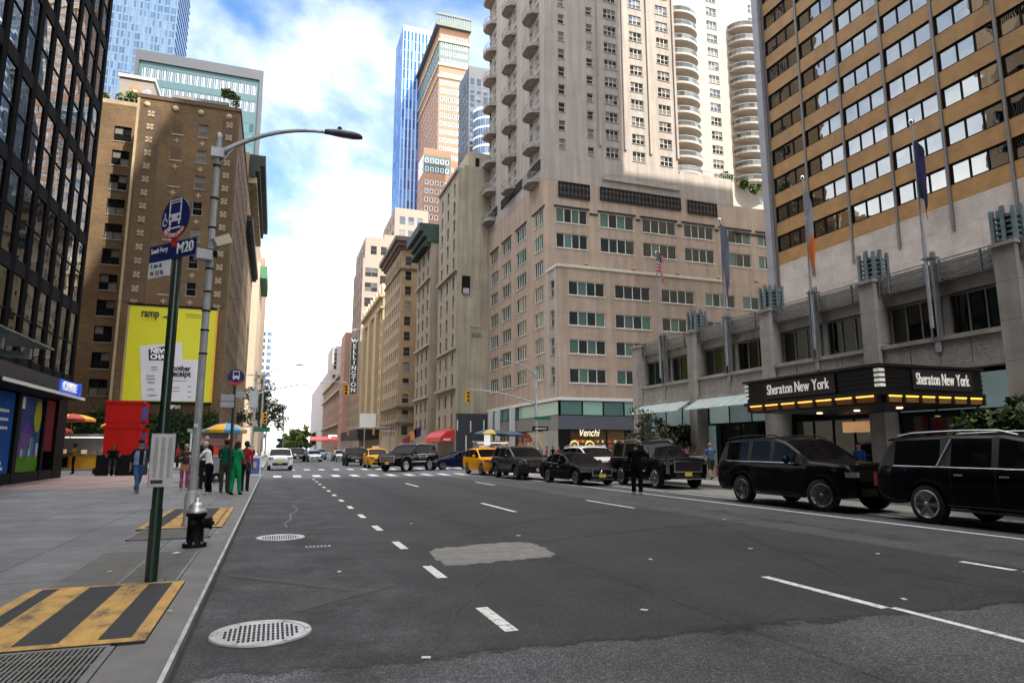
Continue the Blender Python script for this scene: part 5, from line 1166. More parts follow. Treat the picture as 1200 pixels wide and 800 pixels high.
g.box((xa_ - 2.6, Y - 2.6, zt_ + 1.0), (xb2 + .6, Y - 1.2, zt_ + 2.4), m_gt); g.box((xa_, Y + 2, zt_ - 3.98), (xb2, Y + 20, zt_ + 1), m_stone); g.build('roof_frame', b.root)
p0 = atY(490, 200, Y).x
b2 = b; b = Bld('stepped_wing', 'lower brick wing with a green tiled band in front of the orange brick skyscraper', 'building', 90, 340)
Y = 345; xa_, xb2 = atY(496, 200, Y).x, atY(528, 200, Y).x; zt_ = atY(505, 174, Y).z
for za_, zb2_, m_ in ((20, zt_ - 14.5, m_ob), (zt_ - 14.5, zt_ - 4, m_gt), (zt_ - 4, zt_, m_ob)):
    n = int((zb2_ - za_) / 5.0); rows_ = [za_ + 1 + 5.0 * k for k in range(n)]
    b.facade('S', Y, xa_, xb2, za_, zb2_, grid(lin(xa_ + 2, xb2 - 2, 5), rows_, 1.9, 2.6, 'sk'), m_); b.facade('W', xa_, Y, Y + 14, za_, zb2_, grid(lin(Y + 2, Y + 12, 3), rows_, 1.9, 2.6, 'sk'), m_wframe if m_ is m_gt else m_)
b.slab(xa_, xb2, Y + .01, Y + 14, 20, zt_, m_ob, 'NE'); b.done(cap=50)
b = Bld('grey_glass_tower', 'grey blue glass tower half hidden behind the balconies of the apartment tower', 'skyscraper', 120, 300)
Y = 300; xa_, xb2 = atY(549, 150, Y).x, atY(580, 150, Y).x; zt_ = atY(555, 78, Y).z
tower_face('S', Y, xa_, xb2, 20, zt_, 4, 4.6, 'far', 2.2, 3.6, M('slate_cladding', (.045, .048, .058), .4, .2, .1, .2)); tower_face('W', xa_, Y, Y + 20, 20, zt_, 6, 4.6, 'far', 2.4, 3.6, MATS['slate_cladding']); b.slab(xa_, xb2, Y + .01, Y + 20, 20, zt_, MATS['slate_cladding'], 'NE')
b.done(cap=50)
b = Bld('round_glass_tower', 'rounded pale glass tower low behind the apartment balconies', 'skyscraper', 116, 280)
Y = 285; cx = atY(572, 180, Y).x; rr_ = cx - atY(554, 180, Y).x; zt_ = atY(563, 132, Y).z
n = 20
for k in range(n):
    a0, a1 = math.pi + math.pi * k / n, math.pi + math.pi * (k + 1) / n; P0 = (cx + rr_ * math.cos(a0), Y + rr_ * math.sin(a0)); P1 = (cx + rr_ * math.cos(a1), Y + rr_ * math.sin(a1))
    b.wall.face([(*P0, 20), (*P1, 20), (*P1, zt_), (*P0, zt_)], m_white); mid = Vector(((P0[0] + P1[0]) / 2, (P0[1] + P1[1]) / 2, 0)); nrm = Vector((mid.x - cx, mid.y - Y, 0)).normalized(); L_ = (Vector(P1) - Vector(P0)).length
    for j in range(24): b.wins.append((mid + nrm * .06 + Vector((0, 0, zt_ - 5 - 4.6 * j)), math.atan2(nrm.y, nrm.x) + math.pi / 2, L_ * .9, 3.6, 'pale', nrm))
b.wall.face([(cx + rr_ * math.cos(math.pi + math.pi * k / n), Y + rr_ * math.sin(math.pi + math.pi * k / n), zt_) for k in range(n + 1)], m_white); b.done(cap=60)

# unseen buildings put in to shade the avenue and fill the reflections
for nm, lb, x0_, x1_, y0_, y1_, h_, m_ in (('stone_tower', 'unseen stone tower behind the camera, added to shade the avenue and plaza', 25, 60, -110, -25, 130, m_lime), ('shade_block', 'unseen plain block added behind the hotel tower to shade the beige block', 64, 115, -25, 36, 92, m_lime), ('street_block', 'long stone block closing the side street on the west', -230, -190, 20, 420, 60, m_lime), ('tall_brown_block', 'tall brown block north of the side street, hidden behind the dark glass tower', -40, -33, 107, 122, 115, M('dark_brown_brick', (.09, .06, .035), .85, 0, .3, .3)), ('side_street_tower', 'tall brown block on the side street, hidden behind the dark glass tower', -120, -36, 58, 70, 120, m_tan), ('brick_tower', 'brown brick tower on the avenue behind the camera', -50, -10, -110, -30, 85, m_tan)):
    b = Bld(nm, lb, 'building', (x0_ + x1_) / 2, (y0_ + y1_) / 2)
    sd = 'W' if x0_ > 0 else 'E'; b.facade(sd, x0_ if sd == 'W' else x1_, y0_, y1_, 0, h_, grid(lin(y0_ + 3, y1_ - 3, 14), lin(6, h_ - 5, 22), 1.8, 2.2, 'far'), m_); b.slab(x0_, x1_, y0_, y1_, 0, h_, m_, 'NS' + ('E' if sd == 'W' else 'W')); b.done(cap=0)
# ================================================================== vehicles
def MPAINT(name, col, rough=.5, metal=.0, coat=.22):
    m = M(name, col, rough, metal, .05, 4, coat=coat, spec=.03); return m
pt_black = MPAINT('black_car_paint', (.002, .002, .0025)); pt_yellow = MPAINT('taxi_paint', (.72, .3, .006), .3); pt_white = MPAINT('white_car_paint', (.7, .7, .7), .3); pt_grey = MPAINT('graphite_car_paint', (.035, .036, .038), .25, .3); pt_navy = MPAINT('navy_car_paint', (.008, .012, .05), .25, .2); pt_silver = MPAINT('silver_car_paint', (.4, .42, .45), .3, .5); pt_bluecar = MPAINT('pale_blue_car_paint', (.2, .3, .42), .3, .2)
cg = MGLASS('car_glass', (.006, .006, .007), (.01, .01, .01), .008, .015, .0, .5, .3, (.95, .97, 1), blend=.045); cg.name = 'car_glass'
m_tyre = M('tyre_rubber', (.008, .008, .008), .85, 0, .15, 8); m_alloy = M('alloy_rim', (.45, .46, .47), .3, .8, .05, 5); m_alloyd = M('dark_alloy', (.22, .22, .225), .35, .8, .05, 5)
m_trim = M('black_trim', (.006, .006, .006), .75, 0, .1, 5); m_under = M('underbody', (.006, .006, .006), .95, 0, 0); m_seam = m_under
m_hl = M('headlamp_glass', (.2, .21, .22), .08, .6, .1, 20, coat=1); m_tail = M('tail_lamp', (.35, .01, .012), .15, 0, .05, 10, coat=1); m_plate = M('yellow_number_plate', (.7, .5, .06), .5, 0, .05, 5); m_platew = M('pale_number_plate', (.6, .6, .55), .5); m_mesh = M('grille_mesh', (.03, .03, .032), .4, .6, .3, 30)
def interp(pts, s):
    if s <= pts[0][0]: return pts[0][1]
    for (a, va), (c, vc) in zip(pts, pts[1:]):
        if s <= c: t = (s - a) / (c - a); return va + (vc - va) * t
    return pts[-1][1]
def car(label, kind, P, paint, group='cars on the avenue'):
    """P: dimensions; s runs from the nose (0) to the tail (L); nose looks to -y"""
    L, W, sill = P['L'], P['W'], P['sill']; f, r_ = P['axles']; R = P['R']; Ra = R + P.get('gap', .07)
    root = thing(kind, label, P.get('cat', 'car'), (0, 0, 0), 0, group)
    top, belt = P['top'], P['belt']; cowl, head, rtop, rend = P['cowl'], P['head'], P['rtop'], P['rend']
    plan = P.get('plan', [(0, .74), (.1, .86), (.3, .945), (.8, .99), (1.4, 1), (L - 1.2, 1), (L - .5, .975), (L - .12, .92), (L, .86)])
    S = set()
    def add(a, c, n):
        for i in range(n + 1): S.add(round(a + (c - a) * i / n, 4))
    add(0, .3, 4); add(.3, cowl, 6); add(cowl, head, 5); add(head, rtop, 8); add(rtop, rend, 4); add(rend, L, 2)
    for c in (f, r_): add(c - Ra, c + Ra, 12)
    doors = P['doors']; sw = .008
    for d in doors: S |= {round(d - sw, 4), round(d + sw, 4)}
    for a, c in P['side']: S |= {round(a, 4), round(c, 4)}
    S = sorted(S)
    def zbot(s):
        z = interp(P.get('bottom', [(0, sill + .02), (.25, sill - .02), (L - .3, sill), (L, sill + .12)]), s)
        for c in (f, r_):
            if abs(s - c) < Ra: z = max(z, R * .98 + math.sqrt(max(0, Ra * Ra - (s - c) ** 2)))
        return z
    Ht = max(z for _, z in top); inset = P.get('inset', .17)
    rows = []
    for s in S:
        hw = W / 2 * interp(plan, s); zb = zbot(s); zl = interp(belt, s); zt = max(interp(top, s), zl + .012); t = max(0, min(1, (zt - zl) / (Ht - zl + 1e-6)))
        hgt = zl - min(zb, zl - .05); ws = hw * .968; wr = ws - inset * t - (1 - t) * .05
        sec = [(hw * .94, zb), (hw * .985, zb + .22 * hgt), (hw, zb + .5 * hgt), (hw * .995, zb + .8 * hgt), (hw * .98, zl - .015), (ws, zl + .005),
               (ws + (wr - ws) * .9, zl + (zt - zl) * .88), (wr - .05, zl + (zt - zl) * .97 + .004), (wr * .66, zt + .015 + .0), (wr * .33, zt + .028), (0, zt + .032)]
        rows.append(sec)
    n = len(rows[0]); y = lambda s: s - L / 2
    body, glass, wins_, dr = MB(), MB(), {}, {}; rglass = MB()
    def which_door(sc):
        for k in range(len(doors) - 1):
            if doors[k] + sw - 1e-6 < sc < doors[k + 1] - sw + 1e-6: return k
        return None
    def side_glass(sc):
        for k, (a, c) in enumerate(P['side']):
            if a < sc < c: return k
        return None
    for i in range(len(S) - 1):
        sc = (S[i] + S[i + 1]) / 2
        for side in (1, -1):
            for j in range(n - 1):
                q = [(side * rows[i][j][0], y(S[i]), rows[i][j][1]), (side * rows[i + 1][j][0], y(S[i + 1]), rows[i + 1][j][1]), (side * rows[i + 1][j + 1][0], y(S[i + 1]), rows[i + 1][j + 1][1]), (side * rows[i][j + 1][0], y(S[i]), rows[i][j + 1][1])]
                if side < 0: q.reverse()
                seam = any(abs(sc - d) < sw for d in doors)
                if j <= 4:
                    if seam and j < 5: body.face(q, m_seam); continue
                    k = which_door(sc)
                    low = P.get('clad') and j == 0
                    (dr.setdefault((k, side), MB()) if k is not None else body).face(q, m_trim if low else paint, True)
                elif j == 5:
                    k = side_glass(sc); tall = rows[i][6][1] - rows[i][5][1] > .1
                    if k is not None and tall: wins_.setdefault((k, side), MB()).face(q, cg, True)
                    else: body.face(q, m_trim if (head - .75 < sc < rend and tall) else paint, True)
                else:
                    ws_ = cowl < sc < head and j >= 7; rg = P.get('rg', True) and rtop < sc < rend and j >= 7
                    if ws_ or rg: (glass if ws_ else rglass).face(q, cg, True)
                    else: body.face(q, P.get('roofmat', paint) if head <= sc <= rtop else paint, True)
    # nose and tail
    for idx, fl in ((0, False), (len(S) - 1, True)):
        rr = rows[idx]; pts = [(a, y(S[idx]), z) for a, z in rr] + [(-a, y(S[idx]), z) for a, z in reversed(rr[:-1])]
        if not fl: pts.reverse()
        body.face(pts, paint)
    def fin(mb, nm, par):
        o = mb.build(nm, par, weld=True); o.data.set_sharp_from_angle(angle=D2R(32)); return o
    bo = fin(body, 'body', root)
    if glass.v: fin(glass, 'windscreen', root)
    if rglass.v: fin(rglass, 'rear_window', root)
    dn = {}
    for (k, s), mb in dr.items(): dn[(k, s)] = fin(mb, 'door', root)
    for (k, s), mb in wins_.items(): fin(mb, 'window', dn.get((k, s), bo) if k < len(doors) - 1 else bo)
    # chrome line under the side glass
    trim = P.get('trim', m_trim)
    for s_ in (1, -1):
        g = MB(); a, c = P['side'][0][0], P['side'][-1][1]
        pts = []
        for s in S:
            if a - .05 <= s <= c + .05: i = S.index(s); pts.append((s_ * (rows[i][5][0] + .004), y(s), rows[i][5][1]))
        g.tube(pts, .014, trim, 5)
        if P.get('wrap'):
            pts2 = [(s_ * (rows[i][6][0] + .012), y(S[i]), rows[i][6][1]) for i in range(len(S)) if a + .35 <= S[i] <= c]; g.tube(pts2, .013, trim, 5)
        g.build('window_trim', root)
        for k in range(len(doors) - 1):
            d = dn.get((k, s_)); sx = doors[k + 1] - .2; i = min(range(len(S)), key=lambda q: abs(S[q] - sx)); z = rows[i][4][1] - .13
            g = MB(); g.obox((s_ * (rows[i][3][0] + .018), y(sx), z), (.03, .2, .035), P.get('handle', paint)); g.build('handle', d or root)
        # mirror
        ms = cowl + (head - cowl) * P.get('mir', .62); i = min(range(len(S)), key=lambda q: abs(S[q] - ms)); mx_ = rows[i][5][0]; mz = rows[i][5][1] + .09
        g = MB(); g.ell((s_ * (mx_ + .16), y(ms), mz), (.13, .07, .1), paint, 10, 6); g.obox((s_ * (mx_ + .05), y(ms), mz - .06), (.14, .05, .04), m_trim); g.build('wing_mirror', root)
    if P.get('dpillar'):
        for s_ in (1, -1):
            i0, i1 = [min(range(len(S)), key=lambda q: abs(S[q] - t)) for t in P['dpillar']]; g = MB(); g.tube([(s_ * (rows[i0][5][0] + .006), y(S[i0]), rows[i0][5][1]), (s_ * (rows[i1][6][0] + .012), y(S[i1]), rows[i1][6][1])], .02, m_chrome, 5); g.build('pillar_trim', root)
    # wells, underbody
    g = MB(); ww = W / 2 - .26; g.box((-ww, y(.25), sill + .03), (ww, y(L - .25), R * 2 + .1), m_under); g.build('underbody', root)
    # wheels
    for sc, steer in ((f, P.get('steer', 0)), (r_, 0)):
        for s_ in (1, -1):
            g = MB(); hwid = .12; rr = P.get('rim', .68) * R
            g.lathe([(rr, -hwid), (R * .93, -hwid), (R, -hwid * .7), (R, hwid * .7), (R * .93, hwid), (rr, hwid), (rr, -hwid)], (0, 0, 0), m_tyre, 28, 'X')
            o = g.build('wheel', root); o.location = (s_ * (W / 2 - hwid - .035), y(sc), R)
            if steer: o.rotation_euler = (0, 0, steer)
            al = P.get('alloy', m_alloy); g = MB()
            g.lathe([(rr * 1.01, s_ * hwid * 1.02), (rr * .93, s_ * hwid * 1.02), (rr * .9, s_ * hwid * .5), (rr * .1, s_ * hwid * .3)], (0, 0, 0), m_alloyd, 28, 'X'); g.lathe([(rr * 1.02, s_ * hwid * .98), (rr * 1.0, s_ * hwid * 1.08), (rr * .9, s_ * hwid * 1.06), (rr * .89, s_ * hwid * .7)], (0, 0, 0), al, 28, 'X')
            ns = P.get('spokes', 6)
            for k in range(ns):
                for dd in ((-.1, .1) if P.get('twin', True) else (0,)):
                    t = 2 * math.pi * k / ns; a0, a1 = t + dd * 2.2, t + dd
                    p0 = Vector((s_ * hwid * .86, rr * .12 * math.cos(a0), rr * .12 * math.sin(a0))); p1 = Vector((s_ * hwid * .98, rr * .93 * math.cos(a1), rr * .93 * math.sin(a1)))
                    wv = Vector((0, -math.sin(t), math.cos(t))) * rr * (.055 if P.get('twin', True) else .09); dv = Vector((s_ * .02, 0, 0))
                    g.mesh([p0 - wv, p0 + wv, p1 + wv, p1 - wv, p0 - wv + dv, p0 + wv + dv, p1 + wv + dv, p1 - wv + dv], [(4, 5, 6, 7), (0, 4, 7, 3), (1, 2, 6, 5), (3, 7, 6, 2), (7, 6, 5, 4)], al)
            g.lathe([(0, s_ * hwid * 1.1), (rr * .16, s_ * hwid * 1.08), (rr * .2, s_ * hwid * .8)], (0, 0, 0), al, 14, 'X')
            q = g.build('rim', root); q.parent = o; q.location = (0, 0, 0)
    # front details; fz(z, x) slides pieces onto the nose
    def nose(x0, x1, z0, z1, d, mat, nm, proud=.012, par=None, nx=6):
        g = MB()
        def ynose(x):
            ax = abs(x)
            for i in range(len(S) - 1):
                if W / 2 * interp(plan, S[i + 1]) > ax: 
                    a, c = W / 2 * interp(plan, S[i]), W / 2 * interp(plan, S[i + 1]); return y(S[i]) if ax < a else y(S[i] + (S[i + 1] - S[i]) * (ax - a) / max(1e-6, c - a))
            return y(1)
        for k in range(nx):
            xa, xb = x0 + (x1 - x0) * k / nx, x0 + (x1 - x0) * (k + 1) / nx; ya, yb = ynose(xa) - proud, ynose(xb) - proud
            g.mesh([(xa, ya, z0), (xb, yb, z0), (xb, yb, z1), (xa, ya, z1), (xa, ya + d, z0), (xb, yb + d, z0), (xb, yb + d, z1), (xa, ya + d, z1)], [(0, 1, 2, 3), (3, 2, 6, 7), (4, 5, 1, 0), (0, 3, 7, 4), (1, 5, 6, 2)], mat)
        return g.build(nm, par or root)
    G = P['grille']; nose(-G[0], G[0], G[1], G[2], .06, P.get('gmat', m_mesh), 'grille')
    if P.get('gframe'):
        nose(-G[0] - .04, G[0] + .04, G[2], G[2] + .045, .06, P['gframe'], 'grille_trim', .03); nose(-G[0] - .03, G[0] + .03, G[1] - .045, G[1], .06, P['gframe'], 'grille_trim', .03)
        for s_ in (-1, 1): nose(s_ * G[0] - .025, s_ * G[0] + .025, G[1], G[2], .06, P['gframe'], 'grille_trim', .03, nx=1)
    for b_ in P.get('gbars', ()): nose(-G[0] + .03, G[0] - .03, b_ - .012, b_ + .012, .05, P.get('gbarmat', m_chrome), 'grille_bar', .028)
    if P.get('badge'): 
        g = MB(); g.lathe([(.05, 0), (.1, 0), (.1, .02), (.05, .02)], (0, y(0) - .05, (G[1] + G[2]) / 2), m_chrome, 16, 'Y'); g.box((-.012, y(0) - .05, (G[1] + G[2]) / 2), (.012, y(0) - .035, (G[1] + G[2]) / 2 + .09), m_chrome); g.build('badge', root)
    for s_ in (-1, 1):
        hx0, hx1, hz0, hz1 = P['lamp']; a, c = sorted((s_ * hx0, s_ * hx1)); nose(a, c, hz0, hz1, .1, m_hl, 'headlight', .02)
        if P.get('drl'): nose(min(s_ * P['drl'][0], s_ * P['drl'][1]), max(s_ * P['drl'][0], s_ * P['drl'][1]), P['drl'][2], P['drl'][3], .05, m_hl, 'running_light', .03, nx=1)
        i = len(S) - 2; tz = interp(belt, L - .1)
        tl = P.get('tail', (tz - .35, tz - .02)); g = MB(); hx = W / 2 * .93; g.box((s_ * (W / 2 * interp(plan, L - .06) + .012), y(L - .1), tl[0]), (s_ * (hx - .22), y(L) + .012, tl[1]), m_tail); g.build('tail_light', root)
    lo = P.get('lower', (.55, sill + .06, sill + .24)); nose(-lo[0], lo[0], lo[1], lo[2], .06, m_trim, 'lower_intake', .016)
    if P.get('skid'): nose(-.8, .8, sill + .02, sill + .055, .05, P['skid'], 'bumper_trim', .03)
    pz = P.get('pz', sill + .32); nose(-.16, .16, pz, pz + .16, .02, P.get('plate', m_plate), 'number_plate', .045, nx=1)
    g = MB(); g.box((-.16, y(L) + .004, .85), (.16, y(L) + .02, 1.0), m_platew); g.build('number_plate', root)
    if P.get('rails'):
        for s_ in (-1, 1):
            g = MB(); z = [interp(top, s) + .075 for s in lin(head + .15, rtop - .1, 8)]; x = W / 2 * .968 - inset - .06
            pts = [(s_ * x, y(s), zz) for s, zz in zip(lin(head + .15, rtop - .1, 8), z)]; pts[0] = (*pts[0][:2], pts[0][2] - .05); pts[-1] = (*pts[-1][:2], pts[-1][2] - .05); g.tube(pts, .022, P['rails'], 6); g.build('roof_rail', root)
    if P.get('arch'):
        for sc in (f, r_):
            for s_ in (-1, 1):
                g = MB(); pts = [(s_ * (W / 2 + .004), y(sc + (Ra + .03) * math.cos(D2R(a))), max(sill, R * .98 + (Ra + .03) * math.sin(D2R(a)))) for a in range(-5, 186, 10)]; g.tube(pts, .035, m_trim, 6); g.build('wheel_arch', root)
    if P.get('step'):
        for s_ in (-1, 1): g = MB(); g.box((s_ * (W / 2 - .14), y(f + Ra + .1), sill - .06), (s_ * (W / 2 + .01), y(r_ - Ra - .1), sill - .02), m_trim); g.build('running_board', root)
    if P.get('spoiler'):
        g = MB(); zz = interp(top, rtop) + .02; g.mesh([(-.78, y(rtop - .1), zz), (.78, y(rtop - .1), zz), (.72, y(rtop + .22), zz - .03), (-.72, y(rtop + .22), zz - .03), (-.78, y(rtop - .1), zz - .04), (.78, y(rtop - .1), zz - .04), (.72, y(rtop + .22), zz - .06), (-.72, y(rtop + .22), zz - .06)], [(0, 1, 2, 3), (7, 6, 5, 4), (2, 6, 7, 3), (0, 3, 7, 4), (1, 5, 6, 2)], paint); g.build('spoiler', root)
    if P.get('crossbody'):
        for s_ in (-1, 1): g = MB(); g.box((s_ * (W / 2 + .0), y(f + Ra + .15), sill + .3), (s_ * (W / 2 + .016), y(r_ - Ra - .1), sill + .34), P['crossbody']); g.build('door_trim', root)
    if P.get('taxi'):
        g = MB(); g.box((-.3, y(head + .7), Ht + .05), (.3, y(head + .9), Ht + .22), m_white); g.build('roof_sign', root)
    return root
BIG = dict(L=5.72, W=2.05, sill=.38, axles=(.98, 4.36), R=.415, rim=.72, top=[(0, .95), (.03, 1.08), (.12, 1.17), (.9, 1.23), (1.35, 1.27), (2.2, 1.8), (2.6, 1.895), (3.6, 1.91), (5.1, 1.87), (5.25, 1.82), (5.62, 1.25), (5.68, 1.1), (5.72, 1.0)], belt=[(0, .9), (.1, 1.1), (.9, 1.17), (1.4, 1.2), (5.5, 1.22), (5.72, .98)], cowl=1.35, head=2.25, rtop=5.2, rend=5.62,
           doors=(1.62, 2.78, 3.72), side=[(1.8, 2.72), (2.86, 3.72), (3.98, 5.12)], grille=(.62, .72, 1.05), gbars=(.8, .92), lamp=(.66, .9, .88, 1.03), rails=m_alloy, spokes=6, trim=m_chrome, handle=m_chrome, wrap=False, step=True, dpillar=(4.02, 3.8), cat='suv', inset=.15, spoiler=True)
EXP = dict(BIG, dpillar=None, L=5.33, axles=(.93, 4.04), top=[(0, .95), (.03, 1.1), (.14, 1.2), (.9, 1.26), (1.32, 1.3), (2.2, 1.82), (2.6, 1.92), (3.6, 1.93), (4.75, 1.88), (4.9, 1.83), (5.2, 1.28), (5.28, 1.1), (5.33, 1.0)], belt=[(0, .92), (.1, 1.12), (.9, 1.2), (1.4, 1.22), (5.1, 1.24), (5.33, .98)], cowl=1.32, head=2.25, rtop=4.88, rend=5.2, doors=(1.55, 2.7, 3.62), side=[(1.75, 2.63), (2.78, 3.56), (3.72, 4.72)], grille=(.58, .8, 1.06), rails=m_trim, handle=m_trim, alloy=m_alloyd, wrap=False, lamp=(.6, .9, .9, 1.03), steer=.32, spokes=6, gbars=(.86, .95), gbarmat=m_trim)
ESC = dict(BIG, dpillar=None, L=5.38, axles=(.95, 4.02), top=[(0, 1.0), (.03, 1.14), (.12, 1.2), (.9, 1.26), (1.35, 1.29), (2.2, 1.82), (2.6, 1.93), (3.6, 1.94), (4.8, 1.9), (4.95, 1.85), (5.28, 1.25), (5.34, 1.1), (5.38, 1.0)], belt=[(0, .95), (.1, 1.13), (.9, 1.2), (1.4, 1.22), (5.15, 1.24), (5.38, 1.0)], rtop=4.92, rend=5.28, doors=(1.6, 2.75, 3.68), side=[(1.8, 2.68), (2.84, 3.62), (3.85, 4.8)], grille=(.62, .72, 1.1), gframe=m_chrome, gbars=(), drl=(.84, .93, .62, 1.12), lamp=(.7, .96, 1.0, 1.1), skid=m_chrome, pz=.52, crossbody=m_chrome, badge=False, plan=[(0, .82), (.1, .92), (.3, .97), (.8, 1), (1.4, 1), (4.2, 1), (4.9, .975), (5.26, .92), (5.38, .86)])
EXPL = dict(L=5.05, W=2.0, sill=.33, axles=(.93, 3.95), R=.385, rim=.68, top=[(0, .85), (.03, .98), (.12, 1.06), (.9, 1.13), (1.3, 1.17), (2.15, 1.64), (2.5, 1.73), (3.4, 1.75), (4.5, 1.69), (4.62, 1.64), (4.92, 1.2), (5.0, 1.05), (5.05, .95)], belt=[(0, .82), (.1, .98), (.9, 1.07), (1.4, 1.1), (4.8, 1.17), (5.05, .93)], cowl=1.3, head=2.2, rtop=4.62, rend=4.92, doors=(1.5, 2.6, 3.5), side=[(1.72, 2.53), (2.68, 3.45), (3.58, 4.45)], grille=(.6, .66, .95), gmat=m_mesh, gbars=(.74, .82, .9), gbarmat=m_alloy, lamp=(.63, .96, .8, .95), rails=m_alloy, arch=True, clad=True, trim=m_chrome, cat='suv', pz=.45, plate=m_platew, alloy=m_alloyd, spokes=5)
MERC = dict(L=4.92, W=1.86, sill=.23, axles=(.86, 3.75), R=.335, rim=.72, top=[(0, .62), (.03, .7), (.15, .78), (.9, .9), (1.45, .96), (2.35, 1.36), (2.75, 1.43), (3.3, 1.42), (3.7, 1.34), (4.35, 1.07), (4.8, 1.01), (4.88, .9), (4.92, .8)], belt=[(0, .6), (.12, .72), (.9, .86), (1.5, .9), (4.2, .98), (4.75, .97), (4.92, .78)], cowl=1.45, head=2.4, rtop=3.55, rend=4.3, doors=(1.6, 2.65, 3.4), side=[(1.9, 2.58), (2.7, 3.36), (3.42, 3.85)], grille=(.48, .46, .7), gbars=(.58,), lamp=(.52, .88, .58, .72), trim=m_chrome, wrap=True, handle=m_chrome, inset=.2, cat='car', pz=.36, badge=True, spokes=5, lower=(.6, .26, .38), gframe=m_alloy, skid=m_alloyd, alloy=m_alloyd)
TAXI = dict(EXPL, L=4.6, W=1.88, sill=.27, axles=(.9, 3.6), R=.35, top=[(0, .8), (.03, .92), (.12, .99), (.85, 1.07), (1.2, 1.1), (2.0, 1.55), (2.35, 1.64), (3.2, 1.65), (4.1, 1.58), (4.2, 1.52), (4.48, 1.15), (4.55, 1.0), (4.6, .9)], belt=[(0, .78), (.1, .92), (.85, 1.02), (1.3, 1.05), (4.35, 1.12), (4.6, .9)], cowl=1.2, head=2.05, rtop=4.2, rend=4.48, doors=(1.38, 2.4, 3.25), side=[(1.58, 2.34), (2.48, 3.2), (3.32, 4.0)], grille=(.46, .58, .76), gbars=(), lamp=(.5, .88, .82, .96), rails=None, clad=False, arch=False, taxi=True, trim=m_trim, plate=m_plate, pz=.42, lower=(.62, .3, .5), cat='taxi', alloy=m_alloyd)
WHITE = dict(TAXI, taxi=False, arch=False, clad=True, cat='suv', rails=m_trim, grille=(.4, .8, .9), gbars=(), lamp=(.5, .86, .86, 1.0), lower=(.55, .38, .58), plate=m_plate, pz=.5, gmat=m_alloy)
SEDAN = dict(MERC, badge=False, wrap=False, trim=m_trim, handle=m_trim, gframe=None)
VAN = dict(BIG, dpillar=None, L=5.6, W=2.02, top=[(0, 1.0), (.03, 1.1), (.2, 1.25), (.7, 1.38), (1.0, 1.5), (1.7, 2.25), (2.1, 2.42), (5.3, 2.42), (5.45, 2.38), (5.55, 1.6), (5.6, 1.2)], belt=[(0, .95), (.2, 1.18), (1.0, 1.34), (5.5, 1.36), (5.6, 1.1)], cowl=.95, head=1.75, rtop=5.4, rend=5.5, doors=(1.2, 2.2), side=[(1.35, 2.15), (2.3, 3.6), (3.7, 5.2)], rails=None, trim=m_trim, handle=m_trim, wrap=False, step=False, spoiler=False, cat='van')
KERB = 'vehicles standing along the hotel kerb'; FAR = 'cars farther up the avenue'
c = car('longest black SUV, with chrome roof rail, cut off by the right edge', 'parked_suv', BIG, pt_black, KERB); place(c, (14.5, 12.42 - 5.72 / 2, 0), 0)
c = car('black SUV with dark wheels and its front wheels turned, behind the long SUV', 'parked_suv', EXP, pt_black, KERB); place(c, (14.42, 18.42 - 5.33 / 2, 0), 0)
c = car('black luxury SUV with a tall chrome-framed grille, behind the man in black', 'parked_suv', ESC, pt_black, KERB); place(c, (15.85, 24.3 - .95 + 5.38 / 2, 0), D2R(-2))
c = car('black sedan with a round grille badge and yellow number plate', 'parked_car', MERC, pt_black, KERB); place(c, (13.66, 27.9 - .86 + 4.92 / 2, 0), D2R(3))
c = car('dark grey SUV with silver grille bars behind the black sedan', 'parked_suv', EXPL, pt_grey, KERB); place(c, (13.1, 34.0 - .93 + 5.05 / 2, 0), D2R(2))
tx = car('yellow taxi standing directly behind the dark grey SUV', 'taxi', TAXI, pt_yellow, 'yellow taxis'); place(tx, (12.95, 40.2 - .9 + 2.3, 0), D2R(3))
def dup(src, label, loc, rz, paint=None, cat=None, group=None):
    c = copy_tree(src); place(c, loc, rz); c['label'] = label
    if group: c['group'] = group
    return c
dup(tx, 'yellow taxi half hidden behind the black SUV that crosses the junction', (8.5, 59.8, 0), 0)
dup(tx, 'far yellow taxi in the right lane well beyond the junction', (13.6, 112, 0), 0)
NAV = dict(ESC, drl=None, lamp=(.6, .97, .95, 1.1), gbars=(.8, .9, 1.0), plate=m_plate, crossbody=m_chrome, skid=None)
c = car('black SUV with chrome trim turning across the junction, front to the left', 'turning_suv', NAV, pt_black, FAR); place(c, (9.65, 50.6, 0), D2R(-46))
c = car('dark blue sedan side-on at the far side of the junction', 'crossing_car', SEDAN, pt_navy, FAR); place(c, (13.7, 52.3, 0), D2R(-75))
ws = car('white compact SUV driving in the left lane by the kerb', 'white_suv', WHITE, pt_white, FAR); place(ws, (.5, 56.2, 0), 0)
dk = car('black SUV approaching in the middle lane beyond the turning SUV', 'approaching_suv', EXPL, pt_black, FAR); place(dk, (7.5, 67.8, 0), 0)
dup(dk, 'far dark car to the right of the white compact SUV', (2.9, 92, 0), 0)
sv = car('far pale grey car in the middle of the avenue', 'distant_car', SEDAN, pt_silver, FAR); place(sv, (5.0, 92, 0), 0)
bc = car('far light blue car beside the pale grey one', 'distant_car', WHITE, pt_bluecar, FAR); place(bc, (7.0, 112, 0), 0)
dup(sv, 'far silver car left of the sidewalk shed', (8.7, 98, 0), 0); dup(ws, 'far white SUV close to the trees at the avenue end', (2.6, 150, 0), 0)
dup(dk, 'far black SUV in the right lane under the sidewalk shed', (12.4, 95, 0), 0); dup(bc, 'far blue car deep in the avenue near the trees', (6.5, 165, 0), 0)
c = car('white SUV mostly hidden between the black sedan and the luxury SUV', 'parked_suv', dict(EXPL, plate=m_platew), pt_white, KERB); place(c, (16.2, 32.9, 0), 0)
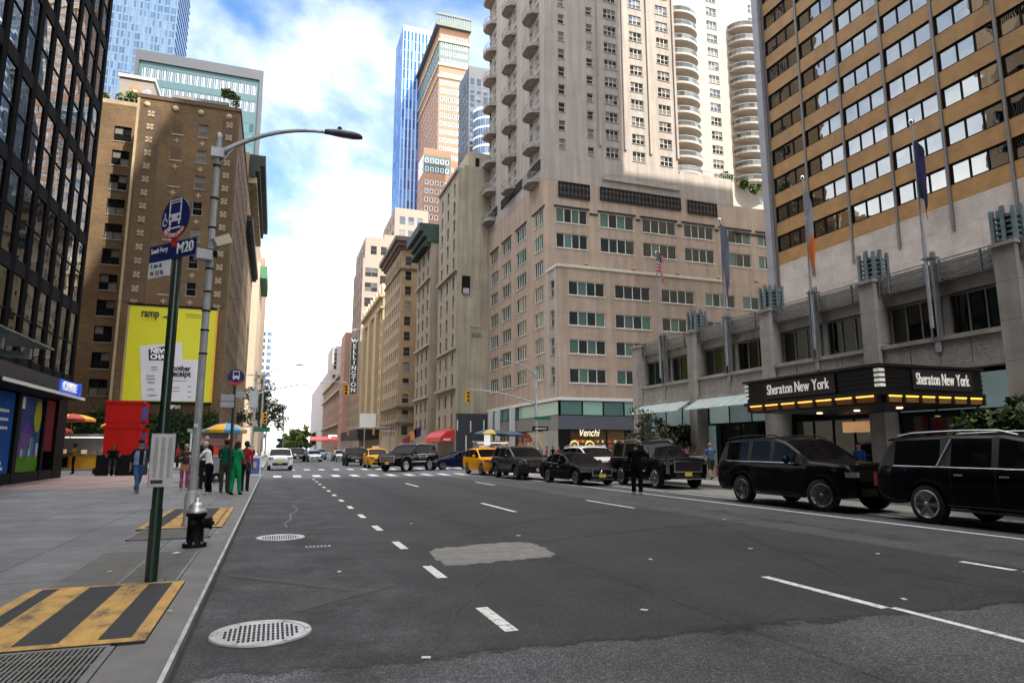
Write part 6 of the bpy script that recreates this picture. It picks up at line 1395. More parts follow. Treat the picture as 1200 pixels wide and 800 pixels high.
# ================================================================== street furniture
def Zat(px, py, Y): return atY(px, py, Y)
# bus stop pole
bx_, by_ = -1.19, 8.46
t = thing('bus_stop_sign', 'green bus stop pole with round blue sign and timetable box, nearest the camera', 'bus stop sign', (bx_, by_, .15))
g = MB(); g.tube([(bx_, by_, .16), (bx_, by_, 3.98)], .055, m_grnpole, 4); g.tube([(bx_, by_, .16), (bx_, by_, .95)], .062, m_grnpole, 4); g.box((bx_ - .13, by_ - .13, .152), (bx_ + .13, by_ + .13, .18), m_grnpole); g.build('pole', t)
def aim(sn):
    global SN, sd, nv, rotz
    SN = sn; nv = Vector((sn[0], sn[1], 0)).normalized(); sd = Vector((-nv.y, nv.x, 0)); rotz = Matrix.Rotation(math.atan2(sd.y, sd.x), 3, 'Z')
aim((-.74, -.672))
def plate(par, nm, c, w, h, mat, th=.012, off=.05):
    g = MB(); p = Vector(c) + nv * off; g.obox(p, (w, th, h), mat, mx=rotz); return g.build(nm, par)
dz = 4.29
g = MB(); c0 = Vector((bx_, by_, dz)) + nv * .06
def disc_pts(r, n=36, a0=0, a1=360, c=c0): return [c + sd * (r * math.cos(D2R(a0 + (a1 - a0) * k / n))) + Vector((0, 0, r * math.sin(D2R(a0 + (a1 - a0) * k / n)))) for k in range(n + 1)]
def lens(mb, pts, mat, th):
    f = [p + nv * th for p in pts]; n_ = len(pts); mb.mesh([*pts, *f], [tuple(range(n_, 2 * n_)), tuple(reversed(range(n_)))] + [(i, (i + 1) % n_, n_ + (i + 1) % n_, n_ + i) for i in range(n_)], mat)
g = MB(); lens(g, disc_pts(.255)[:-1], m_navy, .012); rp_ = g.build('roundel', t)
g = MB(); o_, i_ = disc_pts(.256, 20, 214, 326), disc_pts(.186, 20, 218, 322)
for k in range(20): q = [o_[k], o_[k + 1], i_[k + 1], i_[k]]; g.face([p + nv * .0145 for p in q], m_signred)
g.obox(c0 + Vector((0, 0, -.3)) + nv * -.01, (.08, .03, .1), m_red, mx=rotz); g.build('red_band', t)
me = MB(); mws = M('sign_symbol_white', (.75, .75, .75), .5, 0, 0)
def sq(u0, u1, v0, v1, mat=mws, d=.016): me.obox(c0 + sd * ((u0 + u1) / 2 * 1.08) + Vector((0, 0, (v0 + v1) / 2 * 1.05 + .02)) + nv * d, ((u1 - u0) * 1.08, .004, (v1 - v0) * 1.05), mat, mx=rotz)
sq(-.1, .1, .185, .2); sq(-.1, -.085, .0, .2); sq(.085, .1, .0, .2); sq(-.085, .085, .155, .168); sq(-.1, .1, -.06, .03); sq(-.09, -.06, -.1, -.06); sq(.06, .09, -.1, -.06)
for u in (-.065, .065): sq(u - .016, u + .016, -.035, -.005, m_navy, .019)
sq(-.1, .1, -.148, -.128); 
for k in range(5): sq(-.13 + k * .012, -.118 + k * .012, -.138 - .007 * k - .004, -.138 + .007 * k + .004)
sq(-.175, -.165, -.02, .06); sq(-.175, -.145, -.02, -.012)
for k in range(14): a = D2R(k * 24); sq(-.165 + .034 * math.cos(a) - .006, -.165 + .034 * math.cos(a) + .006, -.05 + .04 * math.sin(a) - .006, -.05 + .04 * math.sin(a) + .006)
me.build('bus_symbol', t)
# curved wording NO STANDING on the red band
for k, ch in enumerate('NO STANDING'):
    if ch == ' ': continue
    a = 226 + 8.9 * k; p = c0 + sd * (.221 * math.cos(D2R(a))) + Vector((0, 0, .221 * math.sin(D2R(a)))) + nv * .018
    m3 = text_data(ch, .068, depth=.001, bold=.001); m3.materials.clear(); m3.materials.append(mws); mt = rotz @ Matrix.Rotation(math.pi / 2, 3, 'X') @ Matrix.Rotation(D2R(a + 90), 3, 'Z')
    for v in m3.vertices: v.co = mt @ v.co
    o = bpy.data.objects.new('lettering', m3); C.collection.objects.link(o); o.parent = rp_; o.location = p - off_of(rp_)
def stext(s, c, size, mat, par, width=None, bold=0, off=.062):
    return text(s, size, Vector(c) + nv * off, SN, mat, 'lettering', par, width=width, bold=bold, depth=.002)
pc_ = Vector((bx_, by_, 0)); nb_ = plate(t, 'route_plate', pc_ - sd * .03 + Vector((0, 0, 3.9)), .84, .2, m_navy); wp = plate(t, 'street_plate', pc_ - sd * .25 + Vector((0, 0, 3.7)), .4, .19, mws)
stext('M20', pc_ + sd * .21 + Vector((0, 0, 3.9)), .18, mws, nb_, .29, .003); stext('South Ferry', pc_ - sd * .26 + Vector((0, 0, 3.93)), .09, mws, nb_, .31); stext('7 Av &', pc_ - sd * .3 + Vector((0, 0, 3.745)), .075, m_ink, wp); stext('W 53 St', pc_ - sd * .28 + Vector((0, 0, 3.655)), .075, m_ink, wp)
aim((.26, -.966))
# timetable case
tc = pc_ + Vector((0, 0, 1.48)); fr_ = plate(t, 'timetable_case', tc, .24, .58, m_galv, .05, .085)
pl_ = plate(t, 'timetable', tc, .2, .53, M('timetable_paper', (.5, .5, .5), .5, 0, .05, 8), .004, .113)
g = MB()
for k in range(26):
    for j in range(3): g.obox(tc + sd * (-.07 + .07 * j) + Vector((0, 0, .24 - k * .0172)) + nv * .117, (.05 * RND.uniform(.6, 1), .001, .006), M('timetable_print', (.12, .12, .14), .6), mx=rotz)
g.obox(tc + Vector((0, 0, -.235)) + nv * .117 - sd * .04, (.12, .001, .04), m_ink, mx=rotz); g.build('timetable_print', t)

# lamp post with a long arm
lx, ly = -1.42, 14.3
def lamp_post(name, label, x, y, h, arm, group=None, head_dir=(1, 0), r=.09, extra=False):
    t = thing(name, label, 'street lamp', (x, y, .15), 0, group); d = Vector((head_dir[0], head_dir[1], 0)).normalized(); P0 = Vector((x, y, .15))
    g = MB(); n = 8; g.tube([P0, P0 + Vector((0, 0, h))], [r * 1.12, r * .78], m_galv, n, smooth=False); g.lathe([(r * 2.3, 0), (r * 2.3, .04), (r * 1.9, .07), (r * 1.85, .58), (r * 1.2, .66), (r * 1.1, .68)], P0, m_galv, 14); g.lathe([(r * .85, 0), (r * .85, .1), (0, .14)], P0 + Vector((0, 0, h)), m_galv, 10); g.build('post', t)
    g = MB()
    for z in ((h * .42, h * .48, h * .53, h * .58, h * .64, h * .69, h * .75, h * .83, h * .92) if extra else (h * .5, h * .8)): g.lathe([(r * 1.02, 0), (r * 1.12, .0), (r * 1.12, .035), (r * 1.02, .035)], P0 + Vector((0, 0, z)), m_dark, n)
    g.build('bands', t)
    g = MB(); pts = []
    for k in range(13): u = k / 12; pts.append(P0 + Vector((0, 0, h - .35)) + d * (arm * u) + Vector((0, 0, .38 * arm * (1 - (1 - u) ** 2.2))))
    g.tube(pts, [.06 - .025 * k / 12 for k in range(13)], m_galv, 8); g.tube([P0 + Vector((0, 0, h - .62)), pts[2]], .02, m_galv, 6); g.obox(P0 + Vector((0, 0, h - .34)), (.24, .24, .2), m_galv); g.build('arm', t)
    e = pts[-1]; g = MB(); a = Vector((-d.y, d.x, 0)); q = []
    prof = [(-.12, .045, .05), (.0, .07, .07), (.2, .12, .08), (.5, .13, .07), (.64, .09, .05), (.7, .03, .02)]
    for u, w_, hh in prof: c_ = e + d * u; q += [c_ + a * w_ + Vector((0, 0, -.02)), c_ + a * w_ * .7 + Vector((0, 0, hh)), c_ - a * w_ * .7 + Vector((0, 0, hh)), c_ - a * w_ + Vector((0, 0, -.02)), c_ + Vector((0, 0, -.05))]
    fs = []
    for k in range(len(prof) - 1):
        for j in range(5): fs.append((k * 5 + j, k * 5 + (j + 1) % 5, k * 5 + 5 + (j + 1) % 5, k * 5 + 5 + j))
    fs += [tuple(range(4, -1, -1)), tuple(range(len(q) - 5, len(q)))]; g.mesh(q, fs, M('lamp_head_grey', (.1, .1, .11), .5, .3, .1), True); g.lathe([(.05, 0), (.05, .08), (.03, .1), (0, .1)], e + d * .2 + Vector((0, 0, .07)), m_dark, 10); g.build('lamp_head', t, fixn=True)
    return t
tl = lamp_post('street_lamp', 'tall galvanised street lamp with a long arm reaching over the road, next to the hydrant', lx, ly, 7.83, 2.22, 'street lamps', (1, -.0), .072, True)
P_ = atY(246, 300, ly); g = MB(); g.obox((lx - .12, ly - .1, P_.z - .02), (.3, .25, .2), m_galv, .3); g.tube([(lx + .05, ly - .05, P_.z + .05), (lx + .18, ly - .12, P_.z + .22)], .03, m_galv, 6); g.obox((lx + .2, ly - .15, P_.z + .3), (.34, .16, .18), m_cream, mx=Matrix.Rotation(.5, 3, 'Z') @ Matrix.Rotation(-.5, 3, 'Y')); g.obox((lx, ly, P_.z + .05), (.26, .26, .08), m_dark); g.build('camera_box', tl)
g = MB(); g.obox((lx - .02, ly - .12, 1.1 + .95), (.06, .01, .06), m_white); g.build('number_tag', tl)
lamp_post('street_lamp', 'street lamp with a curved arm farther up the left kerb, past the first signal', -1.4, 75, 9.5, 3.3, 'street lamps', (1, 0), .11)
lamp_post('street_lamp', 'smaller looking lamp arm deeper along the left kerb', -1.4, 122, 9.2, 3.2, 'street lamps', (1, 0), .11)
rl_y = 55.5; p = atY(628, 430, rl_y); lamp_post('street_lamp', 'street lamp rising behind the parked cars at the beige corner', p.x, rl_y, 8.3, 3.2, 'street lamps', (-1, -.1), .12)
# hydrant
hx, hy = -1.05, 11.35; t = thing('fire_hydrant', 'black fire hydrant with a silver cap on the pavement edge', 'hydrant', (hx, hy, .15))
g = MB(); g.lathe([(.17, 0), (.17, .05), (.12, .07), (.115, .44), (.145, .45), (.145, .5), (.12, .5)], (hx, hy, .155), m_black, 18); g.build('barrel', t)
m_silv = M('silver_paint', (.4, .41, .42), .4, .6, .15, 9)
g = MB(); g.lathe([(.15, .5), (.15, .53), (.125, .54), (.11, .6), (.07, .645), (.035, .66), (.035, .72), (0, .72)], (hx, hy, .155), m_silv, 18); g.build('cap', t)
g = MB(); g.lathe([(.075, 0), (.075, .1), (.09, .1), (.09, .14), (.03, .14), (.03, .17), (0, .17)], (hx + .09, hy - .06, .5), m_black, 14, 'X'); g.build('nozzle', t); g = MB(); g.lathe([(.05, 0), (.05, -.16), (.06, -.16), (.06, -.19), (0, -.19)], (hx - .02, hy - .05, .5), m_black, 12, 'Y'); g.build('nozzle', t)
g = MB()
for k in range(8): a = k * math.pi / 4; g.lathe([(.014, 0), (.014, .03), (0, .03)], (hx + .15 * math.cos(a), hy + .15 * math.sin(a), .205), m_steel, 6)
g.build('bolts', t)
# grey bollard base beside the hydrant
# second bus stop sign
x2, y2 = -1.35, 24.3; t = thing('bus_stop_sign', 'second bus stop sign pole standing among the waiting people', 'bus stop sign', (x2, y2, .15))
g = MB(); g.tube([(x2, y2, .16), (x2, y2, 3.75)], .05, m_grnpole, 4); g.build('pole', t)
g = MB(); c0 = Vector((x2, y2, 4.0)) + nv * .06; lens(g, disc_pts(.27, c=c0)[:-1], m_navy, .012); g.build('roundel', t); g = MB(); o_, i_ = disc_pts(.271, 16, 214, 326, c0), disc_pts(.19, 16, 218, 322, c0)
for k in range(16): g.face([p + nv * .015 for p in (o_[k], o_[k + 1], i_[k + 1], i_[k])], m_signred)
g.build('red_band', t); me = MB(); sq(-.1, .1, -.06, .03); sq(-.1, .1, .15, .18); sq(-.1, -.08, 0, .18); sq(.08, .1, 0, .18); sq(-.09, -.05, -.1, -.06); sq(.05, .09, -.1, -.06); me.build('bus_symbol', t)
pg = M('route_plate_grey', (.4, .42, .45), .5); pc_ = Vector((x2, y2, 0)); plate(t, 'route_plate', pc_ - sd * .22 + Vector((0, 0, 3.3)), .42, .22, pg); plate(t, 'route_plate', pc_ + sd * .18 + Vector((0, 0, 3.42)), .3, .22, pg); plate(t, 'street_plate', pc_ - sd * .22 + Vector((0, 0, 3.07)), .42, .18, pg)
# traffic signals
def signal(par, c, face, h=.95):
    g = MB(); fx = Vector((face[0], face[1], 0)).normalized(); rz = math.atan2(fx.y, fx.x) + math.pi / 2; mx = Matrix.Rotation(rz, 3, 'Z'); c = Vector(c)
    g.obox(c, (.34, .26, h), m_yellow, rz); o = g.build('signal_head', par)
    g = MB()
    for k in (-1, 0, 1):
        q = c + fx * .14 + Vector((0, 0, -k * h * .31)); g.obox(q + fx * .1 + Vector((0, 0, .1)), (.28, .24, .02), m_yellow, rz); g.lathe([(0, 0), (.1, 0)], q - fx * .003, m_blackmatt, 12, 'Y', mx=mx)
    g.build('visors', o)
def mast_signal(label, x, y, h, arm, tip_rise, group='traffic signals', side=1, sides=True):
    t = thing('traffic_signal', label, 'traffic signal', (x, y, .15), 0, group)
    g = MB(); g.tube([(x, y, .15), (x, y, h)], [.13, .09], m_galv, 8, smooth=False); g.build('post', t); g = MB(); n = 12; pts = [(x + side * arm * k / n, y, h * .76 + tip_rise * (1 - (1 - k / n) ** 2)) for k in range(n + 1)]; g.tube(pts, [.07 - .03 * k / n for k in range(n + 1)], m_galv, 6); g.build('mast_arm', t)
    e = Vector(pts[-1]); g = MB(); g.tube([e, e - Vector((0, 0, .25))], .03, m_galv, 6); g.build('hanger', t); signal(t, e - Vector((0, 0, .72)), (-.35, -1) if side > 0 else (.2, -1)); return t
p = atY(298, 470, 61); t = mast_signal('traffic signal on a long curved arm above the left lanes, with a grey control box', -1.75, 61, 8.2, 7.6, 1.3)
z = atY(296, 468, 61).z; g = MB(); g.box((-2.2, 60.75, z - .7), (-1.5, 60.9, z + .75), m_galv); g.build('control_box', t); g = MB(); g.tube([(-2.5, 61, z + 2.1), (-.9, 61, z + 2.15)], .05, m_steel, 6); g.build('cross_bar', t); signal(t, (-.9, 60.7, atY(311, 490, 61).z), (.3, -1)); 
g = MB(); zz = atY(300, 503, 61).z; g.box((-1.7, 60.8, zz - .2), (-.4, 60.84, zz + .2), M('street_sign_green', (.02, .16, .09), .5)); g.build('street_name_plate', t)
p = atY(628, 500, 55); pe = atY(548, 456, 55); pj = atY(627, 473, 55)
t = thing('traffic_signal', 'traffic signal hanging over the right lanes from an arm by the beige corner', 'traffic signal', (p.x, 55, .15), 0, 'traffic signals')
g = MB(); g.tube([(p.x, 55, .15), (p.x, 55, 6.2)], [.13, .1], m_galv, 8); g.build('post', t); g = MB(); n = 12; pts = []
for k in range(n + 1): u = k / n; pts.append((p.x + (pe.x - p.x) * u, 55, pj.z + (pe.z - pj.z) * (1 - (1 - u) ** 1.9)))
g.tube(pts, [.08 - .035 * k / n for k in range(n + 1)], m_galv, 6); g.tube([(p.x, 55, atY(628, 440, 55).z), pts[5]], .012, m_dark, 4); g.build('mast_arm', t); e = Vector(pts[-1]); signal(t, e - Vector((0, 0, .62)), (.2, -1), 1.0)
q_ = atY(633, 502, 54.8); g = MB(); g.box((q_.x - .75, 54.75, q_.z - .18), (q_.x + .75, 54.8, q_.z + .18), m_black); g.prism([(q_.x - .6, q_.z), (q_.x - .25, q_.z + .13), (q_.x - .25, q_.z + .05), (q_.x + .6, q_.z + .05), (q_.x + .6, q_.z - .05), (q_.x - .25, q_.z - .05), (q_.x - .25, q_.z - .13)], 54.73, 54.745, m_white, lambda u, v, w_: (u, w_, v)); g.build('one_way_plate', t)
q_ = atY(634, 490, 54.8); g = MB(); g.box((q_.x - .6, 54.75, q_.z - .14), (q_.x + .9, 54.8, q_.z + .14), MATS['street_sign_green']); g.build('street_name_plate', t)
for k, (px, py, yy, xo) in enumerate(((408, 507, 138, 3.2), (446, 511, 134, 3.0), (438, 506, 142, 3.4), (357, 500, 140, -4))):
    q_ = atY(px, py, yy); lb = ('far yellow signal above the sidewalk shed, left of three', 'far yellow signal in front of the tan corner building', 'far signal between the other two above the shed', 'far dark signal hanging over the middle of the avenue')[k]
    t = thing('traffic_signal', lb, 'traffic signal', (q_.x + xo, yy, .15), 0, 'traffic signals'); g = MB(); xx = q_.x + xo; g.tube([(xx, yy, .15), (xx, yy, q_.z + 1.2)], .12, m_steel, 6); g.tube([(xx, yy, q_.z + 1.1), (q_.x, yy, q_.z + 1.0), (q_.x, yy, q_.z + .5)], .06, m_steel, 5); g.build('post', t); signal(t, (q_.x, yy, q_.z), (.2, -1), 1.1)
# overhead span arms of the far junctions
# plinth with the red letter-like sculpture seen edge-on: plain blocks
sx0, sx1, sy0, sy1 = -9.0, -7.1, 42.8, 44.1
t = thing('block_sculpture', 'big red steel block sculpture with blue inner faces, on a black plinth', 'sculpture', (-8, 43.4, .15))
m_scr = M('sculpture_red', (.5, .012, .008), .55, 0, .1, .8, spec=.15); m_scb = M('sculpture_blue', (.02, .08, .35), .4, 0, .06)
g = MB(); g.box((sx0 - .2, sy0 - .1, .154), (sx1 + .25, sy1, 1.28), m_black); g.build('plinth', t)
g = MB(); g.box((sx0 + .05, sy0, 1.285), (sx1 - .1, sy1 - .2, 2.75), m_scr); g.box((sx0 - .02, sy0 - .05, 2.755), (sx1 - .05, sy1 - .2, 2.9), m_scr); g.build('lower_block', t)
g = MB(); g.box((sx0 + .08, sy0 + .02, 2.905), (sx1 - .15, sy1 - .2, 3.05), m_scr); g.box((sx0 + .02, sy0, 3.055), (sx1 - .1, sy1 - .2, 4.15), m_scr); g.box((sx0 - .04, sy0 - .06, 4.155), (sx1 - .02, sy1 - .2, 4.3), m_scr); g.build('upper_block', t)
g = MB()
for z0_, z1_, a, c in ((1.4, 1.8, sy0 + .1, sy0 + .5), (1.5, 2.5, sy0 + .6, sy0 + .9), (3.2, 4.0, sy0 + .15, sy0 + .4), (3.1, 3.5, sy0 + .5, sy0 + .95)): g.box((sx1 - .09, a, z0_), (sx1 + .12, c, z1_), m_scb)
for z0_, z1_, a, c in ((1.3, 2.8, sy0 + .92, sy0 + 1.05), (3.0, 4.2, sy0 + .42, sy0 + .48), (1.9, 2.2, sy0 + .1, sy0 + .55)): g.box((sx1 - .09, a, z0_), (sx1 + .2, c, z1_), m_scr)
g.build('inner_faces', t)
# food carts with umbrellas
m_gold = M('umbrella_yellow', (.72, .38, .02), .7, 0, .06, 2); m_ured = M('umbrella_red', (.4, .04, .03), .7, 0, .06, 2); m_ublue = M('umbrella_blue', (.08, .3, .55), .7); m_ucream = M('umbrella_cream', (.45, .37, .22), .7); m_udark = M('umbrella_dark', (.03, .05, .09), .7)
def umbrella(label, x, y, z, r, cols, top=.32, hp=1.2, group='food cart umbrellas'):
    t = thing('umbrella', label, 'umbrella', (x, y, z - hp), 0, group); n = 16
    g = MB()
    for k in range(n):
        a0, a1 = 2 * math.pi * k / n, 2 * math.pi * (k + 1) / n; c_ = cols[(k // 2) % len(cols)]; P = lambda rr, a, zz: (x + rr * math.cos(a), y + rr * math.sin(a), z + zz)
        for (ra, za), (rb, zb_) in (((.02, top), (r * .5, top * .78)), ((r * .5, top * .78), (r * .86, top * .3)), ((r * .86, top * .3), (r, .0)), ((r, 0), (r * .99, -.14))): g.face([P(ra, a0, za), P(ra, a1, za), P(rb, a1, zb_), P(rb, a0, zb_)], c_)
    g.build('canopy', t); g = MB(); g.tube([(x, y, z - hp), (x, y, z + top + .06)], .025, m_steel, 6); g.build('pole', t); return t
def cart(label, x0, x1, y0, y1, body, lit=True, group='food carts'):
    t = thing('food_cart', label, 'food cart', ((x0 + x1) / 2, (y0 + y1) / 2, .0), 0, group); xm = (x0 + x1) / 2
    g = MB(); g.box((x0, y0, .45), (x1, y1, 1.25), body); g.box((x0 - .05, y0 - .12, 1.25), (x1 + .05, y1, 1.32), m_alloy); g.build('body', t)
    g = MB(); g.box((x0, y1 - .1, 1.33), (x1, y1, 2.35), m_galv); g.box((x0 - .1, y0 - .3, 2.36), (x1 + .1, y1 + .05, 2.5), m_galv)
    for x in (x0 + .05, x1 - .05): g.box((x - .04, y0, 1.33), (x + .04, y0 + .08, 2.355), m_alloy)
    g.build('canopy_frame', t); g = MB(); g.box((x0, y0 - .28, 2.25), (x1, y0 - .22, 2.33), M('tube_light', (1, .95, .85), .5, 0, 0, emit=(1, .93, .8), estr=.2)); g.build('strip_light', t) if lit else None
    for x in (x0 + .5, x1 - .5):
        g = MB(); g.lathe([(.12, -.07), (.27, -.07), (.27, .07), (.12, .07), (.12, -.07)], (x, y0 - .05, .28), m_tyre, 18, 'Y'); g.lathe([(0, -.05), (.14, -.06), (.14, .06), (0, .05)], (x, y0 - .05, .28), m_alloy, 12, 'Y'); g.build('wheel', t)
    g = MB()
    for k in range(7): x = x0 + .3 + (x1 - x0 - .6) * k / 6; g.box((x - .13, y0 + .15, 1.33), (x + .13, y0 + .4, 1.33 + .15 + .25 * RND.random()), RND.choice(m_goods + [m_alloy, m_white])); 
    g.build('trays', t); g = MB(); g.box((x0 + .15, y0 - .012, .6), (x0 + .9, y0 - .002, 1.1), m_red); g.box((x0 + 1.3, y0 - .012, .55), (x0 + 1.7, y0 - .002, 1.15), m_black); g.build('panels', t); return t
cart('yellow food cart with a lit steel canopy behind the bank corner', -13.2, -9.4, 46.6, 48.4, m_gold)
umbrella('yellow and red umbrella over the left end of the yellow food cart', -11.4, 46.2, 3.35, 1.25, [m_ured, m_gold, m_gold]); umbrella('yellow umbrella beside the red sculpture', -8.9, 46.4, 2.98, 1.05, [m_gold, m_gold, m_ured]); umbrella('low yellow umbrella by the bank corner', -11.9, 45.0, 2.62, .9, [m_gold, m_ured])
cart('small steel food cart by the waiting people near the left kerb', -3.6, -1.9, 33.5, 34.8, m_galv, False); umbrella('cream, yellow and blue umbrella behind the waiting people', -2.1, 33.2, 2.45, .9, [m_ucream, m_gold, m_ublue, m_ucream])
g = MB(); g.box((-3.3, 32.9, 1.75), (-1.6, 32.95, 2.05), M('pink_sign', (.55, .25, .22), .6)); o = g.build('menu_board', at=(-2.5, 32.9, 1.75)); tag(o, 'pink menu strip hanging under the cream umbrella', 'menu board')
q0 = atZ(561, 540, .15); fx = atY(575, 510, 72)
cart('brightly lit food cart at the kerb behind the yellow taxi', fx.x - 1.6, fx.x + 2.0, 72, 73.6, M('cart_orange', (.4, .12, .03), .5, 0, .3, 3), True); umbrella('dark blue and gold umbrella over the lit food cart', fx.x, 72, atY(575, 508, 72).z, 1.9, [m_udark, m_udark, M('umbrella_gold', (.4, .28, .05), .7)], .5); umbrella('second dark umbrella right beside the gold one', fx.x + 2.6, 72.6, atY(575, 508, 72).z - .1, 1.5, [m_udark], .45)
g = MB()
for k in range(24): x = fx.x - 1.5 + RND.random() * 3.4; z = 1.4 + RND.random() * .9; g.box((x, 71.75, z), (x + .3, 71.78, z + .2), RND.choice(m_goods))
o = g.build('food_pictures', at=(fx.x, 71.75, 1.4)); tag(o, 'row of lit food pictures on the front of the kerbside cart', 'menu pictures'); p = atY(571, 514, 71); g = MB(); g.box((p.x - .35, 71, p.z - .7), (p.x + .35, 71.05, p.z + .6), M('lit_board', (.8, .8, .8), .5, 0, 0, emit=(1, 1, 1), estr=.1)); o = g.build('light_board', at=(p.x, 71, p.z - .7)); tag(o, 'white lit board in front of the kerbside food cart', 'sign')
# sandwich board and red stand at the corner
t = thing('sandwich_board', 'white and blue sandwich board standing at the kerb corner', 'sandwich board', (-.95, 38.7, .15))
for s_ in (-1, 1):
    g = MB(); mx = Matrix.Rotation(s_ * .22, 3, 'X'); g.obox((-.95, 38.7 + s_ * .13, .73), (.66, .03, 1.1), m_white, mx=mx); g.build('panel', t)
g = MB(); mx = Matrix.Rotation(-.22, 3, 'X'); g.obox((-.95, 38.54, .72), (.56, .006, .85), M('board_blue', (.05, .1, .4), .5, 0, .3, 6), mx=mx); g.obox((-.95, 38.535, .78), (.25, .006, .3), M('board_picture', (.4, .35, .25), .5, 0, .4, 9), mx=mx); g.build('picture', t)
t = thing('red_news_box', 'red newspaper box with a black frame beside the sandwich board', 'newspaper box', (-1.75, 37.2, .15)); g = MB(); g.box((-1.98, 37.0, .3), (-1.55, 37.5, 1.2), m_red); g.build('box', t); g = MB(); g.box((-2.02, 36.9, .15), (-1.5, 36.99, 1.35), m_black); g.box((-2.0, 37.0, .15), (-1.53, 37.5, .299), m_black); g.build('frame', t)
# sidewalk shed and far shop fronts
sy0, sy1 = 172, 216; sx = atY(446, 450, 172.5).x
t = thing('sidewalk_shed', 'dark timber sidewalk shed on posts in front of the ornate building', 'sidewalk shed', (sx - 3, 190, .15)); g = MB(); g.box((sx - 5.5, sy0, 4.2), (sx - .05, sy1, 6.6), m_blackmatt); g.build('deck', t)
for y in lin(sy0 + .5, sy1 - .5, 9):
    g = MB(); g.box((sx - 5.4, y - .12, .15), (sx - 5.2, y + .12, 4.19), m_steel); g.build('post', t)
g = MB(); g.box((sx - 5.0, 171.8, 7.0), (sx - 1.0, 171.9, 10.5), m_white); o = g.build('hoarding', at=(sx - 3, 171.8, 7)); tag(o, 'plain white hoarding panel above the sidewalk shed', 'hoarding')
for k, (px, py, Y, col, wd) in enumerate(((380, 514, 300, m_red, 6), (392, 512, 290, m_white, 2.5), (400, 514, 285, m_red, 4))):
    p = atY(px, py, Y); t_ = MB(); t_.prism([(p.z - .9, Y + 2), (p.z + 1.0, Y + 2), (p.z - .5, Y - 1), (p.z - .9, Y - 1)], p.x - wd, p.x + wd, col, lambda u, v, w_: (w_, v, u)); o = t_.build('shop_awning', at=(p.x, Y, 3), fixn=True); tag(o, ('far red awning below the terracotta hall', 'small far white awning between the two red ones', 'second far red awning right of the white one')[k], 'awning')
# banner flags by the red awning
for k, (px, py, c_) in enumerate(((488, 509, M('banner_orange', (.6, .25, .08), .7)), (494, 506, fl_b), (481, 517, M('banner_plum', (.2, .03, .08), .7)))):
    p = atY(px, py, 112); g = MB(); a = [(p.x, 112, p.z + .9), (p.x - 1.3, 112, p.z + .4), (p.x - 1.1, 112, p.z - 1.1), (p.x - .2, 112, p.z - .7)]; g.mesh(a + [(q[0], 112.02, q[2]) for q in a], [(0, 1, 2, 3), (7, 6, 5, 4)], c_); g.tube([(p.x + 1.5, 112.05, p.z - .6), (p.x - .1, 112.05, p.z + 1)], .04, m_steel, 5); o = g.build('banner', at=(p.x, 112, p.z)); tag(o, ('orange banner on a slanted pole left of the red awning', 'dark blue banner above the red awning', 'plum banner hanging lowest, left of the red awning')[k], 'banner')
